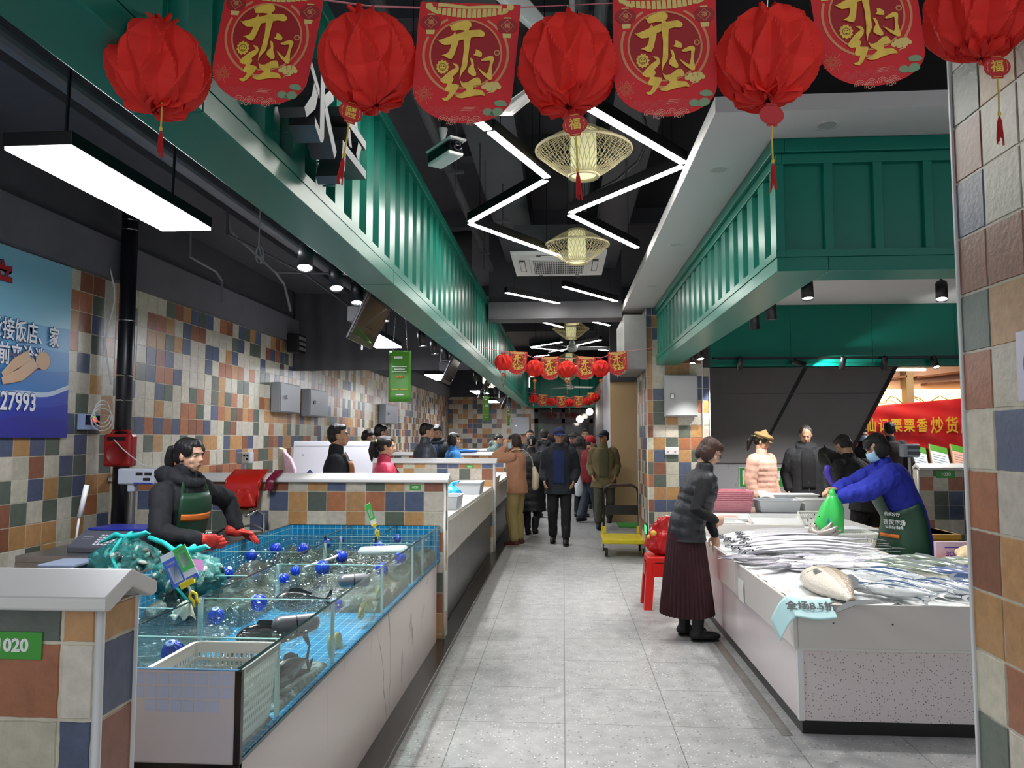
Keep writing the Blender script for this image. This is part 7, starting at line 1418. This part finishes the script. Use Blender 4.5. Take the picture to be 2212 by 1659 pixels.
    for nm in 'RL':
        sd, sh, el, wr_, q = A[nm]; g.ell(sh, (.062 + fat * .6,) * 3)
        if sleeve is not None and sleeve == 0: continue
        pts = []; rr = []; r3 = (.062 + fat * .8, .054 + fat * .7, .038 + fat * .5)
        wl = wr_ - (wr_ - el).normalized() * q.get('cuff', .015)
        for i in range(13):
            u = i / 6; p, rr_ = (sh.lerp(el, u), r3[0] + (r3[1] - r3[0]) * u) if u <= 1 else (el.lerp(wl, u - 1), r3[1] + (r3[2] - r3[1]) * (u - 1)); pts.append(p); rr.append(rr_ * ((1 + .07 * abs(math.sin(PI * u * 3)) - .03) if quilt else 1))
        if sleeve is None: g.limb(pts, rr, n=14, caps=1)
    if collar: g.limb([nb + V((0, 0, -.035)), nb + Mx.Rotation(-lean * .75, 3, 'X') @ V((0, .008, .035 + .02 * collar))], [(.085, .08), (.072, .07)], n=20, caps=1)
    if hood: g.limb([nb + V((0.11, .02, -.02)), nb + Mx.Rotation(-lean, 3, 'X') @ V((.075, -.09, .02)), nb + Mx.Rotation(-lean, 3, 'X') @ V((-.075, -.09, .02)), nb + V((-.11, .02, -.02))], [.03, .05 * hood, .05 * hood, .03], n=12)
    if hood > 1: g.limb([nb + Mx.Rotation(-lean * .7, 3, 'X') @ V((.10 * math.sin(a), .015 + .085 * math.cos(a), .02 + .035 * -math.cos(a))) for a in [2 * PI * i / 12 for i in range(13)]], [.038] * 13, n=10)
    tp = fuse(g, topname, tm, t, vox, 3, 0 if far else wr, 13)
    if sleeve:
        for nm in 'RL': sd, sh, el, wr_, q = A[nm]; g = G(); wl = wr_ - (wr_ - el).normalized() * .01; g.limb([sh, sh.lerp(el, .5), el, el.lerp(wl, .5), wl], [.07, .06, .052, .046, .036], n=14); fuse(g, 'sleeve', mat('cloth_' + sleeve, sleeve, rough=.9), t, vox, 2, wr, 16)
    def shell(nm, m, z0, z1, ang, off, k=12, n=13, solid=.004, par=None):
        zz = [z0 + (z1 - z0) * i / k for i in range(k + 1)]; return G().limb([bend((0, 0, z)) for z in zz], [rad(z, off) for z in zz], n=n, ang=ang, caps=0, cap=False).build(nm, m, par or t, smooth=True, solid=solid, fixn=False)
    if inner: shell('shirt_front', mat('cloth_' + inner, inner, rough=.9), max(hem, .9), 1.4, (-.42, .42), .006)
    if zipc: shell('zip', mat('zip_' + zipc, zipc, rough=.5), hem + .02, 1.39, (-.035, .035), .005, n=3)
    bm = mat('cloth_' + bottom[1], bottom[1], rough=.85, bump=.2, bs=50, var=.08, vs=12)
    if bottom[0] == 'trousers':
        g = G(); g.ell((0, 0, .9), (.165 * w + .005, .122, .13)); wd = bottom[2] if len(bottom) > 2 else 1
        for nm in 'RL': _, hp, kn, an = Lg[nm]; g.limb([hp, hp.lerp(kn, .5), kn, kn.lerp(an, .5), an + (kn - an).normalized() * .02], [.095, .085 * wd ** .5, .068 * wd, .063 * wd, .056 * wd], n=14, caps=1)
        fuse(g, 'trousers', bm, t, vox, 3, 0 if far else .007, 14)
    else:
        zl = bottom[2]; nz = 14; g = G(); rr = []
        for i in range(nz + 1):
            z = 1.02 + (zl - 1.02) * i / nz; u = i / nz; ax, ay = .15 + .085 * u ** .8, .125 + .095 * u ** .8; rr.append([bend((0, -.01, z)) + V((ax * (1 + .05 * u * (1 if j % 2 else -1)) * math.cos(2 * PI * j / 72), ay * (1 + .05 * u * (1 if j % 2 else -1)) * math.sin(2 * PI * j / 72), 0)) for j in range(72)])
        g.rings(rr).build('skirt', bm, t)
    shm = mat('shoe_' + shoes, shoes, rough=.3 if boots else .6)
    for nm in 'RL':
        sd, hp, kn, an = Lg[nm]; g = G(); fy = .0; lift = an.z - .09; kx = 1
        g.ell(an + V((0, .065, -.048)), (.045, .125, .042)); g.ell(an + V((0, -.02, -.04)), (.042, .06, .05)); g.limb([an + V((0, -.01, -.05)), an + V((0, 0, .03 if not boots else .16))], [.045, .047 if not boots else .058], n=12); g.v = [(x, y, max(z, lift + .018)) for x, y, z in g.v]
        sh_ = fuse(g, 'boot' if boots else 'shoe', shm, t, .011, 2)
        g = G(); g.limb([an + V((0, -.055, -.082)), an + V((0, .05, -.082)), an + V((0, .16, -.082))], [(.04, .0075), (.046, .0075), (.036, .0075)], side=(1, 0, 0), n=12, caps=3); g.v = [(x, y, max(z, lift + .001)) for x, y, z in g.v]; g.build('sole', mat('sole_light' if not boots and shoes != '141416' else 'sole_black', 'cfc8bc' if not boots and shoes != '141416' else '0d0d0e', rough=.7), sh_, smooth=True)
    if apron:
        an_ = apron[5] if len(apron) > 5 else (-1.35, 1.35)
        am = mat('apron_' + apron[0], apron[0], rough=.45, bump=.15, bs=20); z0 = apron[1]; ap = shell('apron', am, z0, 1.06, an_, .024, 16, 25); ap2 = shell('apron_bib', am, 1.05, apron[2], (-.72, .72), .024, 8, 13, par=ap)
        for q in (-1, 1): zz = [apron[2] - .02, apron[2] + .08, 1.40]; G().limb([bend((q * (.115 - .03 * i), (rad(z)[1]) * (.72 - .1 * i) + .02, z)) for i, z in enumerate(zz)], [(.016, .004)] * 3, n=6, caps=1).build('apron_strap', am, ap)
        if len(apron) > 3 and apron[3]: shell('apron_stripe', mat('apron_orange', 'e0762a', rough=.5), apron[3], apron[3] + .045, apron[4], .029, 3, 13, par=ap)
    t['_b'] = 0; del t['_b']
    return t, bend, rad, A, Mh
def ptxt(p, s_, z, size, m, x=0, off=.022, bold=.0008, a=None):
    """lettering on the chest or apron front"""
    t, bend, rad = p[:3]; b = bend((x, rad(z)[1] * (1 - (x / .2) ** 2 * .5) + off, z)) if a is None else bend(((rad(z)[0] + off) * math.sin(a), (rad(z)[1] + off) * math.cos(a), z)); o = text('lettering', s_, size, m, t, b, (PI / 2, 0, PI), bold=bold, ext=.0005)
    q = bend((x, .2, z + .05)) - bend((x, .2, z - .05)); o.rotation_euler = (PI / 2 - math.atan2(q.y, q.z) * (1 if a is None else .5), 0, PI - (a or 0))
    return o
# --- stall woman by the tank
p1 = person('woman in black coat, green apron and red gloves leaning on the fish tank', (-2.47, 4.66, 0), -108, 1.59, lean=10, yaw=4, pitch=4, vox=.0075, skin='c99b80', top='17181c', fat=.02, wr=.012, hood=1.45, collar=3, hair=('pony', '14100e'), glove='c9342a', apron=('143d26', .45, 1.37, 1.19, (-.62, .62)),
           arms={'R': dict(w=(-2.19, 4.44, .985), pole=(.8, -.6, -.3), curl=.8, cuff=.0), 'L': dict(w=(-2.2, 5.0, .965), pole=(-1, -.3, .2), curl=.9, d=(-.55, .75, -.2), n=(0, .3, -1))}, bottom=('trousers', '1b1c20'))
ptxt(p1, '市銀行', 1.06, .07, M_WHT, -.03, .062)
# --- man in brown apron, woman in red
person('man in a dark jacket and brown leather apron standing behind half wall 1021', (-2.26, 7.42, 0), -76, 1.72, yaw=-6, pitch=-4, skin='bd8f70', top='1d2027', fat=.02, collar=1.6, hair=('short', '120f0d'), apron=('8a5420', .5, 1.35))
person('woman with a dark ponytail in a raspberry quilted jacket behind half wall 1021', (-1.9, 7.95, 0), -62, 1.60, yaw=-18, pitch=4, vox=.01, top='a92846', fat=.022, quilt=.07, collar=1.4, hair=('pony', '15110f'), apron=('17402a', .5, 1.32))
person('dark haired man in black behind the white foam boards, nearer the tiled wall', (-3.22, 12.2, 0), -70, 1.70, pitch=16, vox=.011, top='1a1b20', fat=.025, hood=1.2)
person('dark haired man in black looking aside beyond the red jacketed woman', (-2.75, 11.2, 0), -60, 1.78, pitch=8, vox=.011, top='17181c', fat=.02, collar=1.4)
person('man in a grey quilted puffer jacket behind half wall 1022', (-2.1, 11.2, 0), -66, 1.80, lean=4, yaw=-6, pitch=10, vox=.011, top='4a4e57', fat=.045, quilt=.09, collar=2, skin='c59a7e')
person('man in a dark parka looking down at his phone behind half wall 1022', (-2.2, 12.95, 0), 170, 1.80, pitch=26, vox=.011, top='20252a', fat=.03, hood=1.3, inner='24406a', arms={'R': dict(p=(.1, .3, 1.12), pole=(1, -.3, -1)), 'L': dict(p=(-.12, .22, 1.06), pole=(-1, -.3, -1))})
person('woman in a bright blue jacket and black apron behind half wall 1022', (-1.76, 12.0, 0), -66, 1.66, yaw=-8, pitch=2, vox=.011, top='3b86c9', fat=.025, hair=('full', '120f0e'), apron=('17181c', .6, 1.2))
person('man in a grey green hooded jacket bending over a far stall', (-1.78, 17.4, 0), -80, 1.72, lean=24, pitch=26, vox=.012, top='55665f', fat=.035, hood=1.5)
person('smiling man in black at a far stall facing the aisle', (-.72, 16.2, 0), 178, 1.75, vox=.012, top='17171a', fat=.015, skin='c79b7c')
# --- shoppers in the aisle
pb = person('shopper in a brown fleece jacket and khaki trousers holding a phone to the ear', (-.69, 11.25, 0), 68, 1.64, lean=4, yaw=22, pitch=8, vox=.0095, top='a8795c', fat=.03, hem=.80, wr=.008, collar=1, hair=('full', '2a1a12'), bottom=('trousers', 'a3905f', 1.35), shoes='5a2a26',
            arms={'R': dict(p=(.10, .16, 1.52), pole=(.8, .3, -1), d=(-.15, .1, .9), n=(-1, -.2, 0), curl=.9), 'L': dict(p=(-.1, .16, 1.5), pole=(-.8, .5, -1), d=(.1, .1, .9), n=(1, -.3, 0), curl=.8)}, mask='a9cfe0')
t, bend, rad, A, Mh = pb
G().cbox((.105, .045, 1.585), (.012, .07, .14)).build('phone', M_BLACK, t, bevel=.005)
o = thing('shoulder_bag', 'cream shoulder bag worn by the brown fleece shopper', 'bag', (-.69, 11.25, 0), R(68), world=False); mb = mat('cream_canvas', 'cbbfa3', rough=.85)
G().limb([(.16, -.22, .86), (.15, -.24, 1.02), (.12, -.22, 1.14)], [(.10, .05), (.11, .055), (.05, .03)], side=(1, .4, 0), n=16).build('pouch', mb, o, smooth=True); G().limb([(.12, -.22, 1.12), (.07, -.2, 1.3), (-.06, -.135, 1.42), (-.13, -.02, 1.43), (-.12, .12, 1.36)], [(.022, .006)] * 5, side=(.7, .5, 0), n=8, caps=1).build('strap', mb, o, smooth=True)
pk = person('woman seen from behind in an ankle length black quilted coat', (-.53, 12.45, 0), -10, 1.62, vox=.0105, top='191a1f', fat=.05, hem=.42, quilt=.12, collar=2, hair=('bun', '14110f'), hat=None, face=False, bottom=('trousers', '22262f'), shoes='141416', boots=True, yaw=10, legs={'R': (.09, -.14, .13), 'L': (-.09, .1, .09)})
g = G(); g.box(-.012, .012, -.168, -.15, -.05, .05); g.xf(pk[4]); g.build('hair_clip', mat('clear_clip', 'b9b0a4', rough=.2), pk[0], bevel=.006)
person('man in a blue baseball cap and dark parka walking mid aisle', (-.06, 11.5, 0), 176, 1.72, yaw=14, pitch=6, vox=.009, skin='bd9176', top='1f232c', fat=.045, hem=.74, wr=.009, hood=1.3, inner='1c2a55', hat=('cap', '20306a'), bottom=('trousers', '131317', 1.15), boots=True, legs={'R': (.11, -.1, .1), 'L': (-.1, .14, .09)}, arms={'L': dict(p=(-.215, .13, .93), pole=(-.25, -1, 0)), 'R': dict(p=(.215, .13, .93), pole=(.25, -1, 0))})
person('shopper in a red knitted beanie and red patterned padded vest walking across', (.45, 14.35, 0), -60, 1.60, lean=8, yaw=-22, pitch=12, vox=.0105, top='7a1a24', pat=1, fat=.04, hem=.8, sleeve='3a3536', hat=('beanie', 'b3202c'), hair=('short', '3a302c'), bottom=('trousers', '4a5563', 1.25), legs={'R': (.09, .18, .09), 'L': (-.09, -.14, .11)})
person('man in an olive field jacket and navy cap walking with hands in his pockets', (.71, 13.5, 0), 178, 1.70, yaw=-45, pitch=2, vox=.009, skin='b5876a', top='6f6242', fat=.04, hem=.72, wr=.010, collar=1.6, inner='57553a', hat=('cap', '1e2338'), hair=('short', '1c1815'), bottom=('trousers', '4b4a3c', 1.15), legs={'R': (.1, .2, .09), 'L': (-.1, -.2, .17)}, arms={'L': dict(p=(-.20, .13, .93), pole=(-.3, -1, 0)), 'R': dict(p=(.20, .13, .93), pole=(.3, -1, 0))})
person('elderly man in a grey flat cap far down the aisle', (.2, 16.5, 0), 178, 1.66, yaw=-10, vox=.012, top='2a2d38', fat=.03, hat=('flat', '4b4a4a'), skin='b88d74')
person('man in glasses and black standing furthest back by the grey wall', (.5, 17.3, 0), 180, 1.78, vox=.012, top='16161a', fat=.02, glasses=True)
person('dark haired shopper seen from behind right behind the man in the blue cap', (-.38, 15.2, 0), -10, 1.76, vox=.012, top='191a1f', fat=.04, hood=1.3, face=False)
person('shopper in a dark hat seen from behind beside the flat capped elder', (-.06, 16.1, 0), 15, 1.66, vox=.012, top='1c1d22', fat=.03, hat=('beanie', '1a1a1e'), face=False)
person('shopper in a brown coat half hidden by the red beanie shopper', (.34, 15.3, 0), -30, 1.62, vox=.012, top='3a2f2e', fat=.04, hair=('full', '241a15'))
# --- at the fish counter
pv = person('woman in a black puffer vest and maroon pleated skirt bending to look at the fish', (.99, 6.2, 0), -84, 1.61, lean=19, yaw=-8, pitch=34, vox=.007, skin='c9a086', top='1c1e24', fat=.03, hem=.82, quilt=.085, topname='puffer_vest', sleeve='0f0f12', hair=('full', '3a211a'), glasses=True, bottom=('skirt', '300914', .21), boots=True, shoes='141416', legs={'R': (.09, .06, .09), 'L': (-.1, .0, .09)},
            arms={'R': dict(p=(.17, .20, 1.00), pole=(.6, -1, -.2), d=(-.6, .8, -.1), curl=.9), 'L': dict(p=(-.22, .31, .82), pole=(-.4, -1, 0), d=(0, .15, -1), n=(.8, -.4, 0), curl=.5)})
person('woman in a pink diamond quilted jacket and tan newsboy cap behind the fish counter', (2.62, 10.15, 0), -140, 1.64, yaw=22, pitch=20, vox=.0085, skin='cfa388', top='e8b6a2', fat=.045, hem=.88, quilt=.075, hat=('flat', '8f7448'), hair=('pony', '17120f'), collar=1.6, bottom=('trousers', 'd9d2bd', 1.1), arms={'R': dict(p=(.26, .04, .84)), 'L': dict(p=(-.26, .04, .84))})
person('man with cropped grey hair in a black jacket looking down behind the steel table', (3.28, 10.45, 0), 172, 1.74, yaw=-8, pitch=24, vox=.0085, skin='b58a6e', top='1d1f23', fat=.035, hem=.80, hood=1.2, inner='0e0e10', zipc='3a3c40', hair=('buzz', '3a3836'), bottom=('trousers', '18181b'))
pp = person('bending shopper in black carrying a large backpack behind the vendor', (3.22, 8.3, 0), 24, 1.68, lean=28, pitch=34, vox=.0095, top='17171a', fat=.03, face=False, hair=('short', '1a1613'), bottom=('trousers', '121214'))
t = thing('backpack', 'large black backpack with straps on the bending shopper', 'backpack', (3.14, 8.35, 0), R(24)); t.rotation_euler = (-R(26), 0, R(24)); t.location = (3.22 - .1, 8.3 - .02, .06)
mbk = mat('backpack_black', '1b1b1d', rough=.7, bump=.3, bs=60); g = G(); g.limb([(0, -.24, .96), (0, -.27, 1.12), (0, -.25, 1.32), (0, -.2, 1.42)], [(.17, .1), (.19, .12), (.17, .10), (.11, .06)], n=22); fuse(g, 'pack', mbk, t, .012, 2, .012, 11); G().limb([(0, -.37, 1.0), (0, -.395, 1.12), (0, -.36, 1.22)], [(.13, .03), (.14, .035), (.12, .03)], n=18).build('front_pocket', mbk, t, smooth=True)
for q in (-1, 1): G().limb([(q * .135, -.33, .98), (q * .15, -.37, 1.15), (q * .12, -.31, 1.36), (q * .1, -.12, 1.43)], [(.014, .005)] * 4, n=6, caps=1).build('strap', mat('strap_olive', '5b5a48', rough=.7), t)
G().limb([(-.16, -.36, 1.03), (0, -.42, 1.0), (.16, -.36, 1.03)], [(.004, .012)] * 3, side=(0, 1, 0), n=6, caps=1).build('buckle_strap', MATS['strap_olive'], t); G().tube([(-.04, -.22, 1.42), (0, -.22, 1.5), (.04, -.22, 1.42)], .009).build('carry_loop', mbk, t)
# --- the fish vendor
pf_ = person('fish vendor in a cobalt blue coat, green apron and face mask filling a green bag', (2.93, 6.72, 0), 84, 1.65, lean=20, yaw=8, pitch=30, vox=.0075, skin='cfa184', top='1f2c9e', fat=.055, hem=.36, wr=.012, collar=1.2, hair=('bob', '100e0d'), mask='a6cfe6', apron=('16402a', .34, 1.26, None, None, (-2.1, 1.4)), bottom=('trousers', '17171c'), w=1.06,
             arms={'L': dict(w=(2.305, 6.50, 1.105), pole=(-.5, -.2, -1), d=(.15, 1, -.1), n=(.6, 0, -.6), curl=1.15, ts=1), 'R': dict(w=(2.25, 6.66, 1.12), pole=(.6, -.2, -1), d=(-.1, 1, 0), n=(-.3, 0, -1), curl=1.15)})
ptxt(pf_, '农贸市场', .93, .05, M_WHT, 0, .034, .0012, a=-.75); ptxt(pf_, '德里街150号', .88, .03, M_WHT, 0, .034, a=-.75); ptxt(pf_, '杭州分行', 1.02, .035, M_WHT, 0, .036, a=-.75)
t, bend, rad, A, Mh = pf_; G().limb([bend(((rad(.8)[0] + .034) * math.sin(q), (rad(.8)[1] + .034) * math.cos(q), .8)) for q in (-.95, -.7, -.4, -.1)], [(.004, .017)] * 4, side=(0, 1, 0), n=6, caps=1).build('pocket_edge', mat('apron_orange', 'e0762a', rough=.5), t)
# green carrier bag with eels held by the vendor
t = thing('carrier_bag', 'bright green plastic carrier bag held up by the fish vendor', 'bag', (2.2, 6.5, .74)); mgb = mat('green_bag_film', '45d266', rough=.3, alpha=.8, trans=.1)
def bagf(u, v):
    a = 2 * PI * u; k = .098 * (1 - v) ** .55 + .02 + .02 * math.sin(PI * v); f = 1 + .1 * math.sin(a * 5 + v * 3) * v + .06 * noise.noise(V((math.cos(a) * 2, math.sin(a) * 2, v * 4)))
    return V((k * f * math.cos(a) + .05 * v, k * f * .7 * math.sin(a), .02 + .37 * v))
G().grid(bagf, 48, 20).build('film', mgb, t, smooth=True, solid=.0015); G().limb([(.05, 0, .37), (.04, .0, .41), (.06, .03, .42)], [.03, .025, .015], n=10).build('bunched_top', mgb, t, smooth=True)
G().prism([(-.02, .14), (.0, .2), (.015, .14), (.0, .16)], (-.02, -.085, 0), (1, 0, 0), (0, 0, 1), (0, .004, 0)).build('blue_print', mat('bag_print_blue', '2a8aa8', rough=.5), t)
me_ = mat('eel_skin', '8f8780', rough=.2, spec=.8, var=.3, vs=20, coat=.4); rn = random.Random(6)
el0 = None
for k in range(7):
    l = 'pale grey eel curled at the mouth of the green carrier bag'
    if not el0: el0 = thing('eel', l, 'eel', (2.19, 6.47, .73), 0, 'eels in the green bag'); G().limb([(.08 * math.cos(a), .04 * math.sin(a), .03 + .075 * (1 - math.cos((a - 3.9) * .8))) for a in [2.6 + i * .26 for i in range(12)]], [.012, .02, .024, .026, .026, .026, .025, .024, .022, .019, .014, .008], n=10).build('body', me_, el0, smooth=True); G().ell((.08 * math.cos(2.6), .04 * math.sin(2.6) - .012, .14), (.004, .004, .004), nu=6, nv=4).build('eye', M_EYE, el0); o = el0
    else: o = dup(el0, l)
    o.scale = (1.35,) * 3; o.location = (2.15 + rn.uniform(-.05, .04), 6.41 + rn.uniform(-.03, .03), .712 + .012 * k); o.rotation_euler = (rn.uniform(-.3, .3), rn.uniform(-.4, .3), rn.uniform(-.5, .5))
t = thing('purple_bag', 'small twisted purple plastic bag beside the vendor hand', 'bag', (2.36, 6.75, 1.14)); G().limb([(.0, 0, 0), (-.03, .02, .07), (-.06, .03, .15), (-.05, .03, .2)], [(.012, .008), (.02, .01), (.035, .02), (.03, .02)], n=12).build('film', mat('purple_film', '4a3a9a', rough=.3, alpha=.9), t, smooth=True)
# --- shoppers by the nut shop
for x, y, rz, H, l, kw in ((5.45, 13.0, 0, 1.84, 'man in dark brown seen from behind before the red shop banner', dict(top='2a2320', face=False)), (5.1, 13.2, 170, 1.74, 'shopper with a face mask at the escalator edge before the red banner', dict(top='1b1b1f', mask='b9d3e2')),
                           (6.55, 12.3, 10, 1.70, 'dark coated shopper seen from behind under the end of the red banner', dict(top='141417', face=False)), (6.95, 12.6, 0, 1.70, 'shopper in a dark quilted coat right beside the huge tiled column', dict(top='2c2c30', face=False, quilt=.09))):
    person(l, (x, y, 0), rz, H, vox=.012, fat=.045, collar=1.4, **kw)
bpy.data.scenes.remove(WORK)
